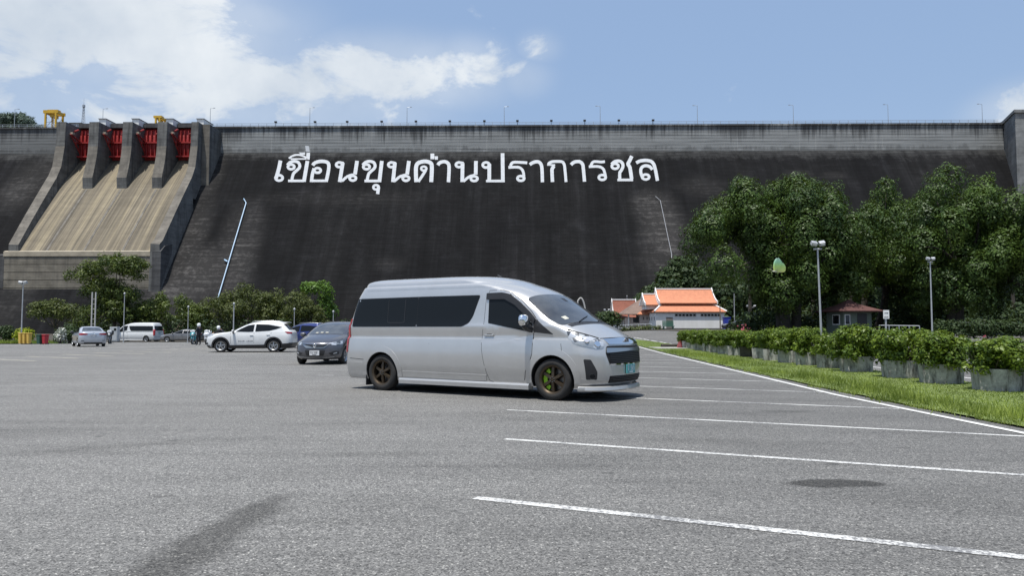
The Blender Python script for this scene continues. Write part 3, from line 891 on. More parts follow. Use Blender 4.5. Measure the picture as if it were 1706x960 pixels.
FLOOD = ['small black crest floodlight at the left end, above the first letter', 'black crest floodlight second from the left end of its row', 'black crest floodlight third from the left end of its row', 'black crest floodlight above the letter with the long hook below', 'black crest floodlight just right of the second lamp over the lettering', 'black crest floodlight above the small raised tone mark', 'black crest floodlight left of the tallest letter stem', 'black crest floodlight right of the lamp over the tall letter stem', 'black crest floodlight fourth from the right end of its row', 'black crest floodlight third from the right end of its row', 'black crest floodlight second from the right end of its row', 'black crest floodlight at the right end, above the last letter']
for k, px in enumerate((459.5, 525, 578.5, 636, 693, 749.5, 807, 862, 918.5, 974, 1031, 1088)):
    p = dl(px, 208, -0.2)
    o = thing('floodlight', dworld((p.x, -0.2, ZT)), FLOOD[k], 'floodlight', 0, 'floodlights along the crest above the lettering')
    bm = bmesh.new(); tube(bm, (0, 0, 0), (0, 0, 1.2), 0.06, n=6); done(bm, 'stem', o, m_blk)
    bm = bmesh.new(); box(bm, -0.45, 0.45, -0.5, 0.2, 1.2, 1.75, 0.08); done(bm, 'lamp_head', o, m_blk)
m_ylw = mat('yellow_crane_paint', (0.55, 0.33, 0.02), 0.5, vary=0.2, scale=1.0)
def gantry(px0, px1, pyt, lab, yl):
    a_, b_ = dl(px0, 212, yl), dl(px1, 212, yl); h = dl(px0, pyt, yl).z - ZT
    W_ = b_.x - a_.x
    o = thing('gantry_crane', dworld((a_.x, yl, ZT)), lab, 'gantry crane', math.atan(DK))
    for x in (0.3, W_ - 0.3):
        for y in (0, 4):
            bm = bmesh.new(); box(bm, x - 0.28, x + 0.28, y - 0.28, y + 0.28, 0, h * 0.78); done(bm, 'leg', o, m_ylw)
    bm = bmesh.new()
    for y in (0, 4): box(bm, -0.5, W_ + 0.5, y - 0.3, y + 0.3, h * 0.782, h * 0.93)
    for x in (0, W_): box(bm, x - 0.25, x + 0.25, 0.302, 3.698, h * 0.78, h * 0.9)
    done(bm, 'beam', o, m_ylw)
    bm = bmesh.new(); box(bm, W_ * 0.35, W_ * 0.65, 0.5, 3.5, h * 0.62, h * 0.779); box(bm, W_ * 0.05, W_ * 0.9, 1, 3, h * 0.95, h); done(bm, 'trolley', o, m_ylw)
    bm = bmesh.new()
    for y in (0, 4):
        tube(bm, (0.3, y, 0.3), (W_ - 0.3, y, h * 0.7), 0.09, n=5); tube(bm, (W_ - 0.3, y, 0.3), (0.3, y, h * 0.7), 0.09, n=5)
        tube(bm, (0.3, y, h * 0.35), (W_ - 0.3, y, h * 0.35), 0.09, n=5)
    done(bm, 'brace', o, m_galv)
gantry(74, 94, 181, 'tall yellow gantry crane at the left end of the spillway', 2.5)
gantry(258, 267, 191, 'smaller yellow gantry crane half hidden behind a spillway pier', 3.5)
p = dl(138.5, 212, 5)
o = thing('radio_mast', dworld((p.x, 5, ZT)), 'slim lattice radio mast rising behind the spillway gates', 'radio mast')
bm = bmesh.new()
hm = dl(138, 163, 5).z - ZT
for i in range(3):
    a_ = 2 * PI * i / 3
    tube(bm, (0.8 * math.cos(a_), 0.8 * math.sin(a_), 0), (0.25 * math.cos(a_), 0.25 * math.sin(a_), hm * 0.75), 0.09, n=5)
done(bm, 'leg', o, m_galv)
bm = bmesh.new()
for k in range(9):
    z0 = hm * 0.75 * k / 9; z1 = hm * 0.75 * (k + 1) / 9; r0 = 0.8 - 0.55 * k / 9; r1 = 0.8 - 0.55 * (k + 1) / 9
    for i in range(3):
        a_ = 2 * PI * i / 3; b_ = 2 * PI * (i + 1) / 3
        tube(bm, (r0 * math.cos(a_), r0 * math.sin(a_), z0), (r1 * math.cos(b_), r1 * math.sin(b_), z1), 0.05, n=4)
done(bm, 'lattice', o, m_galv)
bm = bmesh.new(); tube(bm, (0, 0, hm * 0.75), (0, 0, hm), 0.06, 0.03, 5); tube(bm, (0, 0, hm * 0.72), (0, 0, hm * 0.79), 0.5, n=8); done(bm, 'antenna', o, m_galv)
# control hut behind the first pier
p = dl(124, 208, 3)
o = thing('control_hut', dworld((p.x - 1.5, 3, ZT)), 'small grey flat roofed hut on the crest beside the left gantry crane', 'hut', math.atan(DK))
bm = bmesh.new(); box(bm, 0, 3.4, 0, 3, 0, 2.2); done(bm, 'wall', o, m_roofg)
bm = bmesh.new(); box(bm, -0.4, 4.4, -0.4, 3.4, 2.203, 2.5); done(bm, 'roof', o, m_pier)
# ================================================================== TREES AND PLANTS
m_bark = mat('grey_bark', (0.085, 0.070, 0.055), 0.95, vary=0.35, scale=3.0, bump=0.5, bscale=12)
m_barkd = mat('dark_bark', (0.045, 0.038, 0.03), 0.95, vary=0.35, scale=3.0, bump=0.5, bscale=12)
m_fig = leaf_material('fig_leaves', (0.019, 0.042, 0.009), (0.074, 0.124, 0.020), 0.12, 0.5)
m_olive = leaf_material('olive_green_leaves', (0.038, 0.054, 0.014), (0.105, 0.125, 0.034), 0.20, 0.55)
m_mid = leaf_material('mid_green_leaves', (0.032, 0.064, 0.012), (0.095, 0.155, 0.028), 0.22, 0.5)
m_bright = leaf_material('bright_green_leaves', (0.05, 0.11, 0.016), (0.13, 0.235, 0.032), 0.25, 0.5)
m_hedge = leaf_material('hedge_leaves', (0.038, 0.080, 0.010), (0.165, 0.232, 0.025), 0.26, 0.42)
m_lefty = leaf_material('yellow_green_leaves', (0.030, 0.052, 0.012), (0.115, 0.150, 0.030), 0.22, 0.5)
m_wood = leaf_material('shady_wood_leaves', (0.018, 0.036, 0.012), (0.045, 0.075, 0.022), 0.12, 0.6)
m_lime = leaf_material('lime_leaves', (0.16, 0.20, 0.01), (0.33, 0.38, 0.02), 0.25, 0.5)
m_whitefl = leaf_material('white_blossom', (0.10, 0.14, 0.06), (0.75, 0.75, 0.72), 0.15, 0.6)
m_pinkfl = leaf_material('pink_blossom', (0.42, 0.06, 0.10), (0.62, 0.16, 0.22), 0.2, 0.5)

def leaf_cards(P, N, size, rng, aspect=0.55, tint=None):
    """diamond leaves at points P facing N"""
    n = len(P)
    N = N / np.maximum(1e-6, np.linalg.norm(N, axis=1, keepdims=True))
    rnd = rng.normal(size=(n, 3)); U = np.cross(N, rnd); U /= np.maximum(1e-6, np.linalg.norm(U, axis=1, keepdims=True))
    V = np.cross(N, U)
    s = (size * rng.uniform(0.65, 1.35, n))[:, None]
    Q = np.stack([P - U * s, P + V * s * aspect - U * s * 0.1 + N * s * 0.12, P + U * s - N * s * 0.15, P - V * s * aspect - U * s * 0.1 + N * s * 0.12], 1)
    if tint is None: tint = np.clip(rng.normal(0.42, 0.2, n), 0, 1)
    return Q.reshape(-1, 3), tint
def puffs_to_leaves(C, rad, per_area, size, rng, zs=1.0, inner=0.55, up=0.35):
    Ps, Ns, Ts = [], [], []
    for c, r in zip(C, rad):
        n = max(8, int(per_area * r * r))
        d = rng.normal(size=(n, 3)); d[:, 2] += up * 0.7; d /= np.linalg.norm(d, axis=1, keepdims=True)
        rr = r * rng.uniform(inner, 1.05, n) ** 0.6
        lump = 1 + 0.22 * np.sin(5 * d[:, 0] + 3 * c[0]) * np.sin(5 * d[:, 1] + c[1] * 2) + 0.12 * np.sin(9 * d[:, 2] + c[2])
        p = d * (rr * lump)[:, None]; p[:, 2] *= zs
        Ps.append(p + c); nn = d + rng.normal(size=(n, 3)) * 0.26; nn[:, 2] += up * 0.5; Ns.append(nn)
        Ts.append(np.clip(rng.normal(0.42, 0.13, n) + rng.normal(0, 0.15), 0, 1))
    return leaf_cards(np.concatenate(Ps), np.concatenate(Ns), size, rng, tint=np.concatenate(Ts))
def crown_points(ells, count, rng, inner=0.5, flat=-0.55):
    """puff centres near the surface of a union of ellipsoids"""
    out = []; w_ = np.array([e[3] * e[5] + e[4] * e[5] + e[3] * e[4] for e in ells]); w_ = w_ / w_.sum()
    while len(out) < count:
        e = ells[rng.choice(len(ells), p=w_)]
        d = rng.normal(size=3); d /= np.linalg.norm(d)
        if d[2] < flat: continue
        k = rng.uniform(inner ** 3, 1) ** (1 / 3)
        out.append([e[0] + d[0] * e[3] * k, e[1] + d[1] * e[4] * k, e[2] + d[2] * e[5] * k])
    return np.array(out)
def limb(bm, p0, p1, r0, r1, rng, bend=0.12, n=8, seg=5):
    p0, p1 = np.array(p0, float), np.array(p1, float); L = np.linalg.norm(p1 - p0)
    off = rng.normal(size=3) * L * bend
    pts = [p0 + (p1 - p0) * s + off * math.sin(PI * s) for s in np.linspace(0, 1, seg + 1)]
    path_tube(bm, pts, [r0 + (r1 - r0) * s for s in np.linspace(0, 1, seg + 1)], n)
    return pts
def tree(px, Y, ells, lab, leaf, npuff, prad, per_area, size, seed, trunk_r=0.3, fork=0.35, name='tree', cat='tree', group=None, bark=None, stems=1, zs=1.0, nb=9, up=0.35, trunk_dx=0.0, inner=0.5, shell=0.55):
    """ells: (px, top py, bottom py, half width px, depth half metres, dy) in the photograph, standing at distance Y"""
    rng = np.random.default_rng(seed)
    base = gat(px, Y); k = Y / FPX
    E_ = []
    for epx, pyt, pyb, hw, dep, dy in ells:
        c = at(epx, (pyt + pyb) / 2, Y + dy) - base
        E_.append((c.x, c.y, c.z, hw * k, dep, (pyb - pyt) / 2 * k))
    o = thing(name, base, lab, cat, 0, group)
    C = crown_points([(x, y, z, max(0.2, rx - prad * 0.8), max(0.2, ry - prad * 0.8), max(0.2, rz - prad * 0.8)) for x, y, z, rx, ry, rz in E_], npuff, rng, inner)
    rad = prad * rng.uniform(0.65, 1.3, len(C))
    V, T = puffs_to_leaves(C, rad, per_area, size, rng, zs, up=up, inner=shell)
    link('crown', np_mesh('crown', V, 4, T), o, leaf)
    bm = bmesh.new()
    top = max(e[2] for e in E_)
    cx = np.mean([e[0] for e in E_]); cy = np.mean([e[1] for e in E_])
    for s in range(stems):
        a = 2 * PI * s / max(1, stems)
        b0 = (trunk_dx + (0.5 * trunk_r * 3 * math.cos(a) if stems > 1 else 0), (0.5 * trunk_r * 3 * math.sin(a) if stems > 1 else 0), -0.15)
        fk = (b0[0] * 1.3 + cx * 0.25, b0[1] * 1.3 + cy * 0.25, top * fork)
        limb(bm, b0, fk, trunk_r, trunk_r * 0.75, rng, 0.05, 10)
        for i in rng.choice(len(C), min(nb, len(C)), replace=False):
            m = C[i]
            limb(bm, fk, m, trunk_r * 0.5, trunk_r * 0.08, rng, 0.08, 6)
    done(bm, 'trunk', o, bark or m_bark, 60)
    return o

BIG = 'big fig trees on the right of the car park'
tree(1312, 74, [(1240, 310, 430, 58, 5, 0), (1228, 284, 350, 17, 2.0, 0), (1275, 300, 380, 22, 2.5, 0), (1318, 290, 380, 24, 2.5, 0), (1352, 312, 380, 20, 2.5, 0), (1320, 300, 500, 105, 7, 0), (1390, 332, 470, 62, 6, 1), (1180, 345, 440, 40, 4, -1), (1172, 398, 462, 54, 4.5, -3), (1200, 425, 478, 40, 3, -4), (1345, 430, 528, 95, 6, -1), (1305, 400, 512, 58, 5, -2), (1400, 440, 530, 50, 5, 0)],
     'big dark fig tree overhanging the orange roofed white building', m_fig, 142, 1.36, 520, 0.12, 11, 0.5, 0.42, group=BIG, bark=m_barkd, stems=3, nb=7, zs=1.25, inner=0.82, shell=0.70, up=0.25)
tree(1450, 80, [(1500, 306, 400, 48, 5, 0), (1482, 292, 360, 18, 2.2, 0), (1518, 290, 360, 18, 2.2, 0), (1440, 345, 515, 75, 7, 0), (1512, 330, 535, 72, 6, -1), (1530, 430, 545, 50, 5, 0)],
     'broad dark fig tree directly behind the small red roofed hut', m_fig, 84, 1.42, 500, 0.125, 12, 0.4, 0.4, group=BIG, bark=m_barkd, stems=2, nb=7, zs=1.25, inner=0.82, shell=0.70, up=0.25)
tree(1590, 70, [(1592, 300, 420, 68, 5, 0), (1585, 280, 370, 26, 2.5, 0), (1625, 296, 380, 22, 2.5, 0), (1550, 300, 380, 22, 2.5, 0), (1560, 340, 530, 85, 6, 0), (1640, 330, 540, 70, 6, 0), (1600, 440, 545, 80, 5, 0), (1650, 305, 380, 36, 4, 0)],
     'tallest dark fig tree, behind the lamp post at the right edge of the trees', m_fig, 108, 1.34, 520, 0.115, 13, 0.42, 0.4, group=BIG, bark=m_barkd, stems=4, nb=6, zs=1.25, inner=0.82, shell=0.70, up=0.25)
tree(1716, 66, [(1705, 322, 440, 50, 5, 0), (1730, 350, 530, 90, 6, 0)],
     'dark fig tree cut by the right edge of the photo', m_fig, 54, 1.32, 520, 0.115, 14, 0.4, 0.4, group=BIG, bark=m_barkd, nb=7, zs=1.25, inner=0.82, shell=0.70, up=0.25)

LEFT = 'trees at the foot of the dam'
tree(93, 74, [(85, 496, 545, 36, 3, 0), (112, 505, 540, 22, 2, 0), (70, 500, 525, 18, 2, 0)], 'small open tree with a bare trunk between the red bin and the silver saloon', m_olive, 80, 0.55, 170, 0.115, 21, 0.14, 0.42, group=LEFT, nb=12, inner=0.2)
tree(188, 97, [(190, 419, 475, 48, 3.5, 0), (218, 424, 460, 30, 3, 0), (143, 438, 486, 36, 3, 0), (175, 455, 515, 44, 3, 0), (200, 470, 530, 40, 3, 0), (225, 450, 472, 20, 2, 0), (170, 500, 562, 50, 3.5, 0), (212, 485, 560, 42, 3, 0)],
     'tallest tree on the left, spreading in front of the spillway end wall', m_lefty, 340, 0.62, 160, 0.14, 22, 0.26, 0.5, group=LEFT, nb=14, inner=0.35)
tree(285, 101, [(285, 486, 560, 52, 4, 0), (330, 500, 562, 30, 3, 0)], 'round bushy tree behind the white minibus', m_lefty, 110, 0.75, 150, 0.14, 23, 0.2, 0.3, group=LEFT)
tree(415, 103, [(415, 471, 560, 58, 4.5, 0), (365, 490, 560, 40, 4, 0), (455, 482, 555, 32, 4, 0)], 'wide olive green tree behind the white crossover', m_olive, 170, 0.75, 150, 0.14, 24, 0.25, 0.3, group=LEFT)
tree(500, 101, [(498, 481, 545, 32, 3.5, 0), (520, 505, 560, 36, 3, 0), (470, 520, 560, 30, 3, 0)], 'olive green tree right of the widest one, above the blue car', m_olive, 100, 0.7, 150, 0.14, 25, 0.2, 0.3, group=LEFT)
tree(530, 105, [(530, 467, 500, 32, 3, 0), (540, 485, 550, 24, 3, 0), (515, 470, 490, 16, 2, 0)], 'bright green tree just left of the silver minibus', m_bright, 70, 0.65, 130, 0.16, 26, 0.2, 0.4, group=LEFT)
tree(248, 101, [(240, 505, 565, 26, 3, 0)], 'low dark tree filling the gap beside the tallest left tree', m_wood, 36, 0.7, 120, 0.16, 27, 0.15, 0.3, group=LEFT)
tree(1018, 112, [(1014, 516, 552, 24, 2.2, 0), (1000, 528, 552, 16, 2, 0)], 'small dark shrubby tree beside the red roofed house', m_wood, 40, 0.7, 110, 0.18, 28, 0.15, 0.3)
tree(1110, 150, [(1105, 445, 550, 42, 6, 0), (1140, 420, 540, 40, 6, 0), (1078, 480, 552, 26, 5, 0), (1165, 440, 545, 50, 6, 0)], 'dark wooded tree behind the white building against the dam', m_wood, 150, 1.7, 60, 0.34, 29, 0.4, 0.3)

# dim wood filling the far side behind the big trees
rng = np.random.default_rng(40)
C = []
for i in range(420):
    px = rng.uniform(1195, 1800); Y = rng.uniform(96, 135) if px > 1285 else rng.uniform(122, 140)
    pyt = 470 + 25 * math.sin(px * 0.021) + 12 * math.sin(px * 0.07)
    p = at(px, rng.uniform(pyt, 552), Y); C.append([p.x, p.y, max(p.z, 1.2)])
C = np.array(C); V, T = puffs_to_leaves(C, rng.uniform(1.2, 2.2, len(C)), 38, 0.36, rng)
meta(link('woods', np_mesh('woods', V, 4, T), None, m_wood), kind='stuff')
C = []
for i in range(230):
    px = rng.uniform(1225, 1790); Y = rng.uniform(77, 88)
    if 1370 < px < 1480 and Y < 82: continue
    p = gat(px, Y); C.append([p.x, p.y, p.z + rng.uniform(0.0, 2.6) * rng.uniform(0.3, 1)])
V, T = puffs_to_leaves(np.array(C), rng.uniform(0.7, 1.3, len(C)), 80, 0.2, rng)
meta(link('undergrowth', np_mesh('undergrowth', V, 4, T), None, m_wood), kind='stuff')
m_fl = mat('leaf_litter', (0.05, 0.042, 0.03), 0.95, vary=0.4, scale=0.8)
sheet('wood_floor', lambda u, v: (u, v), [19.5, 24, 30, 40, 55, 75, 100, 130], [66, 72, 80, 90, 100, 120, 160], 0.05, m_fl, kind='structure')
TR = ['slender dark trunk in the shade right of the white hall', 'slender dark trunk in the shade just left of the biggest fig trunk', 'dark trunk in the shade left of the tall twin head lamp post', 'dark trunk in the shade behind the left end of the hut', 'dark trunk in the shade behind the arrow sign', 'dark trunk in deep shade left of the thin lamp post', 'dark trunk in deep shade right of the thin lamp post', 'dark trunk in the shade near the right edge of the photo']
for k, (px, Y, h) in enumerate(((1250, 92, 8), (1285, 96, 8), (1352, 88, 9), (1405, 90, 9), (1478, 100, 8), (1540, 92, 8), (1640, 94, 8), (1690, 90, 8))):
    o = thing('shaded_tree', gat(px, Y), TR[k], 'tree', 0, 'trunks in the shade under the big trees')
    bm = bmesh.new(); limb(bm, (0, 0, -0.1), (0.4 * math.sin(k), 0.3, h), 0.28, 0.14, np.random.default_rng(k), 0.04, 8); done(bm, 'trunk', o, m_barkd, 60)

C = []
for i in range(150):
    px = rng.uniform(110, 580); Y = rng.uniform(97, 112)
    p = gat(px, Y); C.append([p.x, p.y, p.z + rng.uniform(0.1, 2.0)])
C = np.array(C); V, T = puffs_to_leaves(C, rng.uniform(0.8, 1.4, len(C)), 90, 0.17, rng)
meta(link('undergrowth', np_mesh('undergrowth', V, 4, T), None, m_wood), kind='stuff')
sheet('wood_floor', lambda u, v: (u, v), [-160, -120, -90, -70, -50, -30, -18, -8], [84, 90, 100, 120, 160, 222], 0.04, m_fl, kind='structure')
# tree belt on the near side of the car park, behind the photographer
C = []
for i in range(150):
    x = rng.uniform(-110, 110); y = -48 + rng.uniform(-6, 6) - 0.001 * x * x
    C.append([x, y, rng.uniform(1.0, 7.5) * (0.8 + 0.2 * math.sin(x * 0.13))])
V, T = puffs_to_leaves(np.array(C), rng.uniform(2.4, 3.6, len(C)), 14, 0.7, rng)
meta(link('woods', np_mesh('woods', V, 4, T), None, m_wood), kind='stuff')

# wooded hill beyond the dam, far left
rng = np.random.default_rng(41)
bm = bmesh.new(); g = []
hx = [at(px, 300, 620).x for px in range(-260, 140, 20)]
for i, x in enumerate(hx):
    px = -260 + 20 * i
    ptop = 206 - 7 * math.sin((px + 30) * 0.035) + max(0, px - 40) * 0.5
    h = at(px, ptop, 620).z
    g.append([bm.verts.new((x, 620 + dy, max(-1, h * q))) for dy, q in ((-150, 0.0), (-70, 0.6), (-25, 0.92), (0, 1.0), (60, 0.9), (200, 0.0))])
for a_, b_ in zip(g, g[1:]):
    for j in range(5): bm.faces.new((a_[j], b_[j], b_[j + 1], a_[j + 1]))
meta(done(bm, 'hill', None, mat('hill_scrub', (0.05, 0.08, 0.045), 0.95, vary=0.3, scale=0.05)), kind='structure')
C = []
for i in range(120):
    px = rng.uniform(-120, 70); ptop = 203 - 7 * math.sin((px + 30) * 0.035) + max(0, px - 40) * 0.5
    C.append(list(at(px, ptop + rng.uniform(-5, 8), 600 + rng.uniform(-10, 10))))
V, T = puffs_to_leaves(np.array(C), rng.uniform(1.8, 4.2, len(C)), 9, 0.8, rng)
m_far = leaf_material('distant_leaves', (0.06, 0.09, 0.075), (0.11, 0.15, 0.115), 0.1, 0.7)
meta(link('woods', np_mesh('hill_woods', V, 4, T), None, m_far), kind='stuff')

# shrubs
def shrub(px, Y, w_, h, lab, leaf, seed, name='shrub', dens=260, size=0.10, prad=0.38, group=None, cat='shrub'):
    rng = np.random.default_rng(seed); base = gat(px, Y)
    o = thing(name, base, lab, cat, 0, group)
    C = crown_points([(0, 0, h * 0.5, max(0.1, w_ - prad * 0.7), max(0.1, w_ * 0.8 - prad * 0.7), max(0.1, h * 0.5 - prad * 0.6))], int(14 + 16 * w_ * h), rng, 0.4, -0.8)
    V, T = puffs_to_leaves(C, prad * rng.uniform(0.7, 1.2, len(C)), dens, size, rng)
    link('foliage', np_mesh('foliage', V, 4, T), o, leaf)
    bm = bmesh.new()
    for i in range(5): limb(bm, (0.05 * i - 0.1, 0, -0.05), C[rng.integers(len(C))], 0.05, 0.015, rng, 0.1, 6)
    meta(done(bm, 'stem', o, m_bark), kind='stuff')
    return o
shrub(5, 72, 1.6, 1.7, 'rounded dark clipped shrub at the left edge of the photo', m_wood, 51)
shrub(40, 71, 1.15, 1.5, 'lime yellow shrub behind the yellow bins', m_lime, 52)
shrub(101, 70, 0.7, 1.6, 'white flowering shrub left of the silver saloon', m_whitefl, 53)
shrub(116, 71, 1.1, 1.75, 'dark round shrub close behind the silver saloon', m_wood, 54)

# ------------------------------------------------------------------ planters with hedges
m_plant, t, b = newmat('weathered_planter_concrete')
o = t.coord('Object'); xyz = t.sep(o)
oi = t.node('ShaderNodeObjectInfo').outputs['Random']
ov = t.node('ShaderNodeVectorMath', operation='ADD'); t.l.new(o, ov.inputs[0]); t.l.new(t.comb(t.math('MULTIPLY', oi, 40), 0, 0), ov.inputs[1])
ov = ov.outputs[0]
s1 = t.noise(t.mapping(ov, (0, 0, 0), (0, 0, 0), (1, 1, 0.18)), 6.5, 6, 0.72)
s2 = t.noise(ov, 3.2, 6, 0.7); s3 = t.noise(ov, 30, 3, 0.6)
c = t.ramp(s2, [(0.30, (0.15, 0.143, 0.128)), (0.5, (0.345, 0.335, 0.312)), (0.70, (0.50, 0.485, 0.455))])
c = t.mix(t.mrange(s1, 0.50, 0.64, 0, 0.9), c, (0.055, 0.052, 0.042))
c = t.mix(1.0, c, t.ramp(s3, [(0.3, 0.8), (0.7, 1.15)]), 'MULTIPLY')
t.l.new(c, b.inputs['Base Color']); b.inputs['Roughness'].default_value = 0.92
t.l.new(t.bump(s3, 0.3, 0.01), b.inputs['Normal'])
m_soil = mat('planter_soil', (0.05, 0.038, 0.028), 0.95, vary=0.3, scale=8)
def planter_mesh():
    bm = bmesh.new(); n = 6; rings = []
    for r, z in ((0.475, 0.0), (0.505, 0.43), (0.44, 0.43), (0.42, 0.36)):
        rings.append([bm.verts.new((r * 0.98 * math.cos(2 * PI * i / n), r * 0.92 * math.sin(2 * PI * i / n), z)) for i in range(n)])
    for a_, b_ in zip(rings, rings[1:]):
        for i in range(n):
            bm.faces.new((a_[i], a_[(i + 1) % n], b_[(i + 1) % n], b_[i]))
    bm.faces.new(rings[0])
    es = [e for e in bm.edges if len(e.link_faces) == 2 and e.calc_face_angle(0) > 0.3]
    bmesh.ops.bevel(bm, geom=es, offset=0.012, segments=2, affect='EDGES')
    return bm
pl_me = bpy.data.meshes.new('planter'); bmp = planter_mesh(); bmesh.ops.recalc_face_normals(bmp, faces=bmp.faces); bmp.to_mesh(pl_me); bmp.free(); pl_me.materials.append(m_plant)
bm = bmesh.new(); so = [bm.verts.new((0.425 * math.cos(2 * PI * i / 6), 0.40 * math.sin(2 * PI * i / 6), 0.38)) for i in range(6)]; bm.faces.new(so)
soil_me = bpy.data.meshes.new('soil'); bm.to_mesh(soil_me); bm.free(); soil_me.materials.append(m_soil)
def hedge_mesh(seed, dens):
    rng = np.random.default_rng(seed)
    C = []
    for _ in range(58):
        a = rng.uniform(0, 2 * PI); r = math.sqrt(rng.uniform(0, 1))
        C.append([0.60 * r * math.cos(a), 0.54 * r * math.sin(a), rng.uniform(0.03, 0.56)])
    for _ in range(16): C.append([rng.uniform(-0.55, 0.55), rng.uniform(-0.45, 0.45), rng.uniform(0.50, 0.66)])
    V, T = puffs_to_leaves(np.array(C), rng.uniform(0.13, 0.23, len(C)), dens, 0.042, rng, inner=0.2)
    for _ in range(26):                                   # young shoots poking out of the top
        pass
    return np_mesh('foliage', V, 4, T)
hedges = [hedge_mesh(60 + i, 3600) for i in range(3)]
for h_ in hedges: h_.materials.append(m_hedge)
def stem_mesh(seed):
    rng = np.random.default_rng(seed); bm = bmesh.new()
    for i in range(9):
        a = rng.uniform(0, 6.28); limb(bm, (0.2 * math.cos(a), 0.2 * math.sin(a), 0), (0.55 * math.cos(a + 0.3), 0.5 * math.sin(a + 0.3), 0.42), 0.014, 0.006, rng, 0.12, 5, 4)
    me = bpy.data.meshes.new('stem'); bm.to_mesh(me); bm.free(); me.materials.append(m_bark); return me
stems_ = [stem_mesh(70 + i) for i in range(3)]
rng = np.random.default_rng(77)
marks = ['nearest planter, cut by the right edge of the photo', 'second planter from the right edge, narrow gap on both sides', 'planter split by a dark vertical crack, third from the right edge', 'planter in front of the white arrow sign', 'fifth planter from the right edge', 'sixth planter from the right edge', 'planter below the tall twin head lamp post, seventh from the right', 'eighth planter from the right edge', 'ninth planter from the right, beside the dark mossy one', 'dark mossy planter in the middle of the far half', 'eleventh planter from the right, near the pink blossom', 'twelfth planter from the right edge', 'thirteenth planter from the right, next to the thin brown pole', 'fourth planter from the far end', 'third planter from the far end', 'second planter from the far end', 'farthest planter beside the pink road barrier']
HH = [1.08, 1.14, 1.27, 1.36, 1.08, 1.30, 1.28, 1.30, 1.16, 1.14, 1.2, 1.2, 1.15, 1.18, 1.14, 1.16, 1.12]
nearest = [14.75, 16.75, 18.6, 21.2, 23.2, 25.0, 26.8, 28.6, 30.4, 32.3, 34.2, 36.0, 37.8, 39.7, 41.5, 43.3, 45.1]
m_moss = mat('mossy_planter_concrete', (0.06, 0.052, 0.04), 0.95, vary=0.5, scale=5)
for k, y in enumerate(nearest):
    x = plant_x(y) + rng.uniform(-0.06, 0.06)
    g_ = Vector((x, y, gz(x, y) + 0.03))
    rz = rng.uniform(-0.15, 0.15) + 0.30
    o = thing('planter', g_, 'grey concrete ' + marks[k] if 'mossy' not in marks[k] or 'beside' in marks[k] else marks[k], 'planter', rz, 'concrete planters along the grass verge')
    bx = link('box', pl_me, o)
    if k == 9:
        bx.data = pl_me.copy(); bx.data.materials[0] = m_moss
    link('soil', soil_me, o)
    hl = thing('hedge_bush', g_ + Vector((0, 0, 0.40)), 'clipped green bush in the ' + marks[k].split(',')[0] + (' at the right edge' if k == 0 else ''), 'bush', rng.uniform(0, 6.28), 'clipped bushes in the planters')
    s_ = 0.98 + rng.uniform(-0.08, 0.10); hl.scale = (s_, s_, (HH[k] - 0.40) / 0.85)
    link('foliage', hedges[k % 3], hl); link('stem', stems_[k % 3], hl)
# a few pink blossoms on the hedge
for px, Y, nm in ((1240, 33.2, 'cluster of pink blossom on the far hedge'), (1641, 15.2, 'tiny pink blossom on the nearest bush')):
    c_ = at(px, 550 if px < 1500 else 561, Y); rng2 = np.random.default_rng(int(px))
    n = 30 if px < 1500 else 6; sp = 0.13 if px < 1500 else 0.02
    V, T = leaf_cards(rng2.normal(size=(n, 3)) * sp + np.array(c_), rng2.normal(size=(n, 3)), 0.05 if px < 1500 else 0.02, rng2, 0.8)
    o = link('blossom', np_mesh('blossom', V, 4, T), None, m_pinkfl); meta(o, nm, kind='stuff')
# far hedge row across the second road
rng = np.random.default_rng(80)
C = []
for i in range(260):
    px = rng.uniform(1560, 1800); p = gat(px, 61 + rng.uniform(-0.5, 0.5)); C.append([p.x, p.y, p.z + rng.uniform(0.3, 1.25)])
V, T = puffs_to_leaves(np.array(C), rng.uniform(0.3, 0.45, len(C)), 260, 0.10, rng)
meta(link('hedge', np_mesh('hedge', V, 4, T), None, m_wood), 'long dark hedge across the far road on the right', 'hedge')
C = []
for i in range(120):
    px = rng.uniform(1440, 1575); p = gat(px, 60 + rng.uniform(-0.4, 0.4)); C.append([p.x, p.y, p.z + rng.uniform(0.1, 0.45)])
V, T = puffs_to_leaves(np.array(C), rng.uniform(0.25, 0.4, len(C)), 260, 0.09, rng)
meta(link('hedge', np_mesh('hedge', V, 4, T), None, m_hedge), 'low pale green hedge beside the white pipe fence', 'hedge')

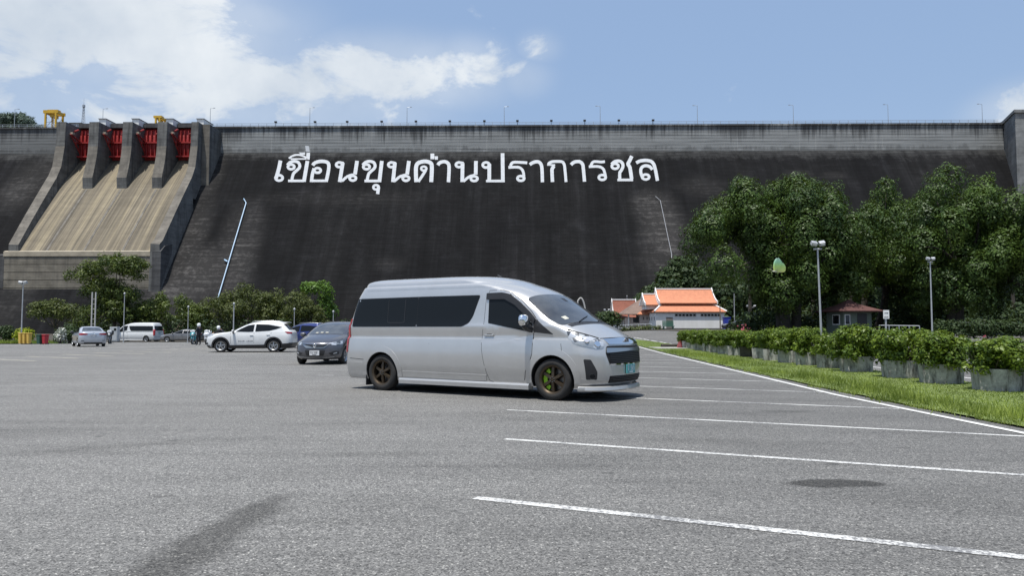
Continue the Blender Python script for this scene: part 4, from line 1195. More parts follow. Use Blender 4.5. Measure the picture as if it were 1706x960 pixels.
# ================================================================== BUILDINGS
m_wallw, t, b = newmat('whitewashed_wall')
o = t.coord('Object'); s1 = t.noise(t.mapping(o, (0, 0, 0), (0, 0, 0), (1, 1, 0.2)), 1.2, 6, 0.7)
t.l.new(t.ramp(s1, [(0.3, (0.70, 0.69, 0.66)), (0.62, (0.80, 0.79, 0.77)), (0.85, (0.5, 0.48, 0.45))]), b.inputs['Base Color']); b.inputs['Roughness'].default_value = 0.85
m_wallp = mat('stained_pinkish_wall', (0.50, 0.43, 0.39), 0.9, vary=0.25, scale=0.8)
def roof_mat(name, col):
    m, t, b = newmat(name)
    o = t.coord('Object'); xyz = t.sep(o)
    rr = t.math('FRACT', t.math('MULTIPLY', xyz[2], 4.2))
    n = t.noise(o, 1.5, 6, 0.7); n2 = t.noise(t.mapping(o, (0, 0, 0), (0, 0, 0), (6, 6, 1)), 1.2, 3, 0.6)
    c = t.ramp(n, [(0.25, tuple(q * 0.72 for q in col)), (0.7, col)])
    c = t.mix(1.0, c, t.ramp(n2, [(0.3, 0.85), (0.7, 1.1)]), 'MULTIPLY')
    c = t.mix(t.mrange(rr, 0, 0.18, 0.45, 0), c, tuple(q * 0.4 for q in col))
    t.l.new(c, b.inputs['Base Color']); b.inputs['Roughness'].default_value = 0.8
    return m
m_orange = roof_mat('orange_roof_tiles', (0.60, 0.235, 0.125))
m_redroof = roof_mat('old_red_roof_tiles', (0.26, 0.085, 0.05))
m_brown = roof_mat('brown_roof_tiles', (0.21, 0.145, 0.115))
m_barge = mat('white_bargeboard', (0.72, 0.71, 0.70), 0.7, vary=0.1)
m_shadow = mat('dark_opening', (0.03, 0.03, 0.032), 0.6, vary=0.1)
m_glassd = mat('dark_glass', (0.012, 0.014, 0.017), 0.08, vary=0.0, spec=0.6)
m_door = mat('grey_door', (0.20, 0.18, 0.16), 0.6, vary=0.15)
m_green = mat('green_paint', (0.03, 0.12, 0.085), 0.6, vary=0.2)
m_frame = mat('grey_vent_frame', (0.42, 0.41, 0.39), 0.8, vary=0.1)

def slope_roof(bm, x0, x1, y0, z0, y1, z1, th=0.12, in0=0.0, in1=0.0):
    """a roof plane rising from the eave (y0, z0) to (y1, z1); in0/in1 shorten its top edge"""
    P = [Vector((x0, y0, z0)), Vector((x1, y0, z0)), Vector((x1 - in1, y1, z1)), Vector((x0 + in0, y1, z1))]
    prism(bm, P, (0, 0, -th))
def gable(o, x0, x1, y0, y1, ze, zr, mroof, barge=True, th=0.14, curve=0.18):
    ym = (y0 + y1) / 2
    for s, (ya) in ((0, y0), (1, y1)):
        bm = bmesh.new(); n = 6
        prev = None
        for q in range(n + 1):
            u = q / n; y = ya + (ym - ya) * u; z = ze + (zr - ze) * (u - curve * math.sin(PI * u))
            cur = (y, z)
            if prev: prism(bm, [Vector((x0, prev[0], prev[1])), Vector((x1, prev[0], prev[1])), Vector((x1, y, z)), Vector((x0, y, z))], (0, 0, -th))
            prev = cur
        bmesh.ops.remove_doubles(bm, verts=bm.verts, dist=1e-4)
        done(bm, 'roof', o, mroof)
    bm = bmesh.new(); box(bm, x0 - 0.05, x1 + 0.05, ym - 0.14, ym + 0.14, zr - 0.05, zr + 0.16); done(bm, 'ridge', o, m_barge)
    if barge:
        for x in (x0 - 0.16, x1 + 0.02):
            bm = bmesh.new()
            for ya in (y0, y1):
                n = 6
                for q in range(n):
                    A = []
                    for u in (q / n, (q + 1) / n):
                        y = ya + (ym - ya) * u; z = ze + (zr - ze) * (u - curve * math.sin(PI * u)); A.append((y, z))
                    prism(bm, [Vector((x, A[0][0], A[0][1] - 0.2)), Vector((x, A[1][0], A[1][1] - 0.2)), Vector((x, A[1][0], A[1][1] + 0.28)), Vector((x, A[0][0], A[0][1] + 0.28))], (0.14, 0, 0))
            done(bm, 'bargeboard', o, m_barge)
            bm = bmesh.new(); prism(bm, [Vector((x + 0.02, y0 + 0.6, ze - 0.1)), Vector((x + 0.02, y1 - 0.6, ze - 0.1)), Vector((x + 0.02, ym, zr - 0.9))], (0.08, 0, 0)); done(bm, 'gable_panel', o, m_wallp)
YB = 120.0; kB = YB / FPX
pb = gat(1093, YB)
hall = thing('white_hall', pb, 'white walled hall with two tiers of bright orange tiled roof', 'building')
Wd = 114 * kB; D_ = 9.0; hw = 2.75
bm = bmesh.new(); box(bm, 0, Wd, 0, D_, -0.5, hw); box(bm, 1.5, Wd - 1.5, 1.6, D_ - 1.6, hw + 0.003, hw + 1.7); done(bm, 'wall', hall, m_wallw)
bm = bmesh.new(); box(bm, -0.08, Wd + 0.08, -0.08, -0.003, -0.5, 0.22); done(bm, 'plinth', hall, m_dark)
e = 0.32; zi = hw + 1.30
for nm, P in (('roof', [(-e, -e, hw), (Wd + e, -e, hw), (Wd - 1.5, 1.62, zi), (1.3, 1.62, zi)]), ('roof', [(-e, D_ + e, hw), (-e, -e, hw), (1.3, 1.62, zi), (1.3, D_ - 1.62, zi)]), ('roof', [(Wd + e, -e, hw), (Wd + e, D_ + e, hw), (Wd - 1.5, D_ - 1.62, zi), (Wd - 1.5, 1.62, zi)]), ('roof', [(Wd + e, D_ + e, hw), (-e, D_ + e, hw), (1.3, D_ - 1.62, zi), (Wd - 1.5, D_ - 1.62, zi)])):
    bm = bmesh.new(); prism(bm, [Vector(q) + Vector((0, 0, 0.16)) for q in P], (0, 0, -0.14)); done(bm, nm, hall, m_orange)
bm = bmesh.new()
for p, q in (((-e, -e, hw + 0.2), (1.3, 1.62, zi + 0.2)), ((Wd + e, -e, hw + 0.2), (Wd - 1.5, 1.62, zi + 0.2))): tube(bm, p, q, 0.14, n=6)
done(bm, 'hip_ridge', hall, m_barge)
gable(hall, 0.9, Wd - 0.9, 0.9, D_ - 0.9, hw + 1.6, 6.75, m_orange)
gable(hall, -1.3, 0.7, 1.6, D_ - 1.6, hw + 1.35, 5.9, m_orange)
bm = bmesh.new(); box(bm, -1.1, 0.7, 2.2, D_ - 2.2, hw + 0.6, hw + 1.5); done(bm, 'gable_wall', hall, m_wallw)
for x0, x1 in ((31 * kB, 67 * kB), (74 * kB, 108 * kB)):
    n = 6
    for i in range(n):
        a_ = x0 + (x1 - x0) * i / n
        bm = bmesh.new(); box(bm, a_ + 0.02, a_ + (x1 - x0) / n - 0.02, -0.05, -0.003, hw - 0.65, hw - 0.2)
        f_ = done(bm, 'window', hall, m_frame)
        bm = bmesh.new(); box(bm, a_ + 0.1, a_ + (x1 - x0) / n - 0.1, -0.056, -0.053, hw - 0.57, hw - 0.28); done(bm, 'pane', f_, m_glassd)
bm = bmesh.new(); box(bm, 17 * kB, 28 * kB, -0.06, -0.003, -0.1, 2.0); done(bm, 'door', hall, m_door)
bm = bmesh.new()
for y in (1.2, 3.2, 5.2, 7.2): box(bm, -0.05, -0.003, y, y + 0.3, 1.5, 2.1)
meta(done(bm, 'vent', hall, m_shadow), kind='stuff')
# low stained wing left of the hall
pw = gat(1068, YB + 6)
wing = thing('low_wing', pw, 'low stained pinkish wing with an orange lean-to roof left of the white hall', 'building')
Ww = 24 * kB * 1.05
bm = bmesh.new(); box(bm, 0, Ww - 0.1, 0, 5, -0.5, 2.6); done(bm, 'wall', wing, m_wallp)
bm = bmesh.new(); prism(bm, [Vector((-0.5, -0.5, 2.65)), Vector((Ww, -0.5, 2.65)), Vector((Ww, 3.0, 4.2)), Vector((1.6, 3.0, 4.2))], (0, 0, -0.12)); prism(bm, [Vector((-0.5, 5.4, 2.65)), Vector((-0.5, -0.5, 2.66)), Vector((1.6, 3.0, 4.21)), Vector((1.6, 5.4, 4.2))], (0, 0, -0.12)); done(bm, 'roof', wing, m_orange)
for x in (0.35, 0.95, 1.7):
    bm = bmesh.new(); box(bm, x, x + 0.14, -0.03, -0.003, 1.7, 2.15); done(bm, 'vent', wing, m_shadow)
# brown roofed house
ph = gat(1046, 128)
hs = thing('brown_house', ph, 'grey walled house with a big brown hipped roof left of the white hall', 'house')
bm = bmesh.new(); box(bm, 0.2, 4.6, 0, 6, -0.5, 2.2); done(bm, 'wall', hs, m_wallp)
bm = bmesh.new(); box(bm, 0.9, 3.6, -0.05, -0.004, 1.3, 2.2); done(bm, 'opening', hs, m_shadow)
for x in (0.0, 4.4):
    bm = bmesh.new(); box(bm, x, x + 0.2, -0.4, -0.2, -0.5, 2.75); done(bm, 'post', hs, m_wallw)
bm = bmesh.new()
for P in ([(-1.0, -0.9, 2.75), (5.4, -0.9, 2.75), (4.6, 3.0, 5.4), (2.6, 3.0, 5.4)], [(-1.0, 7, 2.75), (-1.0, -0.9, 2.76), (2.6, 3.0, 5.41), (2.6, 3.2, 5.4)], [(5.4, -0.9, 2.76), (5.4, 7, 2.75), (4.6, 3.2, 5.4), (4.6, 3.0, 5.41)]): prism(bm, [Vector(q) for q in P], (0, 0, -0.14))
done(bm, 'roof', hs, m_brown)
# red gabled house
pr2 = gat(1024, 134)
rh = thing('red_gabled_house', pr2, 'small house with a steep old red roof and white gable boards, leftmost of the houses', 'house')
bm = bmesh.new(); box(bm, 0.5, 4.0, 0.5, 5.5, -0.5, 2.3); done(bm, 'wall', rh, m_wallw)
bm = bmesh.new(); prism(bm, [Vector((-1.6, -1.2, 1.95)), Vector((4.2, -1.2, 2.2)), Vector((4.2, 1.2, 3.0)), Vector((0.0, 1.2, 3.0))], (0, 0, -0.12)); done(bm, 'porch_roof', rh, m_redroof)
for x in (-1.2, 1.4):
    bm = bmesh.new(); box(bm, x, x + 0.14, -1.0, -0.86, -0.5, 1.95); done(bm, 'post', rh, m_wallw)
gable(rh, 0.0, 4.2, 0.6, 5.4, 2.9, 5.6, m_redroof)
# hut under the trees
pk = gat(1405, 70)
hut = thing('guard_hut', pk, 'small green grey hut with a dull red pyramid roof in tree shade', 'hut', R(8))
m_hutw = mat('grey_green_wall', (0.13, 0.16, 0.13), 0.85, vary=0.15)  # wall tone lowered to stand in for shade under the trees
kH = 70 / FPX
bm = bmesh.new(); box(bm, 0, 2.9, 0, 2.8, -0.4, 2.15); done(bm, 'wall', hut, m_hutw)
bm = bmesh.new()
ap = Vector((1.45, 1.4, 3.35))
C4 = [Vector((-0.75, -0.75, 2.25)), Vector((3.65, -0.75, 2.25)), Vector((3.65, 3.55, 2.25)), Vector((-0.75, 3.55, 2.25))]
mids = [q.lerp(ap, 0.62) - Vector((0, 0, 0.12)) for q in C4]
for i in range(4):
    j = (i + 1) % 4
    prism(bm, [C4[i], C4[j], mids[j], mids[i]], (0, 0, -0.1)); prism(bm, [mids[i], mids[j], ap + (mids[j] - ap) * 0.02, ap + (mids[i] - ap) * 0.02], (0, 0, -0.1))
m_dredroof = roof_mat('shade_darkened_red_roof', (0.12, 0.052, 0.046)); done(bm, 'roof', hut, m_dredroof)  # tree shade is put into the roof colour, a darkened red
bm = bmesh.new(); box(bm, 1.45, 2.4, -0.05, -0.003, -0.3, 1.95); done(bm, 'door', hut, m_shadow)
bm = bmesh.new(); box(bm, -0.05, -0.003, 0.5, 1.7, 0.9, 1.9); fr = done(bm, 'window', hut, m_barge); bm = bmesh.new(); box(bm, -0.056, -0.053, 0.6, 1.6, 1.0, 1.8); done(bm, 'pane', fr, m_glassd)
bm = bmesh.new(); box(bm, 0.15, 0.7, -0.05, -0.003, 0.9, 1.9); fr = done(bm, 'window', hut, m_barge); bm = bmesh.new(); box(bm, 0.22, 0.63, -0.056, -0.053, 0.98, 1.82); done(bm, 'pane', fr, m_glassd)

# ================================================================== STREET FURNITURE
m_pole = mat('grey_lamp_pole', (0.40, 0.41, 0.42), 0.45, 0.3, vary=0.12)
m_lens = mat('lamp_glass', (0.55, 0.57, 0.58), 0.25, vary=0.05)
m_rust = mat('brown_steel', (0.13, 0.095, 0.07), 0.7, 0.2, vary=0.3)
def flood_lamp(px, Y, pyt, lab, heads=2, name='lamp_post', r=0.075, group=None, mpole=None, tilt=0.0, spread=0.35, hs=0.34):
    p = gat(px, Y); h = at(px, pyt, Y).z - p.z
    o = thing(name, p, lab, 'lamp post', 0, group); o.rotation_euler = (0, tilt, 0)
    bm = bmesh.new(); tube(bm, (0, 0, -0.1), (0, 0, h - 0.1), r, r * 0.6, 10); done(bm, 'pole', o, mpole or m_pole, 40)
    bm = bmesh.new(); box(bm, -0.16, 0.16, -0.16, 0.16, -0.05, 0.03); done(bm, 'base_plate', o, m_pole)
    if heads == 2:
        bm = bmesh.new(); tube(bm, (-spread, 0, h - 0.12), (spread, 0, h - 0.12), 0.035, n=6); done(bm, 'arm', o, m_pole)
        for s in (-1, 1):
            M = Matrix.Translation((s * spread, -0.05, h + 0.06)) @ Matrix.Rotation(R(35), 4, 'X') @ Matrix.Rotation(s * R(-10), 4, 'Y')
            bm = bmesh.new(); box(bm, -hs / 2, hs / 2, -0.08, 0.08, -hs * 0.35, hs * 0.35, 0.02, M); hd = done(bm, 'lamp_head', o, m_pole)
            bm = bmesh.new(); box(bm, -hs / 2 + 0.03, hs / 2 - 0.03, -0.095, -0.082, -hs * 0.35 + 0.03, hs * 0.35 - 0.03, 0, M); done(bm, 'lens', hd, m_lens)
    elif heads == 1:
        bm = bmesh.new(); lathe(bm, [(0.03, h - 0.1), (0.09, h - 0.05), (0.11, h + 0.06), (0.07, h + 0.14), (0.02, h + 0.16)], 12); done(bm, 'lamp_head', o, m_pole, 50)
    return o
flood_lamp(1369, 24.5, 409, 'tall grey lamp post with twin square floodlights behind the planters', hs=0.19, spread=0.13, r=0.042, tilt=-0.02)
flood_lamp(1553, 42, 433, 'tall thin grey lamp post in front of the darkest tree shade', hs=0.20, spread=0.14, r=0.05)
flood_lamp(36, 67, 472, 'grey lamp post with square floodlights beside the yellow bins', hs=0.34, spread=0.2, r=0.065)
flood_lamp(1200, 45, 505, 'thin brown pole standing before the white hall', heads=0, r=0.045, mpole=m_rust)
flood_lamp(1224, 110, 488, 'thin pale pole right of the white hall', heads=0, r=0.09)
flood_lamp(1252, 105, 511, 'short twin globe lamp in the shade right of the white hall', r=0.05, spread=0.5)
flood_lamp(1020, 118, 502, 'thin dark pole before the red gabled house', heads=0, r=0.06, mpole=m_rust)
flood_lamp(1011, 122, 517, 'short twin head lamp above the dark shrub left of the houses', r=0.05, spread=0.35, hs=0.3)
flood_lamp(1045, 140, 494, 'pole with one globe lamp behind the red gabled house', heads=1, r=0.07)
flood_lamp(206, 80, 490, 'thin lamp post in front of the tallest left tree', heads=1, r=0.06)
flood_lamp(313, 78, 512, 'thin pole rising behind the dark grey car', heads=1, r=0.05)
flood_lamp(389, 70, 507, 'bare thin lamp post rising behind the bonnet of the white crossover', heads=1, r=0.075)
flood_lamp(490, 72, 516, 'short globe lamp post behind the roof of the white crossover', heads=1, r=0.05)
flood_lamp(555, 74, 520, 'thin lamp post close to the back of the silver minibus', heads=1, r=0.05)
# lattice pole
p = gat(155, 73); h = at(155, 487, 73).z - p.z
o = thing('lattice_pole', p, 'pale two legged ladder pole behind the silver saloon', 'pole')
for x in (-0.17, 0.17):
    bm = bmesh.new(); box(bm, x - 0.05, x + 0.05, -0.05, 0.05, -0.1, h); done(bm, 'leg', o, m_frame)
for k in range(9):
    bm = bmesh.new(); box(bm, -0.118, 0.118, -0.02, 0.02, 0.4 + k * (h - 0.6) / 9, 0.44 + k * (h - 0.6) / 9); done(bm, 'rung', o, m_frame)
# arrow sign
p = gat(1477, 34); top = at(1477, 517, 34).z - p.z; bot = at(1477, 531.5, 34).z - p.z
o = thing('arrow_sign', p, 'white sign with a black arrow pointing right on a grey post', 'road sign')
bm = bmesh.new(); tube(bm, (0, 0.05, -0.1), (0, 0.05, top - 0.03), 0.04, n=10); done(bm, 'post', o, m_pole, 40)
bm = bmesh.new(); box(bm, -0.135, 0.135, -0.015, 0.005, bot, top, 0.006); bd = done(bm, 'board', o, mat('white_sign_face', (0.75, 0.75, 0.74), 0.5, vary=0.03))
zc = bot + (top - bot) * 0.66
bm = bmesh.new(); box(bm, -0.085, 0.03, -0.021, -0.0165, zc - 0.012, zc + 0.012); prism(bm, [Vector((0.03, -0.021, zc - 0.035)), Vector((0.09, -0.021, zc)), Vector((0.03, -0.021, zc + 0.035))], (0, 0.0045, 0)); done(bm, 'arrow', bd, m_blk)
bm = bmesh.new()
for i, x in enumerate((-0.09, -0.05, -0.01, 0.035, 0.075)): box(bm, x - 0.013, x + 0.013, -0.021, -0.0165, bot + 0.05, bot + 0.05 + 0.05 + 0.02 * (i % 2))
meta(done(bm, 'lettering', bd, mat('grey_print', (0.2, 0.2, 0.2), 0.6, vary=0)), kind='stuff')
# white pipe fences; the grey steel on some puts tree shade into the colour
def pipe_fence(p0, p1, h, n, lab, m=m_lens, rails=(0.5, 1.0), r=0.035):
    p0, p1 = Vector(p0), Vector(p1); d = p1 - p0
    o = thing('pipe_fence', p0, lab, 'fence', math.atan2(d.y, d.x)); L = d.xy.length
    for k in range(n):
        bm = bmesh.new(); u = k / (n - 1); tube(bm, (L * u, 0, d.z * u - 0.1), (L * u, 0, d.z * u + h), r * 1.2, n=6); done(bm, 'post', o, m)
    for q in rails:
        bm = bmesh.new(); tube(bm, (0, 0, h * q), (L, 0, d.z + h * q), r, n=6); done(bm, 'rail', o, m)
pipe_fence(gat(1465, 62), gat(1532, 60), 1.05, 5, 'short pale pipe fence greyed for tree shade, left of the far hedge', m_galv)
pipe_fence(gat(1592, 66), gat(1760, 66), 1.2, 8, 'long pale pipe fence greyed for tree shade, behind the far hedge', m_galv)
pipe_fence(gat(1238, 96), gat(1345, 96), 1.0, 7, 'grey pipe fence in the shade under the biggest tree', m_galv)
pipe_fence(gat(1031, 115), gat(1086, 115), 0.95, 6, 'white railing in front of the low pinkish wing', m_lens)
shr = []
rng = np.random.default_rng(90)
for i in range(70):
    p = gat(rng.uniform(1036, 1100), 113.5 + rng.uniform(-0.6, 0.6)); shr.append([p.x, p.y, p.z + rng.uniform(0.0, 0.3)])
V, T = puffs_to_leaves(np.array(shr), rng.uniform(0.3, 0.55, 70), 110, 0.13, rng)
meta(link('undergrowth', np_mesh('undergrowth', V, 4, T), None, m_olive), kind='stuff')
# green cart, blue booth
p = gat(1105, 112); kG = 112 / FPX
o = thing('green_cart', p, 'green slatted bench cart standing in front of the white hall door', 'cart')
bm = bmesh.new(); box(bm, 0, 1.7, 0, 0.7, 0.45, 0.58)
done(bm, 'seat', o, m_green)
for k in range(4):
    bm = bmesh.new(); box(bm, 0, 1.7, 0.7, 0.76, 0.62 + 0.19 * k, 0.77 + 0.19 * k); done(bm, 'slat', o, m_green)
for x in (0.1, 1.5):
    for y in (0.05, 0.6):
        bm = bmesh.new(); box(bm, x, x + 0.1, y, y + 0.1, -0.1, 0.45); done(bm, 'leg', o, m_green)
p = gat(1207, 112)
o = thing('blue_booth', p, 'narrow bright blue booth at the right end of the white hall', 'portable toilet')
m_blue = mat('blue_plastic', (0.03, 0.05, 0.33), 0.5, vary=0.12)
bm = bmesh.new(); box(bm, 0, 0.95, 0, 0.95, 0, 1.75, 0.04); done(bm, 'cabin', o, m_blue)
bm = bmesh.new(); box(bm, 0.12, 0.83, -0.035, -0.003, 0.1, 1.6); dd = done(bm, 'door', o, m_blue)
bm = bmesh.new(); box(bm, 0.7, 0.76, -0.06, -0.037, 0.8, 1.0); done(bm, 'handle', dd, m_pole)
bm = bmesh.new(); box(bm, -0.05, 1.0, -0.05, 1.0, 1.752, 1.86, 0.03); done(bm, 'roof', o, m_blue)
# pink road barrier and slab
m_pink = mat('faded_pink_plastic', (0.66, 0.16, 0.15), 0.55, vary=0.15, scale=4)
p = gat(1137, 45.5)
o = thing('road_barrier', p, 'faded pink plastic road barrier at the far end of the planters', 'barrier', R(20))
bm = bmesh.new()
prof_b = [(-0.26, 0.0), (-0.26, 0.10), (-0.13, 0.34), (-0.10, 0.62), (0.10, 0.62), (0.13, 0.34), (0.26, 0.10), (0.26, 0)]
prism_x(bm, prof_b, -0.24, 0.24); done(bm, 'body', o, m_pink)
bm = bmesh.new(); box(bm, -0.16, 0.16, -0.06, 0.06, 0.622, 0.74, 0.02); done(bm, 'handle', o, m_pink)
m_slab = mat('old_concrete_slab', (0.34, 0.33, 0.30), 0.9, vary=0.2, scale=1.5)
bm = bmesh.new(); q = gnd(1112, 581); box(bm, q.x - 0.9, q.x + 0.9, q.y - 1.5, q.y + 1.5, q.z - 0.03, q.z + 0.06); meta(done(bm, 'slab', None, m_slab), kind='structure')
q = gat(1120, 47); o = thing('tree_log', q + Vector((0, 0, 0.1)), 'dark weathered log lying on the grass beside the pink barrier', 'log', R(12))
bm = bmesh.new(); limb(bm, (-0.75, 0, 0), (0.6, 0, 0.06), 0.13, 0.10, np.random.default_rng(2), 0.03); done(bm, 'trunk', o, m_barkd, 60)
# bins
def bin_(px, Y, col, lab, w_=0.5, h=0.85, lidc=None):
    p = gat(px, Y); o = thing('waste_bin', p, lab, 'bin', R(-20), 'rubbish bins on the left verge')
    m = mat('bin_plastic', col, 0.5, vary=0.12)
    bm = bmesh.new()
    rings = []
    for s, z in ((0.80, 0.05), (1.0, h)): rings.append([bm.verts.new((sx * w_ / 2 * s, sy * w_ / 2 * s, z)) for sx, sy in ((-1, -1), (1, -1), (1, 1), (-1, 1))])
    for i in range(4): bm.faces.new((rings[0][i], rings[0][(i + 1) % 4], rings[1][(i + 1) % 4], rings[1][i]))
    bm.faces.new(rings[0][::-1]); bm.faces.new(rings[1])
    bmesh.ops.bevel(bm, geom=bm.edges[:], offset=0.03, segments=2, affect='EDGES'); done(bm, 'body', o, m)
    bm = bmesh.new(); box(bm, -w_ * 0.55, w_ * 0.55, -w_ * 0.55, w_ * 0.55, h + 0.003, h + 0.1, 0.03); done(bm, 'lid', o, mat('bin_lid_plastic', lidc or col, 0.5, vary=0.1))
    for x in (-w_ * 0.3, w_ * 0.3):
        bm = bmesh.new(); tube(bm, (x - 0.03, w_ * 0.42, 0.08), (x + 0.03, w_ * 0.42, 0.08), 0.08, n=12); done(bm, 'wheel', o, m_blk)
bin_(67.5, 65.5, (0.02, 0.07, 0.045), 'dark green wheeled bin left of the red bin', 0.46, 0.78)
bin_(76, 65.5, (0.40, 0.03, 0.04), 'red wheeled bin right of the dark green bin', 0.42, 0.78)
for px, lab in ((35.5, 'yellow bin left of the lamp post on the left verge'), (42, 'middle yellow bin of the three on the left verge'), (49, 'yellow bin farthest right of the yellow three')):
    bin_(px, 66.2, (0.60, 0.40, 0.09), lab, 0.34, 0.92)
# pale cabinet beside the white minibus
p = gat(189.5, 83); o = thing('utility_cabinet', p, 'pale grey cabinet with a small dark window beside the white minibus', 'cabinet', R(10))
m_cab = mat('pale_grey_panel', (0.42, 0.44, 0.45), 0.6, vary=0.1)
bm = bmesh.new(); box(bm, -0.42, 0.36, 0, 0.9, 0.1, 1.72, 0.03); done(bm, 'cabin', o, m_cab)
bm = bmesh.new(); box(bm, 0.02, 0.26, -0.02, -0.002, 1.3, 1.55); done(bm, 'window', o, m_glassd)
bm = bmesh.new(); box(bm, -0.35, 0.29, -0.015, -0.002, 0.2, 1.2); done(bm, 'door', o, m_cab)
bm = bmesh.new(); box(bm, -0.46, 0.40, -0.05, 0.95, -0.1, 0.098); done(bm, 'plinth', o, m_dark)
# low wall behind the motorcycles
a_, b_ = gat(284, 93), gat(395, 93)
o = thing('low_wall', a_, 'low dark retaining wall behind the motorcycles', 'wall'); L = (b_ - a_).x
n = 9
for k in range(n):
    bm = bmesh.new(); box(bm, L * k / n + 0.02, L * (k + 1) / n - 0.02, 0, 0.3, -0.2, 0.95, 0.015); done(bm, 'panel', o, m_dark)
# pale arched ornament behind the windscreen of the minibus
p = gat(968, 100); o = thing('arched_ornament', p, 'pale curved arch showing just behind the windscreen of the silver minibus', 'ornament')
z1 = at(968, 497, 100).z - p.z; xs = at(977, 520, 100).x - p.x; x0_ = at(962.5, 515, 100).x - p.x
bm = bmesh.new(); path_tube(bm, catmull([(x0_, 0, 0.0), (x0_, 0, z1 * 0.80), (x0_ + 0.12, 0, z1 * 0.95), (0.05, 0, z1), (xs * 0.55, 0, z1 * 0.86), (xs * 0.9, 0, z1 * 0.55), (xs * 1.1, 0, 0)], 4), 0.11, 8); done(bm, 'arch', o, m_frame, 60)
bm = bmesh.new(); box(bm, -0.8, 1.3, -0.3, 0.3, -0.1, 0.12); done(bm, 'base', o, m_dark)
# ================================================================== VEHICLES
def paint(name, col, metal=0.5, rough=0.32, coat=0.7):
    m, t, b = newmat(name)
    o = t.coord('Object')
    n = t.noise(o, 2.2, 4, 0.6); fl = t.noise(o, 900, 1, 0.5)
    c = t.ramp(n, [(0.3, tuple(q * 0.95 for q in col)), (0.7, tuple(min(1, q * 1.03) for q in col))])
    z = t.sep(o)[2]
    dust = t.math('MULTIPLY', t.mrange(z, 0.15, 0.75, 0.35, 0.0, True), t.mrange(t.noise(o, 5, 5, 0.7), 0.3, 0.7, 0.4, 1))
    c = t.mix(dust, c, (0.26, 0.245, 0.22))
    t.l.new(c, b.inputs['Base Color'])
    t.l.new(t.math('ADD', t.math('MULTIPLY', dust, 0.5), rough), b.inputs['Roughness'])
    b.inputs['Metallic'].default_value = metal
    b.inputs['Coat Weight'].default_value = coat; b.inputs['Coat Roughness'].default_value = 0.06
    return m
m_silver = paint('silver_metallic_paint', (0.575, 0.570, 0.558), 0.60, 0.28, 0.7)
m_vwhite = paint('white_car_paint', (0.66, 0.67, 0.67), 0.0, 0.35, 0.6)
m_grey_p = paint('graphite_metallic_paint', (0.10, 0.10, 0.115), 0.55, 0.30, 0.8)
m_blue_p = paint('dark_blue_metallic_paint', (0.015, 0.03, 0.15), 0.4, 0.30, 0.8)
m_silv2 = paint('pale_silver_paint', (0.46, 0.49, 0.54), 0.4, 0.34, 0.7)
m_dgrey = paint('dark_silver_paint', (0.20, 0.20, 0.205), 0.5, 0.34, 0.6)
m_black_p = paint('black_car_paint', (0.015, 0.016, 0.018), 0.1, 0.25, 0.8)
m_under = mat('underbody_black', (0.012, 0.012, 0.013), 0.8, vary=0.1)
m_trim = mat('black_plastic_trim', (0.022, 0.022, 0.024), 0.45, vary=0.15, scale=20)
m_cglass, t, b = newmat('tinted_car_glass')
b.inputs['Base Color'].default_value = (0.010, 0.012, 0.014, 1); b.inputs['Roughness'].default_value = 0.03
b.inputs['Specular IOR Level'].default_value = 0.20
m_wglass, t, b = newmat('windscreen_glass')
n = t.noise(t.coord('Object'), 2.0, 3, 0.6)
t.l.new(t.ramp(n, [(0.35, (0.040, 0.046, 0.056)), (0.65, (0.085, 0.092, 0.10))]), b.inputs['Base Color']); b.inputs['Roughness'].default_value = 0.04  # reflected sky is put into this mottled grey-blue base colour
b.inputs['Specular IOR Level'].default_value = 0.9
m_chrome = mat('chrome', (0.80, 0.81, 0.82), 0.08, 1.0, vary=0.0)
m_schrome = mat('satin_chrome', (0.45, 0.46, 0.47), 0.28, 1.0, vary=0.0)
m_lamp, t, b = newmat('headlamp_clear_lens')
o = t.coord('Object')
v = t.voronoi(t.mapping(o, (0, 0, 0), (0.3, 0.2, 0.5), (1, 1, 1.6)), 8.5, 'F1', 1)
t.l.new(t.ramp(t.sep(v)[0], [(0.0, (0.10, 0.105, 0.11)), (0.3, (0.38, 0.40, 0.41)), (0.7, (0.68, 0.69, 0.70))], 'CONSTANT'), b.inputs['Base Color'])
b.inputs['Metallic'].default_value = 0.55; b.inputs['Roughness'].default_value = 0.22; b.inputs['Coat Weight'].default_value = 1.0; b.inputs['Coat Roughness'].default_value = 0.03
m_tail, t, b = newmat('red_tail_lens')
zq = t.math('FRACT', t.math('MULTIPLY', t.sep(t.coord('Object'))[2], 9))
t.l.new(t.ramp(zq, [(0.0, (0.22, 0.004, 0.006)), (0.12, (0.50, 0.012, 0.015)), (0.9, (0.42, 0.010, 0.012))]), b.inputs['Base Color']); b.inputs['Roughness'].default_value = 0.18; b.inputs['Coat Weight'].default_value = 1.0
m_tail2 = mat('dark_red_lens', (0.26, 0.010, 0.012), 0.15, vary=0.2)
m_amber = mat('amber_lens', (0.5, 0.16, 0.02), 0.2, vary=0.0)
m_tyre = mat('tyre_rubber', (0.024, 0.023, 0.022), 0.85, vary=0.25, scale=8, bump=0.2, bscale=60)
m_bronze = mat('bronze_rim_paint', (0.080, 0.060, 0.040), 0.38, 0.7, vary=0.12)
m_rim = mat('alloy_rim_paint', (0.45, 0.46, 0.47), 0.35, 0.8, vary=0.1)
m_rimd = mat('dark_rim_paint', (0.03, 0.03, 0.032), 0.5, vary=0.1)
m_disc = mat('brake_disc_steel', (0.22, 0.21, 0.20), 0.4, 0.9, vary=0.1)
m_calip = mat('lime_green_caliper', (0.32, 0.62, 0.02), 0.4, vary=0.08)
m_teal = mat('teal_plate', (0.09, 0.34, 0.35), 0.5, vary=0.08)
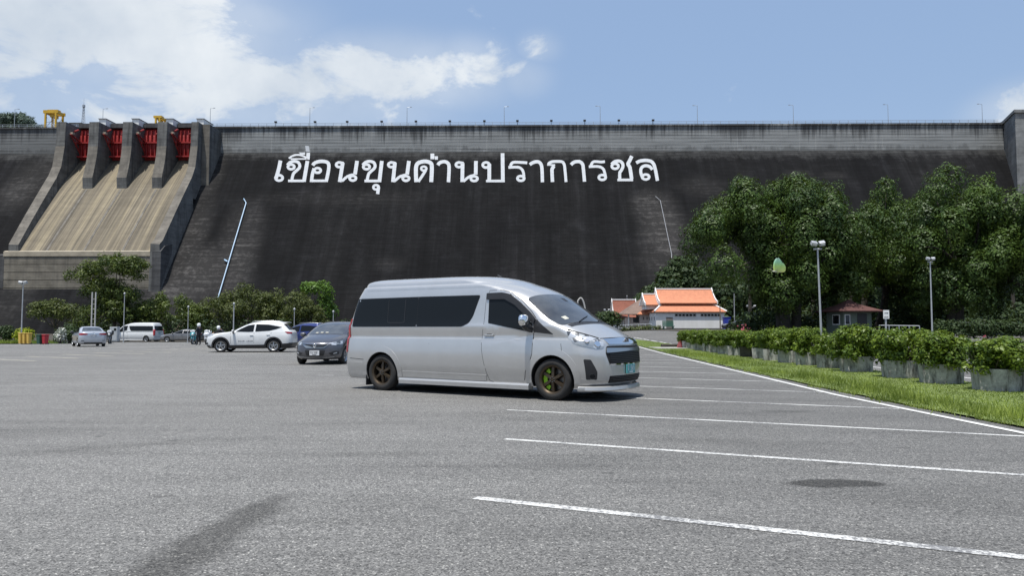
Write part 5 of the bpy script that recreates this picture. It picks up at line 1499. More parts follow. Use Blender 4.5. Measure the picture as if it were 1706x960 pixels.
m_plw = mat('white_plate', (0.68, 0.69, 0.70), 0.5, vary=0.05)
m_skin = mat('skin', (0.36, 0.21, 0.14), 0.6, vary=0.08)
m_cream = mat('cream_paper', (0.50, 0.49, 0.42), 0.7, vary=0.05)

def pchip(xs, ys, q):
    xs = np.array(xs, float); ys = np.array(ys, float); h = np.diff(xs); d = np.diff(ys) / h
    m = np.zeros_like(ys); m[0], m[-1] = d[0], d[-1]
    for i in range(1, len(xs) - 1):
        if d[i - 1] * d[i] > 0:
            w1 = 2 * h[i] + h[i - 1]; w2 = h[i] + 2 * h[i - 1]; m[i] = (w1 + w2) / (w1 / d[i - 1] + w2 / d[i])
    i = np.clip(np.searchsorted(xs, q) - 1, 0, len(h) - 1); s = (q - xs[i]) / h[i]
    return (2 * s**3 - 3 * s**2 + 1) * ys[i] + (s**3 - 2 * s**2 + s) * h[i] * m[i] + (-2 * s**3 + 3 * s**2) * ys[i + 1] + (s**3 - s**2) * h[i] * m[i + 1]

class Car:
    """a vehicle body lofted from plan sections at rising heights; x forward, y left"""
    def __init__(s, name, loc, rz, lab, cat, levels, arches, pmat, scale=1.0, group=None, nz=84, ns=46, ra=None):
        s.o = thing(name, loc, lab, cat, rz, group, scale); s.pm = pmat
        L = np.array(levels, float); zf = np.linspace(L[0, 0], L[-1, 0], 1500)
        T = [pchip(L[:, 0], L[:, k], zf) for k in range(1, 8)]
        ds = np.sqrt(np.diff(zf)**2 + (0.5 * np.diff(T[0]))**2 + (0.5 * np.diff(T[1]))**2 + np.diff(T[2])**2)
        S_ = np.concatenate([[0], np.cumsum(ds)]); zi = np.interp(np.linspace(0, S_[-1], nz), S_, zf)
        verts = []; faces = []; cnt = None
        for z in zi:
            xr, xf, w, bf, br, rf, rr = [float(np.interp(z, zf, q)) for q in T]
            def cap(x0, bow, rad, sg):
                rad = min(rad, w * 0.85); out = []
                for k in range(9):
                    a = PI / 2 * k / 8; y = w - rad * (1 - math.cos(a)) if False else w - rad + rad * math.cos(a)
                    dx = rad * (1 - math.sin(a)); out.append((x0 - sg * (dx + bow * (y / w)**2), y))
                for k in range(1, 6):
                    y = (w - rad) * (1 - k / 5); out.append((x0 - sg * bow * (y / w)**2, y))
                return out
            fr = cap(xf, bf, rf, 1); re = cap(xr, br, rr, -1)
            xs0, xs1 = re[0][0], fr[0][0]
            half = re[::-1] + [(xs0 + (xs1 - xs0) * k / ns, w) for k in range(1, ns)] + fr
            full = half + [(x, -y) for x, y in half[-2:0:-1]]
            cnt = len(full); verts += [(x, y, z) for x, y in full]
        for i in range(nz - 1):
            for j in range(cnt):
                k = (j + 1) % cnt; faces.append((i * cnt + j, i * cnt + k, (i + 1) * cnt + k, (i + 1) * cnt + j))
        faces.append(tuple(range(cnt))[::-1]); faces.append(tuple((nz - 1) * cnt + j for j in range(cnt)))
        s.bvh = BVHTree.FromPolygons([Vector(v) for v in verts], faces)
        me = bpy.data.meshes.new('body'); me.from_pydata(verts, [], faces); me.update()
        bm = bmesh.new(); bm.from_mesh(me); bmesh.ops.recalc_face_normals(bm, faces=bm.faces); bm.to_mesh(me); bm.free()
        s.wmax = max(L[:, 3])
        if arches:
            ob = bpy.data.objects.new('cut', me); COL.objects.link(ob)
            cb = bmesh.new()
            for x, z, r_ in arches:
                for sg in (-1, 1):
                    y0, y1 = sorted((sg * (s.wmax - 0.42), sg * (s.wmax + 0.3)))
                    tube(cb, (x, y0, z), (x, y1, z), r_, n=40)
            bmesh.ops.recalc_face_normals(cb, faces=cb.faces)
            cm = bpy.data.meshes.new('cut'); cb.to_mesh(cm); cb.free()
            co = bpy.data.objects.new('cutter', cm); COL.objects.link(co)
            md = ob.modifiers.new('b', 'BOOLEAN'); md.operation = 'DIFFERENCE'; md.object = co; md.solver = 'EXACT'
            dg = bpy.context.evaluated_depsgraph_get(); dg.update()
            me = bpy.data.meshes.new_from_object(ob.evaluated_get(dg))
            bpy.data.objects.remove(ob); bpy.data.objects.remove(co); me.name = 'body'
        me.materials.clear(); me.materials.append(pmat); me.materials.append(m_under)
        zlow = L[0, 0] + 0.004
        for p in me.polygons:
            c = p.center; mi = 0
            if max(me.vertices[v].co.z for v in p.vertices) < zlow: mi = 1
            for x, z, r_ in arches or ():
                if (c.x - x)**2 + (c.z - z)**2 < (r_ + 0.0015)**2 and abs(c.y) > s.wmax - 0.45 and (abs(p.normal.y) < 0.4 or abs(c.y) < s.wmax - 0.35): mi = 1
            p.material_index = mi
        smooth(me, 32)
        s.body = link('body', me, s.o)
    def hit(s, p, d):
        d = Vector(d).normalized()
        h = s.bvh.ray_cast(Vector(p) - d * 6, d)
        if h[0] is None: h = s.bvh.find_nearest(Vector(p))
        return h[0], h[1] if h[1].dot(d) < 0 else -h[1]
    def patch(s, name, pts, d, off, m, grid=0.07, parent=None, rad=0.0, polys=None, th=0.012, rough=False):
        """panel, glass or lamp: an outline laid on the body surface along direction d, with its own thickness"""
        d = Vector(d).normalized(); u = d.cross(Vector((0, 0, 1)))
        u = u.normalized() if u.length > 1e-3 else Vector((0, 1, 0)); v = u.cross(d).normalized()
        bm = bmesh.new()
        for pl in (polys or [pts]):
            q = [Vector((Vector(p).dot(u), Vector(p).dot(v), 0)) for p in pl]
            if rad:
                out = []; n = len(q)
                for i in range(n):
                    a, b_, c = q[i - 1], q[i], q[(i + 1) % n]
                    la, lc = (a - b_).length, (c - b_).length; r_ = min(rad, la * 0.45, lc * 0.45)
                    A = b_ + (a - b_).normalized() * r_; C_ = b_ + (c - b_).normalized() * r_
                    for k in range(5):
                        w_ = k / 4; out.append((1 - w_)**2 * A + 2 * w_ * (1 - w_) * b_ + w_ * w_ * C_)
                q = out
            f = bm.faces.new([bm.verts.new(p) for p in q])
        bmesh.ops.triangulate(bm, faces=bm.faces[:])
        us = [w_.co.x for w_ in bm.verts]; vs_ = [w_.co.y for w_ in bm.verts]
        for ax, lo, hi in ((0, min(us), max(us)), (1, min(vs_), max(vs_))):
            k = math.ceil(lo / grid) * grid
            while k < hi:
                co = Vector((k, 0, 0)) if ax == 0 else Vector((0, k, 0)); no = Vector((1, 0, 0)) if ax == 0 else Vector((0, 1, 0))
                bmesh.ops.bisect_plane(bm, geom=bm.verts[:] + bm.edges[:] + bm.faces[:], plane_co=co, plane_no=no, dist=1e-5); k += grid
        bmesh.ops.dissolve_degenerate(bm, dist=1e-5, edges=bm.edges[:])
        nrm = {}
        for w_ in bm.verts:
            h, n = s.hit(u * w_.co.x + v * w_.co.y, d); nrm[w_] = (h, n)
        for w_, (h, n) in nrm.items(): w_.co = h + n * off
        bm.normal_update()
        for f in bm.faces:
            if f.normal.dot(d) > 0: f.normal_flip()
        be = [e for e in bm.edges if len(e.link_faces) == 1]
        bv = {w_ for e in be for w_ in e.verts}; new = {w_: bm.verts.new(nrm[w_][0] + nrm[w_][1] * (off - th)) for w_ in bv}
        for e in be:
            a, b_ = e.verts; f = e.link_faces[0]
            vl = list(f.verts); i = vl.index(a)
            if vl[(i + 1) % len(vl)] == b_: a, b_ = b_, a
            g = bm.faces.new((a, b_, new[b_], new[a])); g.smooth = False
        me = bpy.data.meshes.new(name); bm.to_mesh(me); bm.free(); smooth(me, 40)
        return link(name, me, parent or s.o, m)
    def seam(s, pts, d, wid=0.010, off=0.0015, m=None, name='panel_gap', closed=False, parent=None):
        d = Vector(d).normalized(); u = d.cross(Vector((0, 0, 1))).normalized(); v = u.cross(d)
        q = [Vector((Vector(p).dot(u), Vector(p).dot(v), 0)) for p in pts]
        if closed: q.append(q[0].copy())
        L, Rr = ribbon(q, wid)
        back = lambda a: u * a.x + v * a.y
        polys = [[back(L[i]), back(L[i + 1]), back(Rr[i + 1]), back(Rr[i])] for i in range(len(q) - 1)]
        return s.patch(name, None, d, off, m or m_under, grid=0.12, polys=polys, th=0.004, parent=parent)

def wheel(car, x, y, z, r, wid, rr, side, rim, spokes=6, caliper=None, sw=0.055, steer=0.0, rimback=None, name='wheel'):
    o = sub(name, car.o, (x, y, z), (0, 0, steer + (PI if side > 0 else 0)))     # local -y is outward
    h = wid / 2
    bm = bmesh.new()
    lathe(bm, [(rr, -h * 0.86), (rr + 0.012, -h * 0.98), (rr + (r - rr) * 0.45, -h * 1.04), (r - 0.028, -h * 0.93), (r - 0.007, -h * 0.80), (r, -h * 0.6), (r, h * 0.6), (r - 0.01, h * 0.85), (rr + 0.02, h), (rr, h * 0.9)], 44, 'Y', caps=False)
    for q in (-0.35, 0.0, 0.35):
        pass
    done(bm, 'tyre', o, m_tyre, 50)
    bm = bmesh.new()
    lathe(bm, [(rr - 0.002, h * 0.9), (rr - 0.02, h * 0.3), (rr - 0.03, -h * 0.4), (rr - 0.022, -h * 0.78), (rr - 0.004, -h * 0.92), (rr + 0.010, -h * 0.985), (rr + 0.012, -h * 0.93)], 44, 'Y', caps=False)
    face = -h * 0.62; hub = rr * 0.22
    for k in range(spokes):
        a = 2 * PI * k / spokes + PI / 2
        M = Matrix.Rotation(-a, 4, 'Y')
        w0, w1 = sw * 0.85, sw
        P = [(hub * 0.7, -w0, face), (rr - 0.015, -w1, face + 0.02), (rr - 0.015, w1, face + 0.02), (hub * 0.7, w0, face)]
        ins = 0.35
        T_ = [(px, py * (1 - ins), pd - 0.016) for px, py, pd in P]
        bk = [bm.verts.new(M @ Vector((px, pd + 0.03, py))) for px, py, pd in P]; ft = [bm.verts.new(M @ Vector((px, pd, py))) for px, py, pd in T_]
        for i in range(4):
            j = (i + 1) % 4; bm.faces.new((bk[i], bk[j], ft[j], ft[i]))
        bm.faces.new(ft); bm.faces.new(bk[::-1])
    lathe(bm, [(0.001, face - 0.03), (hub * 0.42, face - 0.03), (hub * 0.5, face - 0.012), (hub, face - 0.012), (hub * 1.12, face + 0.04)], 24, 'Y')
    done(bm, 'rim', o, rim, 30)
    bm = bmesh.new(); n = 5 if spokes == 5 else 6
    for k in range(n):
        a = 2 * PI * (k + 0.5) / n; tube(bm, (math.cos(a) * hub * 0.75, face - 0.011, math.sin(a) * hub * 0.75), (math.cos(a) * hub * 0.75, face - 0.03, math.sin(a) * hub * 0.75), 0.010, n=6)
    meta(done(bm, 'wheel_nuts', o, m_disc), kind='stuff')
    bm = bmesh.new(); lathe(bm, [(rr * 0.3, h * 0.25), (rr * 0.78, h * 0.25), (rr * 0.78, h * 0.12), (rr * 0.3, h * 0.12)], 32, 'Y', closed=True); done(bm, 'brake_disc', o, m_disc, 30)
    bm = bmesh.new(); lathe(bm, [(0.002, h * 0.45), (rr - 0.03, h * 0.45), (rr - 0.03, h * 0.55), (0.002, h * 0.55)], 28, 'Y'); done(bm, 'back_plate', o, m_under, 30)
    if caliper:
        bm = bmesh.new()
        a0, a1, r0, r1 = R(118), R(242), rr * 0.55, rr * 0.86
        fr, bk = [], []
        n = 10
        pts = [(r1, a0 + (a1 - a0) * k / n) for k in range(n + 1)] + [(r0, a1 + (a0 - a1) * k / n) for k in range(n + 1)]
        prism(bm, [Vector((q * math.cos(a), -h * 0.30, q * math.sin(a))) for q, a in pts], (0, 0.10, 0)); done(bm, 'brake_caliper', o, caliper, 30)
    return o

def strokes_mesh(parent, name, glyphs, M, wid, m):
    """flat lettering from pen strokes; each glyph its own child"""
    for g in glyphs:
        bm = bmesh.new()
        for k, stx in enumerate(g):
            L, Rr = ribbon([Vector((*p, 0)) for p in stx], wid)
            for i in range(len(L) - 1): bm.faces.new([bm.verts.new(M @ (p - Vector((0, 0, 0.0003 * k)))) for p in (L[i], L[i + 1], Rr[i + 1], Rr[i])])
        done(bm, name, parent, m)
DIG = {'1': [[(0.3, 0.8), (0.5, 1), (0.5, 0)]], '2': [[(0.1, 0.85), (0.4, 1), (0.75, 0.8), (0.7, 0.55), (0.1, 0.05), (0.8, 0.05)]], '5': [[(0.8, 0.96), (0.2, 0.96), (0.15, 0.55), (0.6, 0.6), (0.8, 0.3), (0.5, 0.03), (0.1, 0.1)]],
       '8': [[(0.45, 0.52), (0.15, 0.75), (0.45, 0.97), (0.75, 0.75), (0.45, 0.52), (0.1, 0.25), (0.45, 0.03), (0.8, 0.25), (0.45, 0.52)]], '6': [[(0.7, 0.95), (0.3, 0.7), (0.12, 0.3), (0.4, 0.03), (0.75, 0.2), (0.6, 0.5), (0.2, 0.4)]],
       'K': [[(0.1, 0.75), (0.25, 0.95), (0.7, 0.95), (0.8, 0.7), (0.8, 0.0)], [(0.1, 0.7), (0.35, 0.6), (0.2, 0.45), (0.25, 0.0)]], 'N': [[(0.1, 0.9), (0.3, 0.95), (0.3, 0.05), (0.6, 0.25), (0.85, 0.05)], [(0.75, 0.95), (0.72, 0.2)]], 'H': [[(0.1, 0.8), (0.3, 0.95), (0.25, 0.05), (0.5, 0.35), (0.75, 0.05), (0.8, 0.95)]]}
def plate(car, p, nrm_x, w_, h_, m, text, tm, tilt=0.0, d=None):
    """number plate centred at p facing +x (nrm_x = 1) or -x"""
    o_ = sub('number_plate', car.o, p, (0, tilt, 0 if nrm_x > 0 else PI))
    bm = bmesh.new(); box(bm, -0.02, 0.004, -w_ / 2, w_ / 2, -h_ / 2, h_ / 2, 0.003); done(bm, 'board', o_, m)
    n = len(text); cw = w_ * 0.86 / n
    for i, ch in enumerate(text):
        if ch == ' ': continue
        M = Matrix.Translation((0.0055, -w_ * 0.43 + cw * i + cw * 0.1, -h_ * 0.18)) @ Matrix(((0, 0, 1, 0), (cw * 0.85, 0, 0, 0), (0, h_ * 0.55, 0, 0), (0, 0, 0, 1)))
        strokes_mesh(o_, 'letter', [DIG[ch]], M, 0.20, tm)
    bm = bmesh.new(); box(bm, 0.0045, 0.0055, -w_ * 0.22, w_ * 0.22, -h_ * 0.40, -h_ * 0.28); done(bm, 'letter', o_, tm)
    return o_
def mirror_(car, x, y, z, side, m, sx=0.10, sy=0.13, sz=0.10, arm=m_trim, foot=0.035):
    o_ = sub('door_mirror', car.o, (x, side * y, z))
    bm = bmesh.new(); bmesh.ops.create_uvsphere(bm, u_segments=20, v_segments=12, radius=1)
    for v in bm.verts:
        c = v.co; v.co = Vector((math.copysign(abs(c.x)**0.8, c.x) * sx * (1 if c.x > 0 else 0.35), math.copysign(abs(c.y)**0.65, c.y) * sy, math.copysign(abs(c.z)**0.65, c.z) * sz))
    done(bm, 'housing', o_, m, 60)
    bm = bmesh.new(); prism(bm, [Vector((-sx * 0.37, -sy * 0.85, -sz * 0.8)), Vector((-sx * 0.37, sy * 0.85, -sz * 0.8)), Vector((-sx * 0.37, sy * 0.85, sz * 0.8)), Vector((-sx * 0.37, -sy * 0.85, sz * 0.8))], (0.01, 0, 0)); done(bm, 'mirror_glass', o_, m_cglass)
    bm = bmesh.new(); path_tube(bm, [(0.02, 0, -sz * 0.8), (0.03, -side * sy * 0.6, -sz * 1.25), (0.04, -side * (sy + 0.12), -sz * 1.5)], [foot, foot * 1.2, foot * 1.3], 8); done(bm, 'arm', o_, arm, 60)
def handle(car, x, z, side, m, w_=0.17):
    h, n = car.hit((x, side * 2, z), (0, -side, 0))
    bm = bmesh.new(); box(bm, -w_ / 2, w_ / 2, -0.010, 0.028, -0.018, 0.018, 0.010); o_ = done(bm, 'handle', car.o, m, 50); o_.location = h + Vector((0, side * 0.004 if side > 0 else -0.022, 0)); return o_

# ------------------------------------------------------------------ the high roofed minibus
VAN = [ # z, xr, xf, half width, front bow, rear bow, front radius, rear radius
    (0.22, -0.98, 4.72, 0.90, 0.16, 0.03, 0.40, 0.12), (0.30, -1.01, 4.83, 0.926, 0.18, 0.03, 0.42, 0.13), (0.36, -1.02, 4.86, 0.932, 0.18, 0.03, 0.42, 0.13), (0.385, -1.02, 4.865, 0.938, 0.18, 0.03, 0.42, 0.13),
    (0.55, -1.025, 4.87, 0.966, 0.18, 0.03, 0.42, 0.13), (0.75, -1.025, 4.86, 0.976, 0.18, 0.03, 0.42, 0.13), (0.90, -1.02, 4.84, 0.968, 0.19, 0.03, 0.42, 0.13), (1.00, -1.018, 4.80, 0.956, 0.20, 0.03, 0.36, 0.13),
    (1.032, -1.016, 4.76, 0.951, 0.21, 0.03, 0.34, 0.13), (1.048, -1.015, 4.72, 0.922, 0.21, 0.03, 0.32, 0.13), (1.12, -1.012, 4.60, 0.928, 0.22, 0.03, 0.28, 0.13), (1.20, -1.008, 4.47, 0.935, 0.23, 0.03, 0.28, 0.13), (1.27, -1.0, 4.33, 0.938, 0.23, 0.03, 0.28, 0.14), (1.31, -0.99, 4.24, 0.924, 0.23, 0.03, 0.28, 0.14),
    (1.42, -0.97, 4.06, 0.908, 0.24, 0.04, 0.34, 0.15), (1.60, -0.93, 3.80, 0.890, 0.23, 0.05, 0.32, 0.17), (1.78, -0.89, 3.53, 0.870, 0.22, 0.06, 0.32, 0.19), (1.88, -0.86, 3.35, 0.855, 0.22, 0.07, 0.34, 0.20), (1.97, -0.83, 3.14, 0.835, 0.24, 0.08, 0.40, 0.22),
    (2.02, -0.82, 3.00, 0.826, 0.26, 0.09, 0.45, 0.24), (2.045, -0.81, 2.92, 0.812, 0.27, 0.09, 0.47, 0.24), (2.06, -0.80, 2.88, 0.790, 0.28, 0.10, 0.5, 0.26), (2.10, -0.79, 2.76, 0.780, 0.28, 0.10, 0.5, 0.26), (2.145, -0.76, 2.60, 0.755, 0.30, 0.1, 0.5, 0.26), (2.18, -0.70, 2.44, 0.69, 0.30, 0.1, 0.5, 0.26), (2.205, -0.60, 2.26, 0.59, 0.3, 0.1, 0.45, 0.26), (2.225, -0.42, 2.02, 0.44, 0.3, 0.1, 0.36, 0.26), (2.238, -0.2, 1.7, 0.25, 0.2, 0.1, 0.2, 0.2)]
def minibus(loc, rz, lab, pm, rimm, cal, group=None, plate_m=m_teal, plate_text='H 565', low=True, scale=1.0, chrome=m_chrome):
    c = Car('minibus', loc, rz, lab, 'minibus', VAN, [(0, 0.355, 0.405), (3.86, 0.355, 0.415)], pm, scale, group, nz=110, ns=60)
    for s in (-1, 1):
        dS = (0, -s, 0); Y = lambda pts: [(x, s * 1.0, z) for x, z in pts]
        # side glass: two panes and the dividing bar
        w_out = [(-0.80, 1.27), (-0.76, 1.84), (0.855, 1.86)], [(0.855, 1.86), (2.36, 1.86), (2.16, 1.40), (2.04, 1.30), (1.88, 1.27), (0.855, 1.27)]
        c.patch('window_surround', Y([(-0.83, 1.255), (-0.815, 1.52), (-0.76, 1.826), (0.858, 1.836), (2.325, 1.836), (2.18, 1.44), (2.09, 1.315), (1.95, 1.255)]), dS, 0.0022, m_trim, rad=0.05, th=0.004)
        c.patch('window', Y([(-0.82, 1.27), (-0.80, 1.52), (-0.75, 1.815), (0.860, 1.825), (0.860, 1.265)]), dS, 0.004, m_cglass, rad=0.05)
        c.patch('window', Y([(0.866, 1.265), (0.866, 1.825), (2.31, 1.825), (2.17, 1.44), (2.08, 1.325), (1.95, 1.265)]), dS, 0.004, m_cglass, rad=0.05)
        c.seam(Y([(0.12, 1.345), (0.17, 1.335), (0.50, 1.335), (0.55, 1.345), (0.55, 1.79)]), dS, 0.012, 0.0075, m_trim, 'window_slider')
        c.seam(Y([(0.12, 1.345), (0.12, 1.79)]), dS, 0.010, 0.0075, m_trim, 'window_slider')
        # front door with its window
        dpts = [(2.41, 1.10), (2.42, 0.85), (2.47, 0.60), (2.52, 0.42), (2.57, 0.30), (2.68, 0.265), (3.27, 0.265), (3.30, 0.34), (3.33, 0.48), (3.42, 0.64), (3.47, 0.78), (3.48, 1.14), (3.62, 1.28), (3.42, 1.52), (3.20, 1.72), (2.98, 1.86), (2.80, 1.905), (2.52, 1.905), (2.46, 1.75), (2.44, 1.30)]
        c.seam(Y(dpts), dS, 0.020, 0.0015, m_under, closed=True)
        door = c.patch('door', Y(dpts), dS, 0.0045, pm, grid=0.09, th=0.004)
        c.patch('door_window', Y([(2.53, 1.315), (2.52, 1.79), (2.88, 1.79), (3.14, 1.61), (3.34, 1.42), (3.475, 1.28), (3.47, 1.150), (3.15, 1.21), (2.75, 1.28)]), dS, 0.009, m_cglass, rad=0.02, parent=door)
        c.patch('rain_visor', Y([(2.47, 1.745), (2.47, 1.86), (2.80, 1.865), (2.98, 1.825), (3.20, 1.68), (3.40, 1.51), (3.52, 1.39), (3.49, 1.29), (3.33, 1.435), (3.09, 1.635), (2.86, 1.745)]), dS, 0.030, m_trim, rad=0.02, parent=door, th=0.028)
        c.patch('quarter_window', Y([(3.485, 1.16), (3.50, 1.40), (3.60, 1.33), (3.88, 1.12)]), dS, 0.010, m_trim, rad=0.02)
        hx = handle(c, 2.56, 1.10, s, pm, 0.20)
        c.patch('handle_cup', Y([(2.50, 1.08), (2.50, 1.13), (2.62, 1.13), (2.62, 1.08)]), dS, 0.0055, m_under, rad=0.02, th=0.003)
        # creases and gaps
        c.seam(Y([(4.02, 1.04), (4.05, 0.9), (4.06, 0.74)]), dS, 0.007)
        c.seam(Y([(-0.96, 0.63), (-0.40, 0.60)]), dS, 0.010)
        c.seam(Y([(-0.93, 1.40), (-0.93, 0.62)]), dS, 0.007)
        if s < 0: c.seam(Y([(1.2, 0.95), (1.2, 0.93)]), dS, 0.004)
        # arch flares
        for xw, r_ in ((0, 0.405), (3.86, 0.415)):
            a0, a1 = R(-8), R(188); n = 22
            P = [(xw + (r_ + 0.115) * math.cos(a0 + (a1 - a0) * k / n), 0.355 + (r_ + 0.115) * math.sin(a0 + (a1 - a0) * k / n)) for k in range(n + 1)]
            P += [(xw + (r_ + 0.004) * math.cos(a1 + (a0 - a1) * k / n), 0.355 + (r_ + 0.004) * math.sin(a1 + (a0 - a1) * k / n)) for k in range(n + 1)]
            c.patch('arch_flare', Y(P), dS, 0.011, pm, grid=0.06, th=0.012)
        # sill crease and skirt
        c.patch('sill_moulding', Y([(0.53, 0.405), (0.53, 0.30), (2.50, 0.285), (2.50, 0.39)]), dS, 0.013, pm, th=0.013)
        bm = bmesh.new(); y0, y1 = sorted((s * 0.80, s * 0.968))
        prism_x(bm, [(s * 0.80, 0.27), (s * 0.948, 0.268), (s * 0.968, 0.235), (s * 0.965, 0.165), (s * 0.80, 0.155)], 0.46, 3.40)
        done(bm, 'side_skirt', c.o, pm)
        # rear corner skirt and mud flap
        c.patch('rear_skirt', Y([(-0.97, 0.245), (-0.97, 0.56), (-0.45, 0.54), (-0.43, 0.235)]), dS, 0.010, pm, rad=0.03)
        bm = bmesh.new(); y0, y1 = sorted((s * 0.68, s * 0.93)); box(bm, -0.44, -0.42, y0, y1, 0.09, 0.40, 0.004); done(bm, 'mud_flap', c.o, m_trim)
        # tail lamp
        c.patch('tail_light', [(-1.03, s * 0.80, 0.74), (-1.03, s * 0.80, 1.42), (-0.875, s * 0.95, 1.42), (-0.90, s * 0.97, 0.74)], (0.45, -s * 0.89, 0), 0.016, m_tail, rad=0.03, grid=0.03)
        # headlight
        dH = (-0.72, -s * 0.70, -0.05)
        hl = c.patch('headlight', [(4.16, s * 0.95, 1.195), (4.40, s * 0.82, 1.12), (4.58, s * 0.68, 1.045), (4.64, s * 0.63, 0.99), (4.64, s * 0.645, 0.885), (4.56, s * 0.75, 0.875), (4.40, s * 0.88, 0.92), (4.27, s * 0.95, 0.975), (4.20, s * 0.96, 1.06)], dH, 0.008, m_lamp, grid=0.05, rad=0.025)
        for (x, y, z), r_ in (((4.57, 0.72, 0.955), 0.055), ((4.44, 0.83, 1.01), 0.048)):
            h, n = c.hit((x, s * y, z), dH)
            bm = bmesh.new(); tube(bm, h + n * 0.006, h + n * 0.020, r_, r_ * 0.8, 18); done(bm, 'projector', hl, chrome, 40)
        c.seam([(4.16, s * 0.95, 1.212), (4.40, s * 0.82, 1.136), (4.60, s * 0.66, 1.058)], dH, 0.014, 0.006)
        # fog lamp slot
        dF = (-0.8, -s * 0.6, 0)
        fg = c.patch('fog_lamp_slot', [(4.44, s * 0.93, 0.71), (4.53, s * 0.86, 0.705), (4.62, s * 0.79, 0.50), (4.62, s * 0.79, 0.37), (4.49, s * 0.90, 0.37)], dF, 0.006, m_trim, rad=0.02)
        h, n = c.hit((4.57, s * 0.845, 0.43), dF); bm = bmesh.new(); tube(bm, h + n * 0.004, h + n * 0.018, 0.042, 0.036, 16); done(bm, 'fog_lamp', fg, m_cglass, 40)
        c.patch('wing_vent', [(4.30, s * 0.9, 0.35), (4.30, s * 0.9, 0.39), (4.70, s * 0.7, 0.365), (4.70, s * 0.7, 0.345)], dF, 0.006, pm, th=0.005)
        # wheels
        wheel(c, 0, s * 0.845, 0.355, 0.355, 0.225, 0.238, s, rimm, 6, sw=0.040)
        wheel(c, 3.86, s * 0.845, 0.355, 0.355, 0.225, 0.238, s, rimm, 6, cal, sw=0.040)
        mirror_(c, 3.38, 1.12, 1.365, s, m_chrome, 0.09, 0.12, 0.10, foot=0.055)
    # screen, bonnet, grille
    dW = (-0.82, 0, -0.57)
    ws = c.patch('windscreen', [(4.10, -0.875, 1.325), (4.15, 0, 1.315), (4.10, 0.875, 1.325), (3.42, 0.815, 1.845), (3.45, 0, 1.865), (3.42, -0.815, 1.845)], dW, 0.008, m_wglass, rad=0.07, grid=0.035)
    c.patch('rain_sensor', [(3.58, -0.07, 1.80), (3.58, 0.07, 1.80), (3.62, 0.05, 1.70), (3.62, -0.05, 1.70)], dW, 0.0105, m_trim, parent=ws)
    c.patch('sticker', [(3.98, -0.70, 1.37), (3.98, -0.60, 1.37), (3.93, -0.60, 1.44), (3.93, -0.70, 1.44)], dW, 0.0105, m_cream, parent=ws, th=0.002)
    c.patch('cowl', [(4.20, -0.80, 1.275), (4.20, 0.80, 1.275), (4.14, 0.80, 1.33), (4.14, -0.80, 1.33)], dW, 0.003, m_trim, th=0.006)
    for y in (-0.5, 0.2):
        h0, n0 = c.hit((4.1, y, 1.30), dW); h1, n1 = c.hit((4.0, y + 0.5, 1.40), dW)
        bm = bmesh.new(); path_tube(bm, [h0 + n0 * 0.02, (h0 + h1) / 2 + n0 * 0.03, h1 + n1 * 0.018], 0.008, 6); done(bm, 'wiper', c.o, m_trim)
    dB = (-0.35, 0, -1)
    dX = (-1, 0, 0)
    for s in (-1, 1):
        c.seam([(4.16, s * 0.90, 1.28), (4.35, s * 0.84, 1.19), (4.5, s * 0.74, 1.12)], (-0.4, -s * 0.3, -1), 0.010)
    Fp = lambda pts: [(4.8, y, z) for y, z in pts]
    c.seam(Fp([(-0.64, 1.052), (-0.3, 1.062), (0, 1.065), (0.3, 1.062), (0.64, 1.052)]), dX, 0.012)
    c.patch('grille_trim', Fp([(-0.60, 0.955), (-0.64, 1.035), (0, 1.058), (0.64, 1.035), (0.60, 0.955), (0, 0.950)]), dX, 0.012, chrome if cal else pm, rad=0.02)
    gr = c.patch('grille', Fp([(-0.63, 0.62), (-0.69, 0.80), (-0.65, 0.93), (0.65, 0.93), (0.69, 0.80), (0.63, 0.62)]), dX, 0.006, m_under, rad=0.03)
    c.patch('grille_bar', Fp([(-0.68, 0.815), (-0.66, 0.895), (0, 0.885), (0.66, 0.895), (0.68, 0.815), (0, 0.838)]), dX, 0.022, m_schrome, rad=0.01, parent=gr, th=0.028)
    for k in range(6):
        z = 0.645 + 0.030 * k; c.patch('slat', Fp([(-0.62, z), (-0.62, z + 0.012), (0.62, z + 0.012), (0.62, z)]), dX, 0.016, m_trim, parent=gr, grid=0.1)
    c.seam(Fp([(-0.63, 0.62), (0.63, 0.62)]), dX, 0.020, 0.014, chrome, 'grille_bar', parent=gr)
    lg = c.patch('lower_grille', Fp([(-0.62, 0.31), (-0.62, 0.43), (0.62, 0.43), (0.62, 0.31)]), dX, 0.005, m_under, rad=0.02)
    for k in range(4):
        z = 0.325 + 0.026 * k; c.patch('slat', Fp([(-0.60, z), (-0.60, z + 0.010), (0.60, z + 0.010), (0.60, z)]), dX, 0.014, m_trim, parent=lg, grid=0.1)
    # emblem: three crossing ovals
    h, n = c.hit((4.8, 0, 1.01), dX)
    bm = bmesh.new()
    for rx, rz, dz in ((0.075, 0.052, 0), (0.028, 0.050, 0), (0.055, 0.022, 0.024)):
        path_tube(bm, [Vector((0.022, rx * math.cos(2 * PI * k / 20), dz + rz * math.sin(2 * PI * k / 20))) + h for k in range(21)], 0.009, 6)
    done(bm, 'emblem', c.o, m_disc, 60)
    h, n = c.hit((4.8, 0, 0.53), dX)
    plate(c, h + Vector((0.022, 0, 0)), 1, 0.34, 0.155, plate_m, plate_text, m_plw if plate_m is m_teal else m_blk)
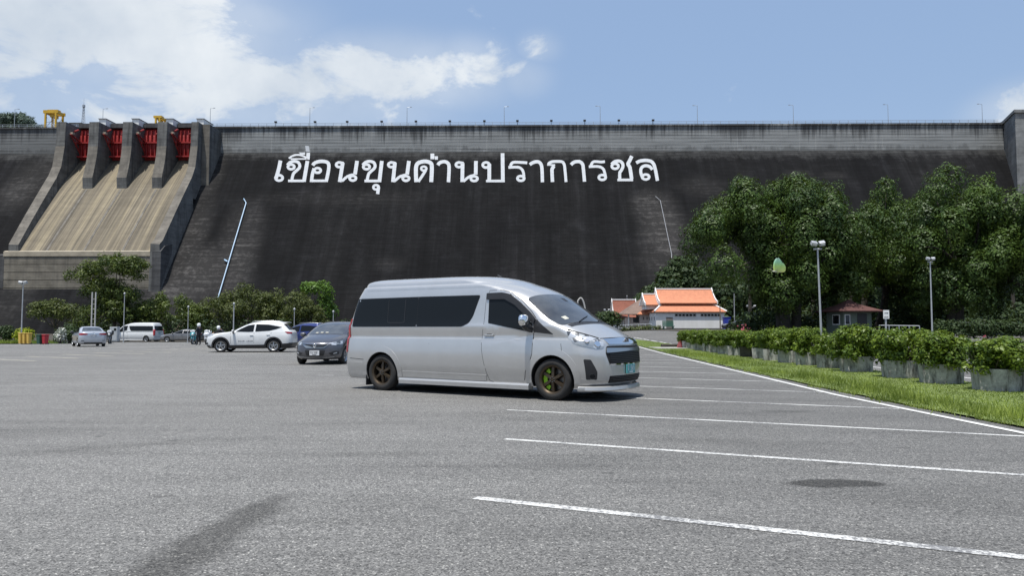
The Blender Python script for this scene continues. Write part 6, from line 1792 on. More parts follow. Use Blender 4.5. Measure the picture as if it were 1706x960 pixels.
    # front lip
    if low:
        bm = bmesh.new(); A = []
        outl = []
        for k in range(25):
            a = -1 + 2 * k / 24; yy = 0.93 * math.sin(a * PI / 2)
            h, n = c.hit((4.5 - 0.05, yy, 0.34), (-math.cos(a * PI / 2) - 0.02, -math.sin(a * PI / 2), 0)); outl.append((h, n))
        outl = [((Vector((4.36, -0.945, 0.34))), Vector((0, -1, 0)))] + outl + [((Vector((4.36, 0.945, 0.34))), Vector((0, 1, 0)))]
        rings = []
        for h, n in outl:
            n = Vector((n.x, n.y, 0)).normalized()
            rings.append([bm.verts.new(Vector((h.x, h.y, 0)) + n * dx + Vector((0, 0, z))) for dx, z in ((-0.02, 0.262), (0.008, 0.258), (0.030, 0.245), (0.040, 0.195), (0.028, 0.175), (-0.05, 0.175))])
        for a_, b_ in zip(rings, rings[1:]):
            for i in range(6): bm.faces.new((a_[i], b_[i], b_[(i + 1) % 6], a_[(i + 1) % 6]))
        bm.faces.new(rings[0]); bm.faces.new(rings[-1][::-1]); done(bm, 'front_lip', c.o, pm, 40)
    # rear end
    dR = (1, 0, 0); Rp = lambda pts: [(-1, y, z) for y, z in pts]
    c.patch('rear_window', Rp([(-0.74, 1.29), (-0.70, 1.86), (0.70, 1.86), (0.74, 1.29)]), dR, 0.005, m_cglass, rad=0.06)
    c.seam(Rp([(-0.80, 0.62), (-0.80, 1.2), (-0.74, 2.02), (0.74, 2.02), (0.80, 1.2), (0.80, 0.62)]), dR, 0.010, closed=True)
    c.patch('tailgate_trim', Rp([(-0.42, 1.15), (-0.42, 1.20), (0.42, 1.20), (0.42, 1.15)]), dR, 0.018, chrome, rad=0.01)
    h, n = c.hit((-1, 0, 1.0), dR); plate(c, h - Vector((0.012, 0, 0)), -1, 0.34, 0.155, plate_m, plate_text, m_plw if plate_m is m_teal else m_blk)
    c.seam(Rp([(-0.85, 0.60), (0.85, 0.60)]), dR, 0.012)
    # roof antenna and gutters
    for s in (-1, 1):
        c.seam([(-0.65, s * 0.83, 1.985), (1.0, s * 0.83, 1.990), (2.2, s * 0.83, 1.99), (2.75, s * 0.82, 1.97)], (0, -s, -0.25), 0.016, 0.002, pm, 'roof_gutter')
    bm = bmesh.new(); tube(bm, (2.2, 0.0, 2.205), (2.12, 0, 2.26), 0.03, 0.015, 8); done(bm, 'roof_antenna', c.o, m_trim)
    return c
hdg = math.atan2(-0.5376, 0.8434)
van_loc = Vector((-2.616, 15.053, 0)) + 0.955 * Vector((0.5376, 0.8434, 0))
VANOBJ = minibus(van_loc, hdg, 'large silver high roofed minibus with bronze wheels parked across the bays', m_silver, m_bronze, m_calip, scale=1.018)
pv = gat(253, 87)
minibus(pv, R(169), 'white high roofed minibus seen from its left rear, parked before the left trees', m_vwhite, m_rim, None, plate_m=m_teal, low=False)

# ------------------------------------------------------------------ smaller cars
SUV = [(0.20, -0.80, 3.46, 0.80, 0.14, 0.08, 0.34, 0.24), (0.32, -0.92, 3.58, 0.89, 0.16, 0.08, 0.36, 0.26), (0.50, -0.96, 3.62, 0.92, 0.18, 0.08, 0.38, 0.28), (0.70, -0.96, 3.62, 0.93, 0.20, 0.08, 0.38, 0.28), (0.84, -0.95, 3.57, 0.925, 0.22, 0.08, 0.38, 0.28),
       (0.92, -0.94, 3.46, 0.915, 0.24, 0.08, 0.38, 0.28), (0.99, -0.93, 3.18, 0.90, 0.26, 0.08, 0.38, 0.28), (1.04, -0.92, 2.84, 0.89, 0.26, 0.08, 0.36, 0.28), (1.08, -0.90, 2.46, 0.88, 0.24, 0.08, 0.34, 0.28), (1.12, -0.87, 2.28, 0.865, 0.22, 0.08, 0.32, 0.28), (1.25, -0.76, 2.02, 0.82, 0.2, 0.1, 0.3, 0.26),
       (1.40, -0.62, 1.72, 0.765, 0.2, 0.12, 0.3, 0.26), (1.52, -0.46, 1.42, 0.71, 0.2, 0.12, 0.32, 0.28), (1.59, -0.34, 1.16, 0.63, 0.2, 0.12, 0.34, 0.3), (1.635, -0.2, 0.9, 0.5, 0.18, 0.1, 0.32, 0.3), (1.66, 0.0, 0.62, 0.28, 0.1, 0.1, 0.2, 0.2)]
HATCH = [(0.18, -0.52, 3.16, 0.72, 0.14, 0.06, 0.34, 0.2), (0.28, -0.62, 3.29, 0.82, 0.18, 0.06, 0.40, 0.22), (0.45, -0.66, 3.34, 0.842, 0.22, 0.06, 0.42, 0.24), (0.63, -0.67, 3.33, 0.848, 0.24, 0.06, 0.42, 0.24), (0.74, -0.665, 3.28, 0.845, 0.26, 0.06, 0.42, 0.24), (0.82, -0.66, 3.14, 0.835, 0.28, 0.06, 0.40, 0.24),
         (0.90, -0.655, 2.92, 0.825, 0.28, 0.06, 0.38, 0.24), (0.97, -0.65, 2.66, 0.815, 0.26, 0.06, 0.36, 0.24), (1.02, -0.64, 2.44, 0.805, 0.24, 0.06, 0.32, 0.24), (1.10, -0.61, 2.24, 0.78, 0.22, 0.08, 0.3, 0.24), (1.25, -0.55, 1.90, 0.725, 0.2, 0.1, 0.3, 0.24), (1.38, -0.46, 1.56, 0.665, 0.2, 0.1, 0.3, 0.24), (1.46, -0.36, 1.26, 0.58, 0.2, 0.1, 0.3, 0.24), (1.505, -0.2, 0.96, 0.45, 0.16, 0.1, 0.28, 0.24), (1.525, 0, 0.7, 0.25, 0.1, 0.1, 0.2, 0.2)]
SEDAN = [(0.18, -0.80, 3.42, 0.75, 0.14, 0.08, 0.34, 0.24), (0.28, -0.92, 3.58, 0.86, 0.18, 0.09, 0.40, 0.28), (0.48, -0.96, 3.64, 0.885, 0.2, 0.1, 0.42, 0.3), (0.66, -0.965, 3.62, 0.89, 0.22, 0.1, 0.42, 0.3), (0.77, -0.96, 3.50, 0.885, 0.24, 0.1, 0.42, 0.3), (0.86, -0.955, 3.18, 0.875, 0.26, 0.1, 0.40, 0.3), (0.92, -0.95, 2.80, 0.865, 0.26, 0.1, 0.38, 0.3), (0.97, -0.945, 2.44, 0.855, 0.24, 0.1, 0.34, 0.3), (1.01, -0.93, 2.26, 0.845, 0.22, 0.1, 0.32, 0.3), (1.045, -0.86, 2.16, 0.83, 0.2, 0.1, 0.3, 0.3),
         (1.075, -0.60, 2.10, 0.81, 0.2, 0.08, 0.3, 0.28), (1.10, -0.42, 2.04, 0.79, 0.2, 0.08, 0.3, 0.26), (1.22, -0.16, 1.78, 0.73, 0.2, 0.1, 0.3, 0.24), (1.33, 0.08, 1.52, 0.66, 0.2, 0.1, 0.3, 0.24), (1.40, 0.30, 1.30, 0.57, 0.18, 0.1, 0.3, 0.24), (1.44, 0.5, 1.08, 0.44, 0.16, 0.1, 0.28, 0.24), (1.46, 0.68, 0.92, 0.25, 0.1, 0.1, 0.2, 0.2)]
def small_car(kind, loc, rz, lab, cat, pm, name, rimm=m_rim, spokes=5, group=None, ptext='KN1881', scale=1.0):
    lv, wb, r_, wy, ar = {'suv': (SUV, 2.72, 0.345, 0.80, 0.40), 'hatch': (HATCH, 2.53, 0.30, 0.735, 0.345), 'sedan': (SEDAN, 2.70, 0.315, 0.775, 0.36)}[kind]
    c = Car(name, loc, rz, lab, cat, lv, [(0, r_, ar), (wb, r_, ar)], pm, scale, group, nz=72, ns=40)
    top = lv[-1][0]; W_ = c.wmax
    side_win = {'suv': ([(1.30, 1.075), (1.05, 1.085), (1.02, 1.49), (1.36, 1.44), (1.75, 1.24), (1.98, 1.09)], [(0.96, 1.09), (0.93, 1.50), (0.30, 1.48), (-0.42, 1.34), (-0.10, 1.22), (0.25, 1.13)]),
                'hatch': ([(1.15, 0.98), (1.12, 1.39), (1.40, 1.36), (1.95, 1.12), (2.16, 0.99)], [(1.06, 0.985), (1.03, 1.395), (0.30, 1.38), (-0.28, 1.25), (-0.20, 1.10), (0.2, 1.03)]),
                'sedan': ([(1.05, 0.985), (1.02, 1.34), (1.28, 1.33), (1.65, 1.17), (1.92, 0.99)], [(0.96, 0.99), (0.93, 1.345), (0.50, 1.32), (0.08, 1.17), (-0.12, 1.05), (0.05, 1.0)])}[kind]
    zb = lv[0][0]
    for s in (-1, 1):
        dS = (0, -s, -0.15); Y = lambda pts: [(x, s * 0.9, z) for x, z in pts]
        for w_ in side_win: c.patch('window', Y(w_), dS, 0.010, m_cglass, rad=0.03, grid=0.045)
        zs = {'suv': 1.04, 'hatch': 0.95, 'sedan': 0.96}[kind]
        bx = side_win[0][1][0] - 0.04
        c.seam(Y([(bx, zs + 0.02), (bx, 0.36)]), (0, -s, 0), 0.012); fx = wb - ar - 0.12
        c.seam(Y([(fx + 0.02, zs), (fx, 0.36), (bx, 0.345), (0.45 + (0.1 if kind == 'suv' else 0), 0.345), (0.18, 0.75), (0.12, zs)]), (0, -s, 0), 0.012)
        handle(c, bx + 0.12, zs - 0.14, s, pm); handle(c, 0.28, zs - 0.12, s, pm)
        mirror_(c, fx - 0.16, W_ + 0.10, zs + 0.08, s, pm, 0.09, 0.10, 0.075)
        for x in (0, wb): wheel(c, x, s * wy, r_, r_, 0.205, r_ * 0.64, s, rimm, spokes, sw=0.04)
        if kind == 'suv':
            for xw in (0, wb):
                n = 18; a0, a1 = R(-25), R(205)
                P = [(xw + (ar + 0.075) * math.cos(a0 + (a1 - a0) * k / n), r_ + (ar + 0.075) * math.sin(a0 + (a1 - a0) * k / n)) for k in range(n + 1)] + [(xw + (ar + 0.004) * math.cos(a1 + (a0 - a1) * k / n), r_ + (ar + 0.004) * math.sin(a1 + (a0 - a1) * k / n)) for k in range(n + 1)]
                c.patch('arch_trim', Y(P), (0, -s, 0), 0.012, m_trim, grid=0.08)
            c.patch('sill_trim', Y([(0.43, 0.21), (0.40, 0.40), (2.30, 0.37), (2.30, 0.21)]), (0, -s, 0), 0.012, m_trim)
            bm = bmesh.new(); path_tube(bm, [(1.2, s * 0.60, 1.60), (1.0, s * 0.62, 1.655), (0.1, s * 0.60, 1.665), (-0.15, s * 0.58, 1.62)], 0.012, 6); done(bm, 'roof_rail', c.o, m_rim, 60)
        # lamps
        if kind == 'suv':
            c.patch('headlight', [(3.05, s * 0.88, 0.935), (3.30, s * 0.74, 0.93), (3.45, s * 0.58, 0.885), (3.46, s * 0.60, 0.83), (3.28, s * 0.80, 0.835)], (-0.6, -s * 0.8, 0), 0.008, m_lamp, rad=0.02)
            c.patch('tail_light', [(-0.90, s * 0.60, 1.06), (-0.55, s * 0.86, 1.09), (-0.72, s * 0.9, 0.985), (-0.92, s * 0.65, 0.97)], (0.55, -s * 0.8, 0), 0.010, m_tail2, rad=0.02)
            c.patch('fog_lamp', [(3.40, s * 0.78, 0.52), (3.52, s * 0.62, 0.50), (3.52, s * 0.62, 0.40), (3.40, s * 0.78, 0.40)], (-0.7, -s * 0.7, 0), 0.008, m_trim, rad=0.02)
        elif kind == 'hatch':
            c.patch('headlight', [(2.72, s * 0.82, 0.83), (3.0, s * 0.68, 0.80), (3.19, s * 0.42, 0.735), (3.20, s * 0.42, 0.68), (3.05, s * 0.66, 0.665), (2.85, s * 0.80, 0.70)], (-0.75, -s * 0.65, -0.1), 0.008, m_lamp, rad=0.02, grid=0.05)
            c.patch('grille_trim', [(3.22, s * 0.45, 0.695), (3.22, s * 0.43, 0.67), (3.28, s * 0.31, 0.575), (3.28, s * 0.02, 0.575), (3.28, s * 0.02, 0.592), (3.28, s * 0.30, 0.594)], (-1, 0, 0), 0.020, m_schrome, grid=0.05)
            fg = c.patch('fog_lamp_slot', [(3.18, s * 0.40, 0.40), (3.1, s * 0.58, 0.475), (2.98, s * 0.74, 0.47), (3.0, s * 0.74, 0.36), (3.15, s * 0.50, 0.33)], (-0.85, -s * 0.5, 0), 0.006, m_trim, rad=0.02, grid=0.05)
            c.patch('fog_lamp', [(3.1, s * 0.56, 0.40), (3.05, s * 0.68, 0.43), (3.05, s * 0.68, 0.40), (3.1, s * 0.56, 0.375)], (-0.85, -s * 0.5, 0), 0.012, m_lens, parent=fg, grid=0.05)
            c.patch('tail_light', [(-0.6, s * 0.62, 0.85), (-0.52, s * 0.72, 1.35), (-0.4, s * 0.78, 1.30), (-0.45, s * 0.84, 0.85)], (0.6, -s * 0.8, 0), 0.010, m_tail, rad=0.02)
        else:
            c.patch('headlight', [(3.0, s * 0.86, 0.80), (3.3, s * 0.72, 0.76), (3.45, s * 0.5, 0.70), (3.4, s * 0.62, 0.64), (3.2, s * 0.8, 0.66)], (-0.7, -s * 0.7, 0), 0.008, m_lamp, rad=0.02)
            c.patch('tail_light', [(-0.92, s * 0.36, 0.93), (-0.93, s * 0.36, 0.86), (-0.86, s * 0.74, 0.83), (-0.66, s * 0.88, 0.84), (-0.66, s * 0.88, 0.95), (-0.86, s * 0.76, 0.965)], (0.8, -s * 0.5, 0), 0.010, m_tail2, rad=0.02)
            c.patch('reflector', [(-0.9, s * 0.56, 0.42), (-0.9, s * 0.56, 0.46), (-0.82, s * 0.74, 0.46), (-0.82, s * 0.74, 0.42)], (0.9, -s * 0.4, 0), 0.008, m_trim)
    zw0, zw1, x0, x1, hw0, hw1 = {'suv': (1.12, 1.54, 2.2, 1.35, 0.68, 0.52), 'hatch': (1.055, 1.42, 2.3, 1.4, 0.64, 0.48), 'sedan': (1.02, 1.375, 2.2, 1.38, 0.66, 0.48)}[kind]
    dW = (-0.7, 0, -0.7)
    ws = c.patch('windscreen', [(x0, -hw0, zw0), (x0, hw0, zw0), (x1, hw1, zw1), (x1 + 0.05, 0, zw1 + 0.02), (x1, -hw1, zw1)], dW, 0.005, m_wglass, rad=0.05)
    if kind == 'hatch':
        bm = bmesh.new()
        for k, yy in enumerate((0.30, 0.12, -0.06)):
            h, n = c.hit((2.25, -yy, 1.09), dW); box(bm, -0.05, 0.05, -0.03, 0.03, 0, 0.012, 0, Matrix.Translation(h + n * 0.007) @ n.to_track_quat('Z', 'Y').to_matrix().to_4x4())
        meta(done(bm, 'sticker', ws, m_cream), kind='stuff')
    dR = (1, 0, -0.25)
    rw = {'suv': [(-0.72, -0.66, 1.16), (-0.5, -0.56, 1.50), (-0.5, 0.56, 1.50), (-0.72, 0.66, 1.16)], 'hatch': [(-0.6, -0.62, 1.0), (-0.42, -0.52, 1.40), (-0.42, 0.52, 1.40), (-0.6, 0.62, 1.0)], 'sedan': [(-0.36, -0.66, 1.115), (0.24, -0.52, 1.37), (0.24, 0.52, 1.37), (-0.36, 0.66, 1.115)]}[kind]
    c.patch('rear_window', rw, dR if kind != 'sedan' else (0.5, 0, -0.8), 0.005, m_wglass if kind == 'sedan' else m_cglass, rad=0.05)
    dX = (-1, 0, 0)
    if kind == 'hatch':
        g_ = c.patch('grille', [(3.2, -0.44, 0.715), (3.2, 0.44, 0.715), (3.25, 0.30, 0.585), (3.25, -0.30, 0.585)], dX, 0.008, m_black_p, rad=0.03, grid=0.05)
        c.patch('grille_bar', [(3.2, -0.46, 0.728), (3.2, 0.46, 0.728), (3.2, 0.45, 0.712), (3.2, -0.45, 0.712)], dX, 0.022, m_chrome, grid=0.05)
        h, n = c.hit((3.3, 0, 0.655), dX)
        bm = bmesh.new()
        for p_, q_ in (((-0.035, 0.045), (-0.022, -0.045)), ((0.035, 0.045), (0.022, -0.045)), ((-0.027, 0.0), (0.027, 0.0))): tube(bm, h + Vector((0.026, p_[0], p_[1])), h + Vector((0.026, q_[0], q_[1])), 0.010, n=6)
        path_tube(bm, [h + Vector((0.022, y, z)) for y, z in ((-0.055, 0.055), (0.055, 0.055), (0.04, -0.058), (-0.04, -0.058), (-0.055, 0.055))], 0.008, 6)
        done(bm, 'emblem', c.o, m_chrome, 60)
        c.patch('air_intake', [(3.25, -0.36, 0.50), (3.25, 0.36, 0.50), (3.25, 0.30, 0.31), (3.25, -0.30, 0.31)], dX, 0.006, m_trim, rad=0.03)
        c.patch('bumper_trim', [(3.25, -0.62, 0.285), (3.28, -0.30, 0.265), (3.28, 0.30, 0.265), (3.25, 0.62, 0.285), (3.25, 0.62, 0.262), (3.28, 0.30, 0.24), (3.28, -0.30, 0.24), (3.25, -0.62, 0.262)], dX, 0.014, m_rim)
        h, n = c.hit((3.3, 0, 0.41), dX); plate(c, h + Vector((0.03, 0, 0)), 1, 0.34, 0.165, m_plw, ptext, m_blk)
        c.seam([(2.6, -0.78, 0.97), (2.95, -0.70, 0.845), (3.1, -0.50, 0.79)], (-0.3, 0.5, -1), 0.010); c.seam([(2.6, 0.78, 0.97), (2.95, 0.70, 0.845), (3.1, 0.50, 0.79)], (-0.3, -0.5, -1), 0.010)
    else:
        zg = 0.78 if kind == 'suv' else 0.66
        c.patch('grille', [(3.5, -0.48, zg + 0.07), (3.5, 0.48, zg + 0.07), (3.5, 0.36, zg - 0.14), (3.5, -0.36, zg - 0.14)], dX, 0.008, m_trim, rad=0.03)
        c.patch('air_intake', [(3.5, -0.5, 0.46), (3.5, 0.5, 0.46), (3.5, 0.42, 0.32), (3.5, -0.42, 0.32)], dX, 0.006, m_trim, rad=0.03)
        h, n = c.hit((3.6, 0, 0.56), dX); plate(c, h + Vector((0.022, 0, 0)), 1, 0.34, 0.155, m_plw, ptext, m_blk)
    if kind == 'suv':
        c.patch('bumper_trim', [(3.3, -0.84, 0.22), (3.3, -0.84, 0.37), (3.5, 0, 0.36), (3.3, 0.84, 0.37), (3.3, 0.84, 0.22)], dX, 0.012, m_trim)
        c.patch('bumper_trim', [(-0.8, -0.86, 0.22), (-0.8, -0.86, 0.50), (-0.8, 0.86, 0.50), (-0.8, 0.86, 0.22)], (1, 0, 0), 0.012, m_trim)
        for s in (-1, 1): c.patch('bumper_trim', [(-0.90, s * 0.8, 0.22), (-0.92, s * 0.8, 0.48), (-0.44, s * 0.9, 0.46), (-0.43, s * 0.9, 0.22)], (0.3, -s, 0), 0.013, m_trim)
        bm = bmesh.new()
        for k in range(9):
            x = 1.78 - 0.085 * k
            h, n = c.hit((x, 2, 0.60 + 0.01 * (k % 2)), (0, -1, 0)); hh_ = 0.045 if k < 8 else 0.08
            if k == 4: continue
            box(bm, x - 0.028, x + 0.028, h.y + 0.003, h.y + 0.007, 0.575, 0.575 + hh_ * 0.55 * (0.8 + 0.4 * (k % 3 == 0)))
        meta(done(bm, 'lettering', c.o, m_trim), kind='stuff')
        bm = bmesh.new(); prism(bm, [Vector((-0.45, -0.5, 1.585)), Vector((-0.45, 0.5, 1.585)), Vector((-0.62, 0.46, 1.56)), Vector((-0.62, -0.46, 1.56))], (0, 0, 0.03)); done(bm, 'spoiler', c.o, pm)
    if kind == 'sedan':
        h, n = c.hit((-1, 0, 0.80), (1, 0, 0)); plate(c, h - Vector((0.01, 0, 0)), -1, 0.36, 0.17, mat('grey_plate', (0.30, 0.32, 0.36), 0.5, vary=0.05), ptext, m_plw)
        c.patch('boot_trim', [(-1, -0.36, 0.905), (-1, -0.36, 0.93), (-1, 0.36, 0.93), (-1, 0.36, 0.905)], (1, 0, 0), 0.012, m_chrome)
        c.patch('rear_valance', [(-0.9, -0.62, 0.20), (-0.9, -0.56, 0.31), (-0.9, 0.56, 0.31), (-0.9, 0.62, 0.20)], (1, 0, 0), 0.008, m_trim)
        c.seam([(-1, -0.66, 0.97), (-1, -0.42, 0.72), (-1, 0.42, 0.72), (-1, 0.66, 0.97)], (1, 0, 0), 0.010)
        h, n = c.hit((-1, 0, 0.98), (1, 0, 0)); bm = bmesh.new(); path_tube(bm, [h + Vector((-0.012, 0.05 * math.cos(2 * PI * k / 16), 0.035 * math.sin(2 * PI * k / 16))) for k in range(17)], 0.008, 6); done(bm, 'emblem', c.o, m_chrome, 60)
    return c
# white crossover
pf, prr = gnd(382, 588), gnd(471, 585.5)
a_ = R(184)
mid_ = gat(420, 40.2)
def place(mid, ang, wb): return mid - Vector((math.cos(ang), math.sin(ang), 0)) * wb / 2
small_car('suv', place(mid_, a_, 2.72), a_, 'white crossover with black lower trim, side on behind the grey hatchback', 'car', m_vwhite, 'crossover', spokes=5, ptext='N 1285')
# graphite hatchback, nose towards the camera
a_ = R(265)
nose = gat(525, 25.6)
fwd = Vector((math.cos(a_), math.sin(a_), 0))
small_car('hatch', nose - fwd * 3.32, a_, 'dark grey hatchback facing the camera, half hidden behind the silver minibus', 'car', m_grey_p, 'hatchback')
# pale silver saloon seen from behind
a_ = R(127)
tail = gat(156, 53.0)
fwd = Vector((math.cos(a_), math.sin(a_), 0))
small_car('sedan', tail + fwd * 0.9, a_, 'pale silver saloon seen from behind on the left of the car park', 'car', m_silv2, 'saloon', ptext='K 5281')
# blue car behind the crossover
small_car('suv', place(gat(500, 50), R(172), 2.72), R(172), 'dark blue car showing between the white crossover and the grey hatchback', 'car', m_blue_p, 'estate_car', spokes=5)
# dark silver car behind the motorcycles
small_car('sedan', place(gat(304, 85), R(184), 2.7), R(184), 'dark silver saloon parked right of the white minibus', 'car', m_dgrey, 'saloon')
small_car('sedan', place(gat(1229, 108), R(170), 2.7), R(170), 'black car parked in the shade beside the blue booth', 'car', m_black_p, 'saloon')

# ================================================================== MOTORCYCLES AND RIDERS
m_tealp = mat('teal_motorcycle_paint', (0.02, 0.26, 0.30), 0.3, 0.1, vary=0.1, coat=0.6)
m_whp = mat('white_motorcycle_paint', (0.75, 0.76, 0.77), 0.3, vary=0.06, coat=0.6)
m_bkp = mat('black_motorcycle_paint', (0.02, 0.02, 0.022), 0.3, 0.1, vary=0.1, coat=0.6)
m_seat = mat('black_vinyl_seat', (0.018, 0.018, 0.018), 0.6, vary=0.15)
def motorcycle(loc, rz, lab, pm, fairing=True, box_=None):
    o = thing('motorcycle', loc, lab, 'motorcycle', rz, 'motorcycles parked on the left side')
    for x in (-0.65, 0.70):
        w_ = sub('wheel', o, (x, 0, 0.30))
        bm = bmesh.new(); lathe(bm, [(0.22, -0.05), (0.27, -0.055), (0.30, -0.025), (0.30, 0.025), (0.27, 0.055), (0.22, 0.05)], 28, 'Y', closed=True); done(bm, 'tyre', w_, m_tyre, 40)
        bm = bmesh.new(); lathe(bm, [(0.222, -0.04), (0.20, -0.03), (0.20, 0.03), (0.222, 0.04)], 28, 'Y', closed=True)
        for k in range(6): tube(bm, (0, 0, 0), (0.205 * math.cos(k * PI / 3), 0, 0.205 * math.sin(k * PI / 3)), 0.012, n=5)
        lathe(bm, [(0.002, -0.05), (0.035, -0.05), (0.035, 0.05), (0.002, 0.05)], 12, 'Y'); done(bm, 'rim', w_, m_rim, 40)
    bm = bmesh.new()
    for s in (-0.08, 0.08): tube(bm, (0.70, s, 0.30), (0.50, s, 0.86), 0.025, n=8)
    done(bm, 'fork', o, m_rim, 60)
    bm = bmesh.new(); path_tube(bm, [(0.5, 0, 0.84), (0.2, 0, 0.62), (0.0, 0, 0.40), (-0.3, 0, 0.42), (-0.75, 0, 0.72)], 0.035, 8)
    for s in (-0.07, 0.07): tube(bm, (-0.65, s, 0.30), (-0.1, s, 0.38), 0.022, n=6); tube(bm, (-0.62, s, 0.32), (-0.55, s, 0.66), 0.03, n=8)
    done(bm, 'frame', o, m_bkp, 60)
    bm = bmesh.new(); box(bm, -0.18, 0.22, -0.13, 0.13, 0.24, 0.52, 0.05); lathe(bm, [(0.002, -0.17), (0.11, -0.17), (0.12, 0.17), (0.002, 0.17)], 16, 'Y')
    for v in list(bm.verts)[-68:]: pass
    done(bm, 'engine', o, m_disc, 40)
    bm = bmesh.new(); path_tube(bm, [(0.20, -0.13, 0.34), (0.10, -0.16, 0.22), (-0.4, -0.17, 0.26), (-0.85, -0.18, 0.40)], [0.025, 0.03, 0.045, 0.05], 8); done(bm, 'exhaust', o, m_chrome, 60)
    def blobm(name, c, r, m, p=0.75, par=None):
        bm = bmesh.new(); bmesh.ops.create_uvsphere(bm, u_segments=18, v_segments=10, radius=1)
        for v in bm.verts: v.co = Vector([math.copysign(abs(q)**p, q) * rr for q, rr in zip(v.co, r)]) + Vector(c)
        return done(bm, name, par or o, m, 60)
    blobm('tank', (0.16, 0, 0.74), (0.26, 0.15, 0.13), pm)
    blobm('seat', (-0.40, 0, 0.76), (0.36, 0.14, 0.06), m_seat)
    blobm('tail_fairing', (-0.68, 0, 0.70), (0.24, 0.12, 0.09), pm)
    blobm('front_mudguard', (0.68, 0, 0.52), (0.22, 0.07, 0.07), pm)
    blobm('headlight', (0.62, 0, 0.86), (0.09, 0.10, 0.10), m_lens)
    if fairing:
        blobm('front_fairing', (0.52, 0, 0.86), (0.15, 0.24, 0.20), pm); blobm('windshield', (0.50, 0, 1.12), (0.05, 0.20, 0.16), m_lens)
        blobm('leg_shield', (0.32, 0, 0.55), (0.10, 0.22, 0.22), pm)
    if box_: blobm('top_box', (-0.80, 0, 1.02), (0.20, 0.24, 0.22), box_, 0.5)
    bm = bmesh.new(); path_tube(bm, [(0.28, -0.38, 0.98), (0.40, -0.28, 1.02), (0.48, -0.1, 0.95), (0.48, 0.1, 0.95), (0.40, 0.28, 1.02), (0.28, 0.38, 0.98)], 0.014, 6); done(bm, 'handlebar', o, m_bkp, 60)
    for s in (-1, 1):
        mo = sub('mirror', o, (0.40, s * 0.30, 1.18)); bm = bmesh.new(); tube(bm, (0, 0, -0.17), (0, 0, 0), 0.008, n=5); done(bm, 'stem', mo, m_bkp)
        bm = bmesh.new(); lathe(bm, [(0.002, -0.01), (0.06, -0.01), (0.06, 0.012), (0.002, 0.012)], 12, 'Y'); m2 = done(bm, 'glass', mo, m_cglass); m2.rotation_euler = (0, 0, PI / 2)
    bm = bmesh.new(); tube(bm, (-0.1, 0.12, 0.30), (-0.16, 0.30, 0.02), 0.014, n=6); done(bm, 'side_stand', o, m_bkp)
    return o
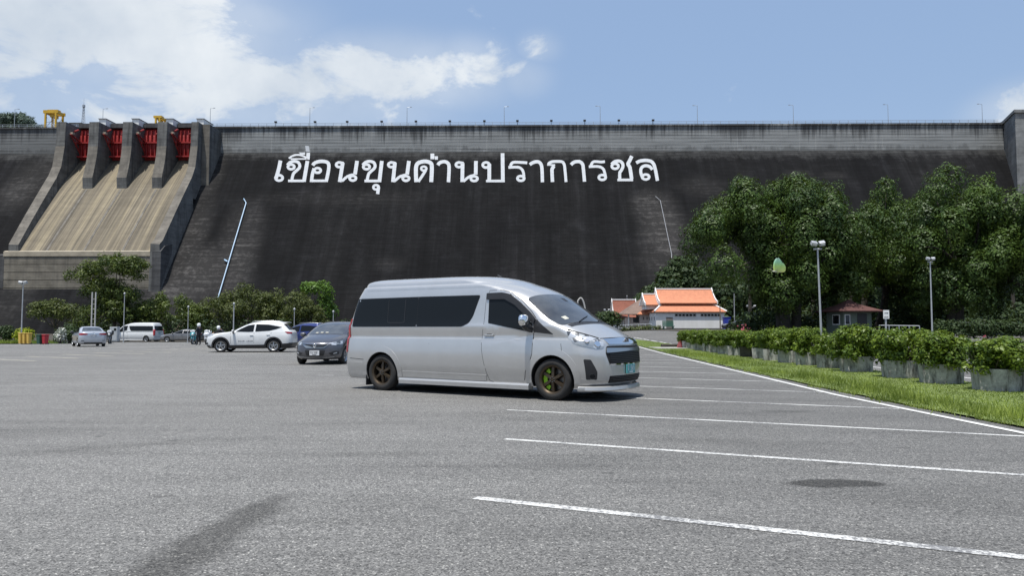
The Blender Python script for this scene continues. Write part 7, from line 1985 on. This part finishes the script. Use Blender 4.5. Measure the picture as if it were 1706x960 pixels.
def person(loc, rz, lab, J, cloth, group=None, helmet=m_whp, head=None):
    """J: name -> (x, y, z); one continuous skinned body"""
    o = thing('person', loc, lab, 'person', rz, group)
    V = []; E_ = []; Rd = []; tag_ = []
    idx = {}
    def add(n, p, r, tg, par=None):
        idx[n] = len(V); V.append(p); Rd.append(r); tag_.append(tg)
        if par is not None: E_.append((idx[par], idx[n]))
    def mid(a, b_, f): return tuple(x + (y - x) * f for x, y in zip(a, b_))
    add('pelvis', J['pelvis'], (0.155, 0.115), 'T'); add('waist', mid(J['pelvis'], J['chest'], 0.45), (0.135, 0.10), 'S', 'pelvis'); add('chest', J['chest'], (0.165, 0.115), 'S', 'waist')
    add('neck', J['neck'], (0.062, 0.062), 'K', 'chest'); add('jaw', mid(J['neck'], J['head'], 0.55), (0.072, 0.085), 'K', 'neck'); add('head', J['head'], (0.088, 0.102), 'K', 'jaw'); 
    tp = tuple(h + (h - n) * 0.5 for h, n in zip(J['head'], J['neck'])); add('top', tp, (0.06, 0.07), 'K', 'head')
    for s in 'lr':
        add('sh' + s, J['sh' + s], (0.072, 0.072), 'S', 'chest'); add('el' + s, J['el' + s], (0.048, 0.048), 'S', 'sh' + s); add('wr' + s, J['wr' + s], (0.033, 0.033), 'S', 'el' + s)
        wv = Vector(J['wr' + s]); dv = (wv - Vector(J['el' + s])).normalized(); sd = dv.cross(Vector((0, 1, 0.2))).normalized()
        pm_ = wv + dv * 0.07; add('pa' + s, tuple(pm_), (0.036, 0.022), 'K', 'wr' + s)
        for k, ln in enumerate((0.075, 0.088, 0.082, 0.065)):
            off = sd * (0.027 - 0.018 * k); add('f%d%s' % (k, s), tuple(pm_ + dv * 0.03 + off), (0.010, 0.010), 'K', 'pa' + s); add('g%d%s' % (k, s), tuple(pm_ + dv * (0.03 + ln) + off * 1.2 + Vector((0, 0, -0.012))), (0.007, 0.007), 'K', 'f%d%s' % (k, s))
        add('th' + s, tuple(wv + dv * 0.05 + sd * 0.055), (0.011, 0.011), 'K', 'pa' + s)
        add('hi' + s, J['hi' + s], (0.10, 0.10), 'T', 'pelvis'); add('kn' + s, J['kn' + s], (0.068, 0.068), 'T', 'hi' + s); add('an' + s, J['an' + s], (0.050, 0.050), 'T', 'kn' + s)
        tv = Vector(J.get('to' + s, tuple(Vector(J['an' + s]) + Vector((0.16, 0, -0.05))))); add('to' + s, tuple(tv), (0.045, 0.035), 'B', 'an' + s)
    me = bpy.data.meshes.new('body'); me.from_pydata(V, E_, []); ob = bpy.data.objects.new('tmp', me); COL.objects.link(ob)
    ob.modifiers.new('s', 'SKIN'); sm = ob.modifiers.new('u', 'SUBSURF'); sm.levels = 1; sm.render_levels = 1
    for i, sv_ in enumerate(me.skin_vertices[0].data): sv_.radius = Rd[i]; sv_.use_root = (i == 0)
    dg = bpy.context.evaluated_depsgraph_get(); dg.update()
    m2 = bpy.data.meshes.new_from_object(ob.evaluated_get(dg)); bpy.data.objects.remove(ob)
    m2.name = 'body'; m2.materials.clear()
    for m in (cloth[0], cloth[1], m_skin, m_bkp): m2.materials.append(m)
    P = np.array(V); mm = {'S': 0, 'T': 1, 'K': 2, 'B': 3}
    segs = [(P[a], P[b_], tag_[b_]) for a, b_ in E_]
    for p in m2.polygons:
        c = np.array(p.center); best = None
        for a, b_, tg in segs:
            d = b_ - a; u = min(1, max(0, np.dot(c - a, d) / max(1e-9, np.dot(d, d)))); q = np.linalg.norm(c - a - d * u)
            if best is None or q < best[0]: best = (q, tg)
        p.material_index = mm[best[1]]; p.use_smooth = True
    link('body', m2, o)
    hp = Vector(J['head'])
    bm = bmesh.new(); lathe(bm, [(0.125, -0.11), (0.142, -0.03), (0.145, 0.04), (0.12, 0.12), (0.06, 0.165), (0.002, 0.172)], 20)
    hm = done(bm, 'helmet', o, helmet, 60); hm.location = hp + Vector((-0.01, 0, 0.015))
    f = Vector(head or (1, 0, 0)).normalized(); hm.rotation_euler = (0, math.asin(max(-1, min(1, -f.z))) * 0.7, math.atan2(f.y, f.x))
    bm = bmesh.new(); n = 8
    arc = [(0.147 * math.cos(R(-58 + 116 * k / n)), 0.147 * math.sin(R(-58 + 116 * k / n))) for k in range(n + 1)]
    prism(bm, [Vector((x, y, -0.09)) for x, y in arc] + [Vector((x * 0.95, y * 0.95, -0.09)) for x, y in arc[::-1]], (0, 0, 0.12)); vz = done(bm, 'visor', o, m_cglass, 60); vz.location = hm.location; vz.rotation_euler = hm.rotation_euler
    # face under the visor
    bm = bmesh.new()
    tube(bm, (0.098, 0, -0.02), (0.118, 0, -0.035), 0.012, 0.016, 6); fc = done(bm, 'nose', o, m_skin, 60); fc.location = hp; fc.rotation_euler = hm.rotation_euler
    return o
m_navy = mat('dark_navy_cloth', (0.014, 0.016, 0.024), 0.85, vary=0.2); m_blackc = mat('black_trousers', (0.012, 0.012, 0.014), 0.85, vary=0.2)
stand = dict(pelvis=(0, 0, 0.94), chest=(0.01, 0, 1.28), neck=(0.0, 0, 1.47), head=(0.02, 0, 1.60), shl=(0, 0.19, 1.39), ell=(0.04, 0.30, 1.13), wrl=(0.16, 0.26, 0.93), shr=(0, -0.19, 1.39), elr=(0.0, -0.31, 1.13), wrr=(0.12, -0.27, 0.92),
             hil=(0, 0.09, 0.88), knl=(0.02, 0.13, 0.49), anl=(0.0, 0.15, 0.09), hir=(0, -0.09, 0.88), knr=(0.04, -0.15, 0.49), anr=(0.02, -0.20, 0.09))
pp = gat(331.5, 60)
person(pp, R(160), 'person in dark clothes and white helmet standing beside the teal motorcycle', stand, (m_navy, m_blackc))
lean = dict(pelvis=(-0.35, 0, 0.86), chest=(-0.08, 0, 1.14), neck=(0.10, 0, 1.28), head=(0.20, 0, 1.37), shl=(0.0, 0.19, 1.22), ell=(0.22, 0.30, 1.08), wrl=(0.36, 0.34, 1.02), shr=(0.0, -0.19, 1.22), elr=(0.22, -0.30, 1.08), wrr=(0.36, -0.34, 1.02),
            hil=(-0.32, 0.11, 0.82), knl=(0.05, 0.22, 0.62), anl=(-0.15, 0.24, 0.24), hir=(-0.32, -0.11, 0.82), knr=(0.05, -0.22, 0.62), anr=(-0.15, -0.24, 0.24))
pm2 = gat(368, 58)
motorcycle(pm2, R(178), 'dark motorcycle with a leaning rider behind the white crossover bonnet', m_bkp, False)
person(pm2 + Vector((0, 0, 0)), R(178), 'helmeted person in dark clothes leaning forward on a dark motorcycle', lean, (m_navy, m_blackc))
motorcycle(gat(324, 66), R(280), 'teal motorcycle behind the standing person in the white helmet', m_tealp, True)
motorcycle(gat(346, 65), R(284), 'white faired motorcycle facing the camera, right of the standing person', m_whp, True, m_whp)
motorcycle(gat(183.5, 70), R(292), 'black motorcycle parked between the silver saloon and the pale cabinet', m_bkp, True, m_bkp)

# ================================================================== BUTTERFLY
m_wing, t, b = newmat('pale_green_wing')
o = t.coord('Object'); z = t.sep(o)[2]
c = t.ramp(t.mrange(z, -0.022, 0.028, 0, 1), [(0.0, (0.86, 0.88, 0.42)), (0.35, (0.66, 0.82, 0.34)), (0.7, (0.50, 0.80, 0.60)), (1.0, (0.68, 0.84, 0.74))])
t.l.new(c, b.inputs['Base Color']); b.inputs['Roughness'].default_value = 0.6
tr = t.node('ShaderNodeBsdfTranslucent'); t.l.new(c, tr.inputs[0]); mx = t.node('ShaderNodeMixShader'); mx.inputs[0].default_value = 0.45
t.l.new(b.outputs[0], mx.inputs[1]); t.l.new(tr.outputs[0], mx.inputs[2]); t.l.new(mx.outputs[0], t.n['Material Output'].inputs[0])
YBF = 2.6; kb = YBF / FPX / 18.96
o = thing('butterfly', at(1297.7, 442.7, YBF), 'pale green butterfly flying with raised wings in front of the dark trees', 'butterfly')
q = lambda x, z: ((x - 905) * kb, (430 - z) * kb)
FORE = [(745, 605), (738, 500), (745, 400), (775, 295), (815, 225), (860, 178), (905, 220), (950, 275), (985, 322), (985, 420), (900, 530), (800, 612)]
HIND = [(785, 612), (880, 520), (960, 420), (1000, 335), (1050, 380), (1088, 440), (1105, 510), (1102, 580), (1080, 622), (1045, 642), (940, 646), (850, 640)]
for s_ in (-1, 1):
    for nm, P, dy in (('forewing', FORE, 0.0), ('hindwing', HIND, 0.0009)):
        bm = bmesh.new()
        pts = [Vector((q(*p)[0], s_ * (0.0015 + dy + 0.16 * (q(*p)[1] + 0.021)), q(*p)[1])) for p in P]
        prism(bm, pts, (0, 0.0004, 0)); done(bm, nm, o, m_wing)
bm = bmesh.new()
path_tube(bm, [Vector((q(x, z)[0], 0, q(x, z)[1])) for x, z in ((702, 612), (735, 606), (790, 618), (880, 632), (985, 644))], [0.0012, 0.0024, 0.0027, 0.0018, 0.0008], 8); done(bm, 'body', o, m_cream, 60)
for s_ in (-1, 1):
    bm = bmesh.new(); x0, z0 = q(708, 608); x1, z1 = q(668, 560); path_tube(bm, [(x0, s_ * 0.0006, z0), (x1, s_ * 0.004, z1)], [0.0002, 0.0003], 5); done(bm, 'antenna', o, m_cream)
m_vein = mat('wing_vein', (0.30, 0.42, 0.22), 0.6, vary=0.0)
for s_ in (-1, 1):
    bm = bmesh.new()
    for x1, z1 in ((775, 300), (860, 185), (940, 268), (982, 330), (1050, 385), (1098, 480), (1098, 575)):
        A = Vector((q(775, 600)[0], 0, q(775, 600)[1])); B = Vector((q(x1, z1)[0], 0, q(x1, z1)[1]))
        for p_ in (A, B): p_.y = s_ * (0.0029 + 0.16 * (p_.z + 0.021))
        tube(bm, A, B, 0.00035, 0.0002, 5)
    meta(done(bm, 'wing_veins', o, m_vein), kind='stuff')
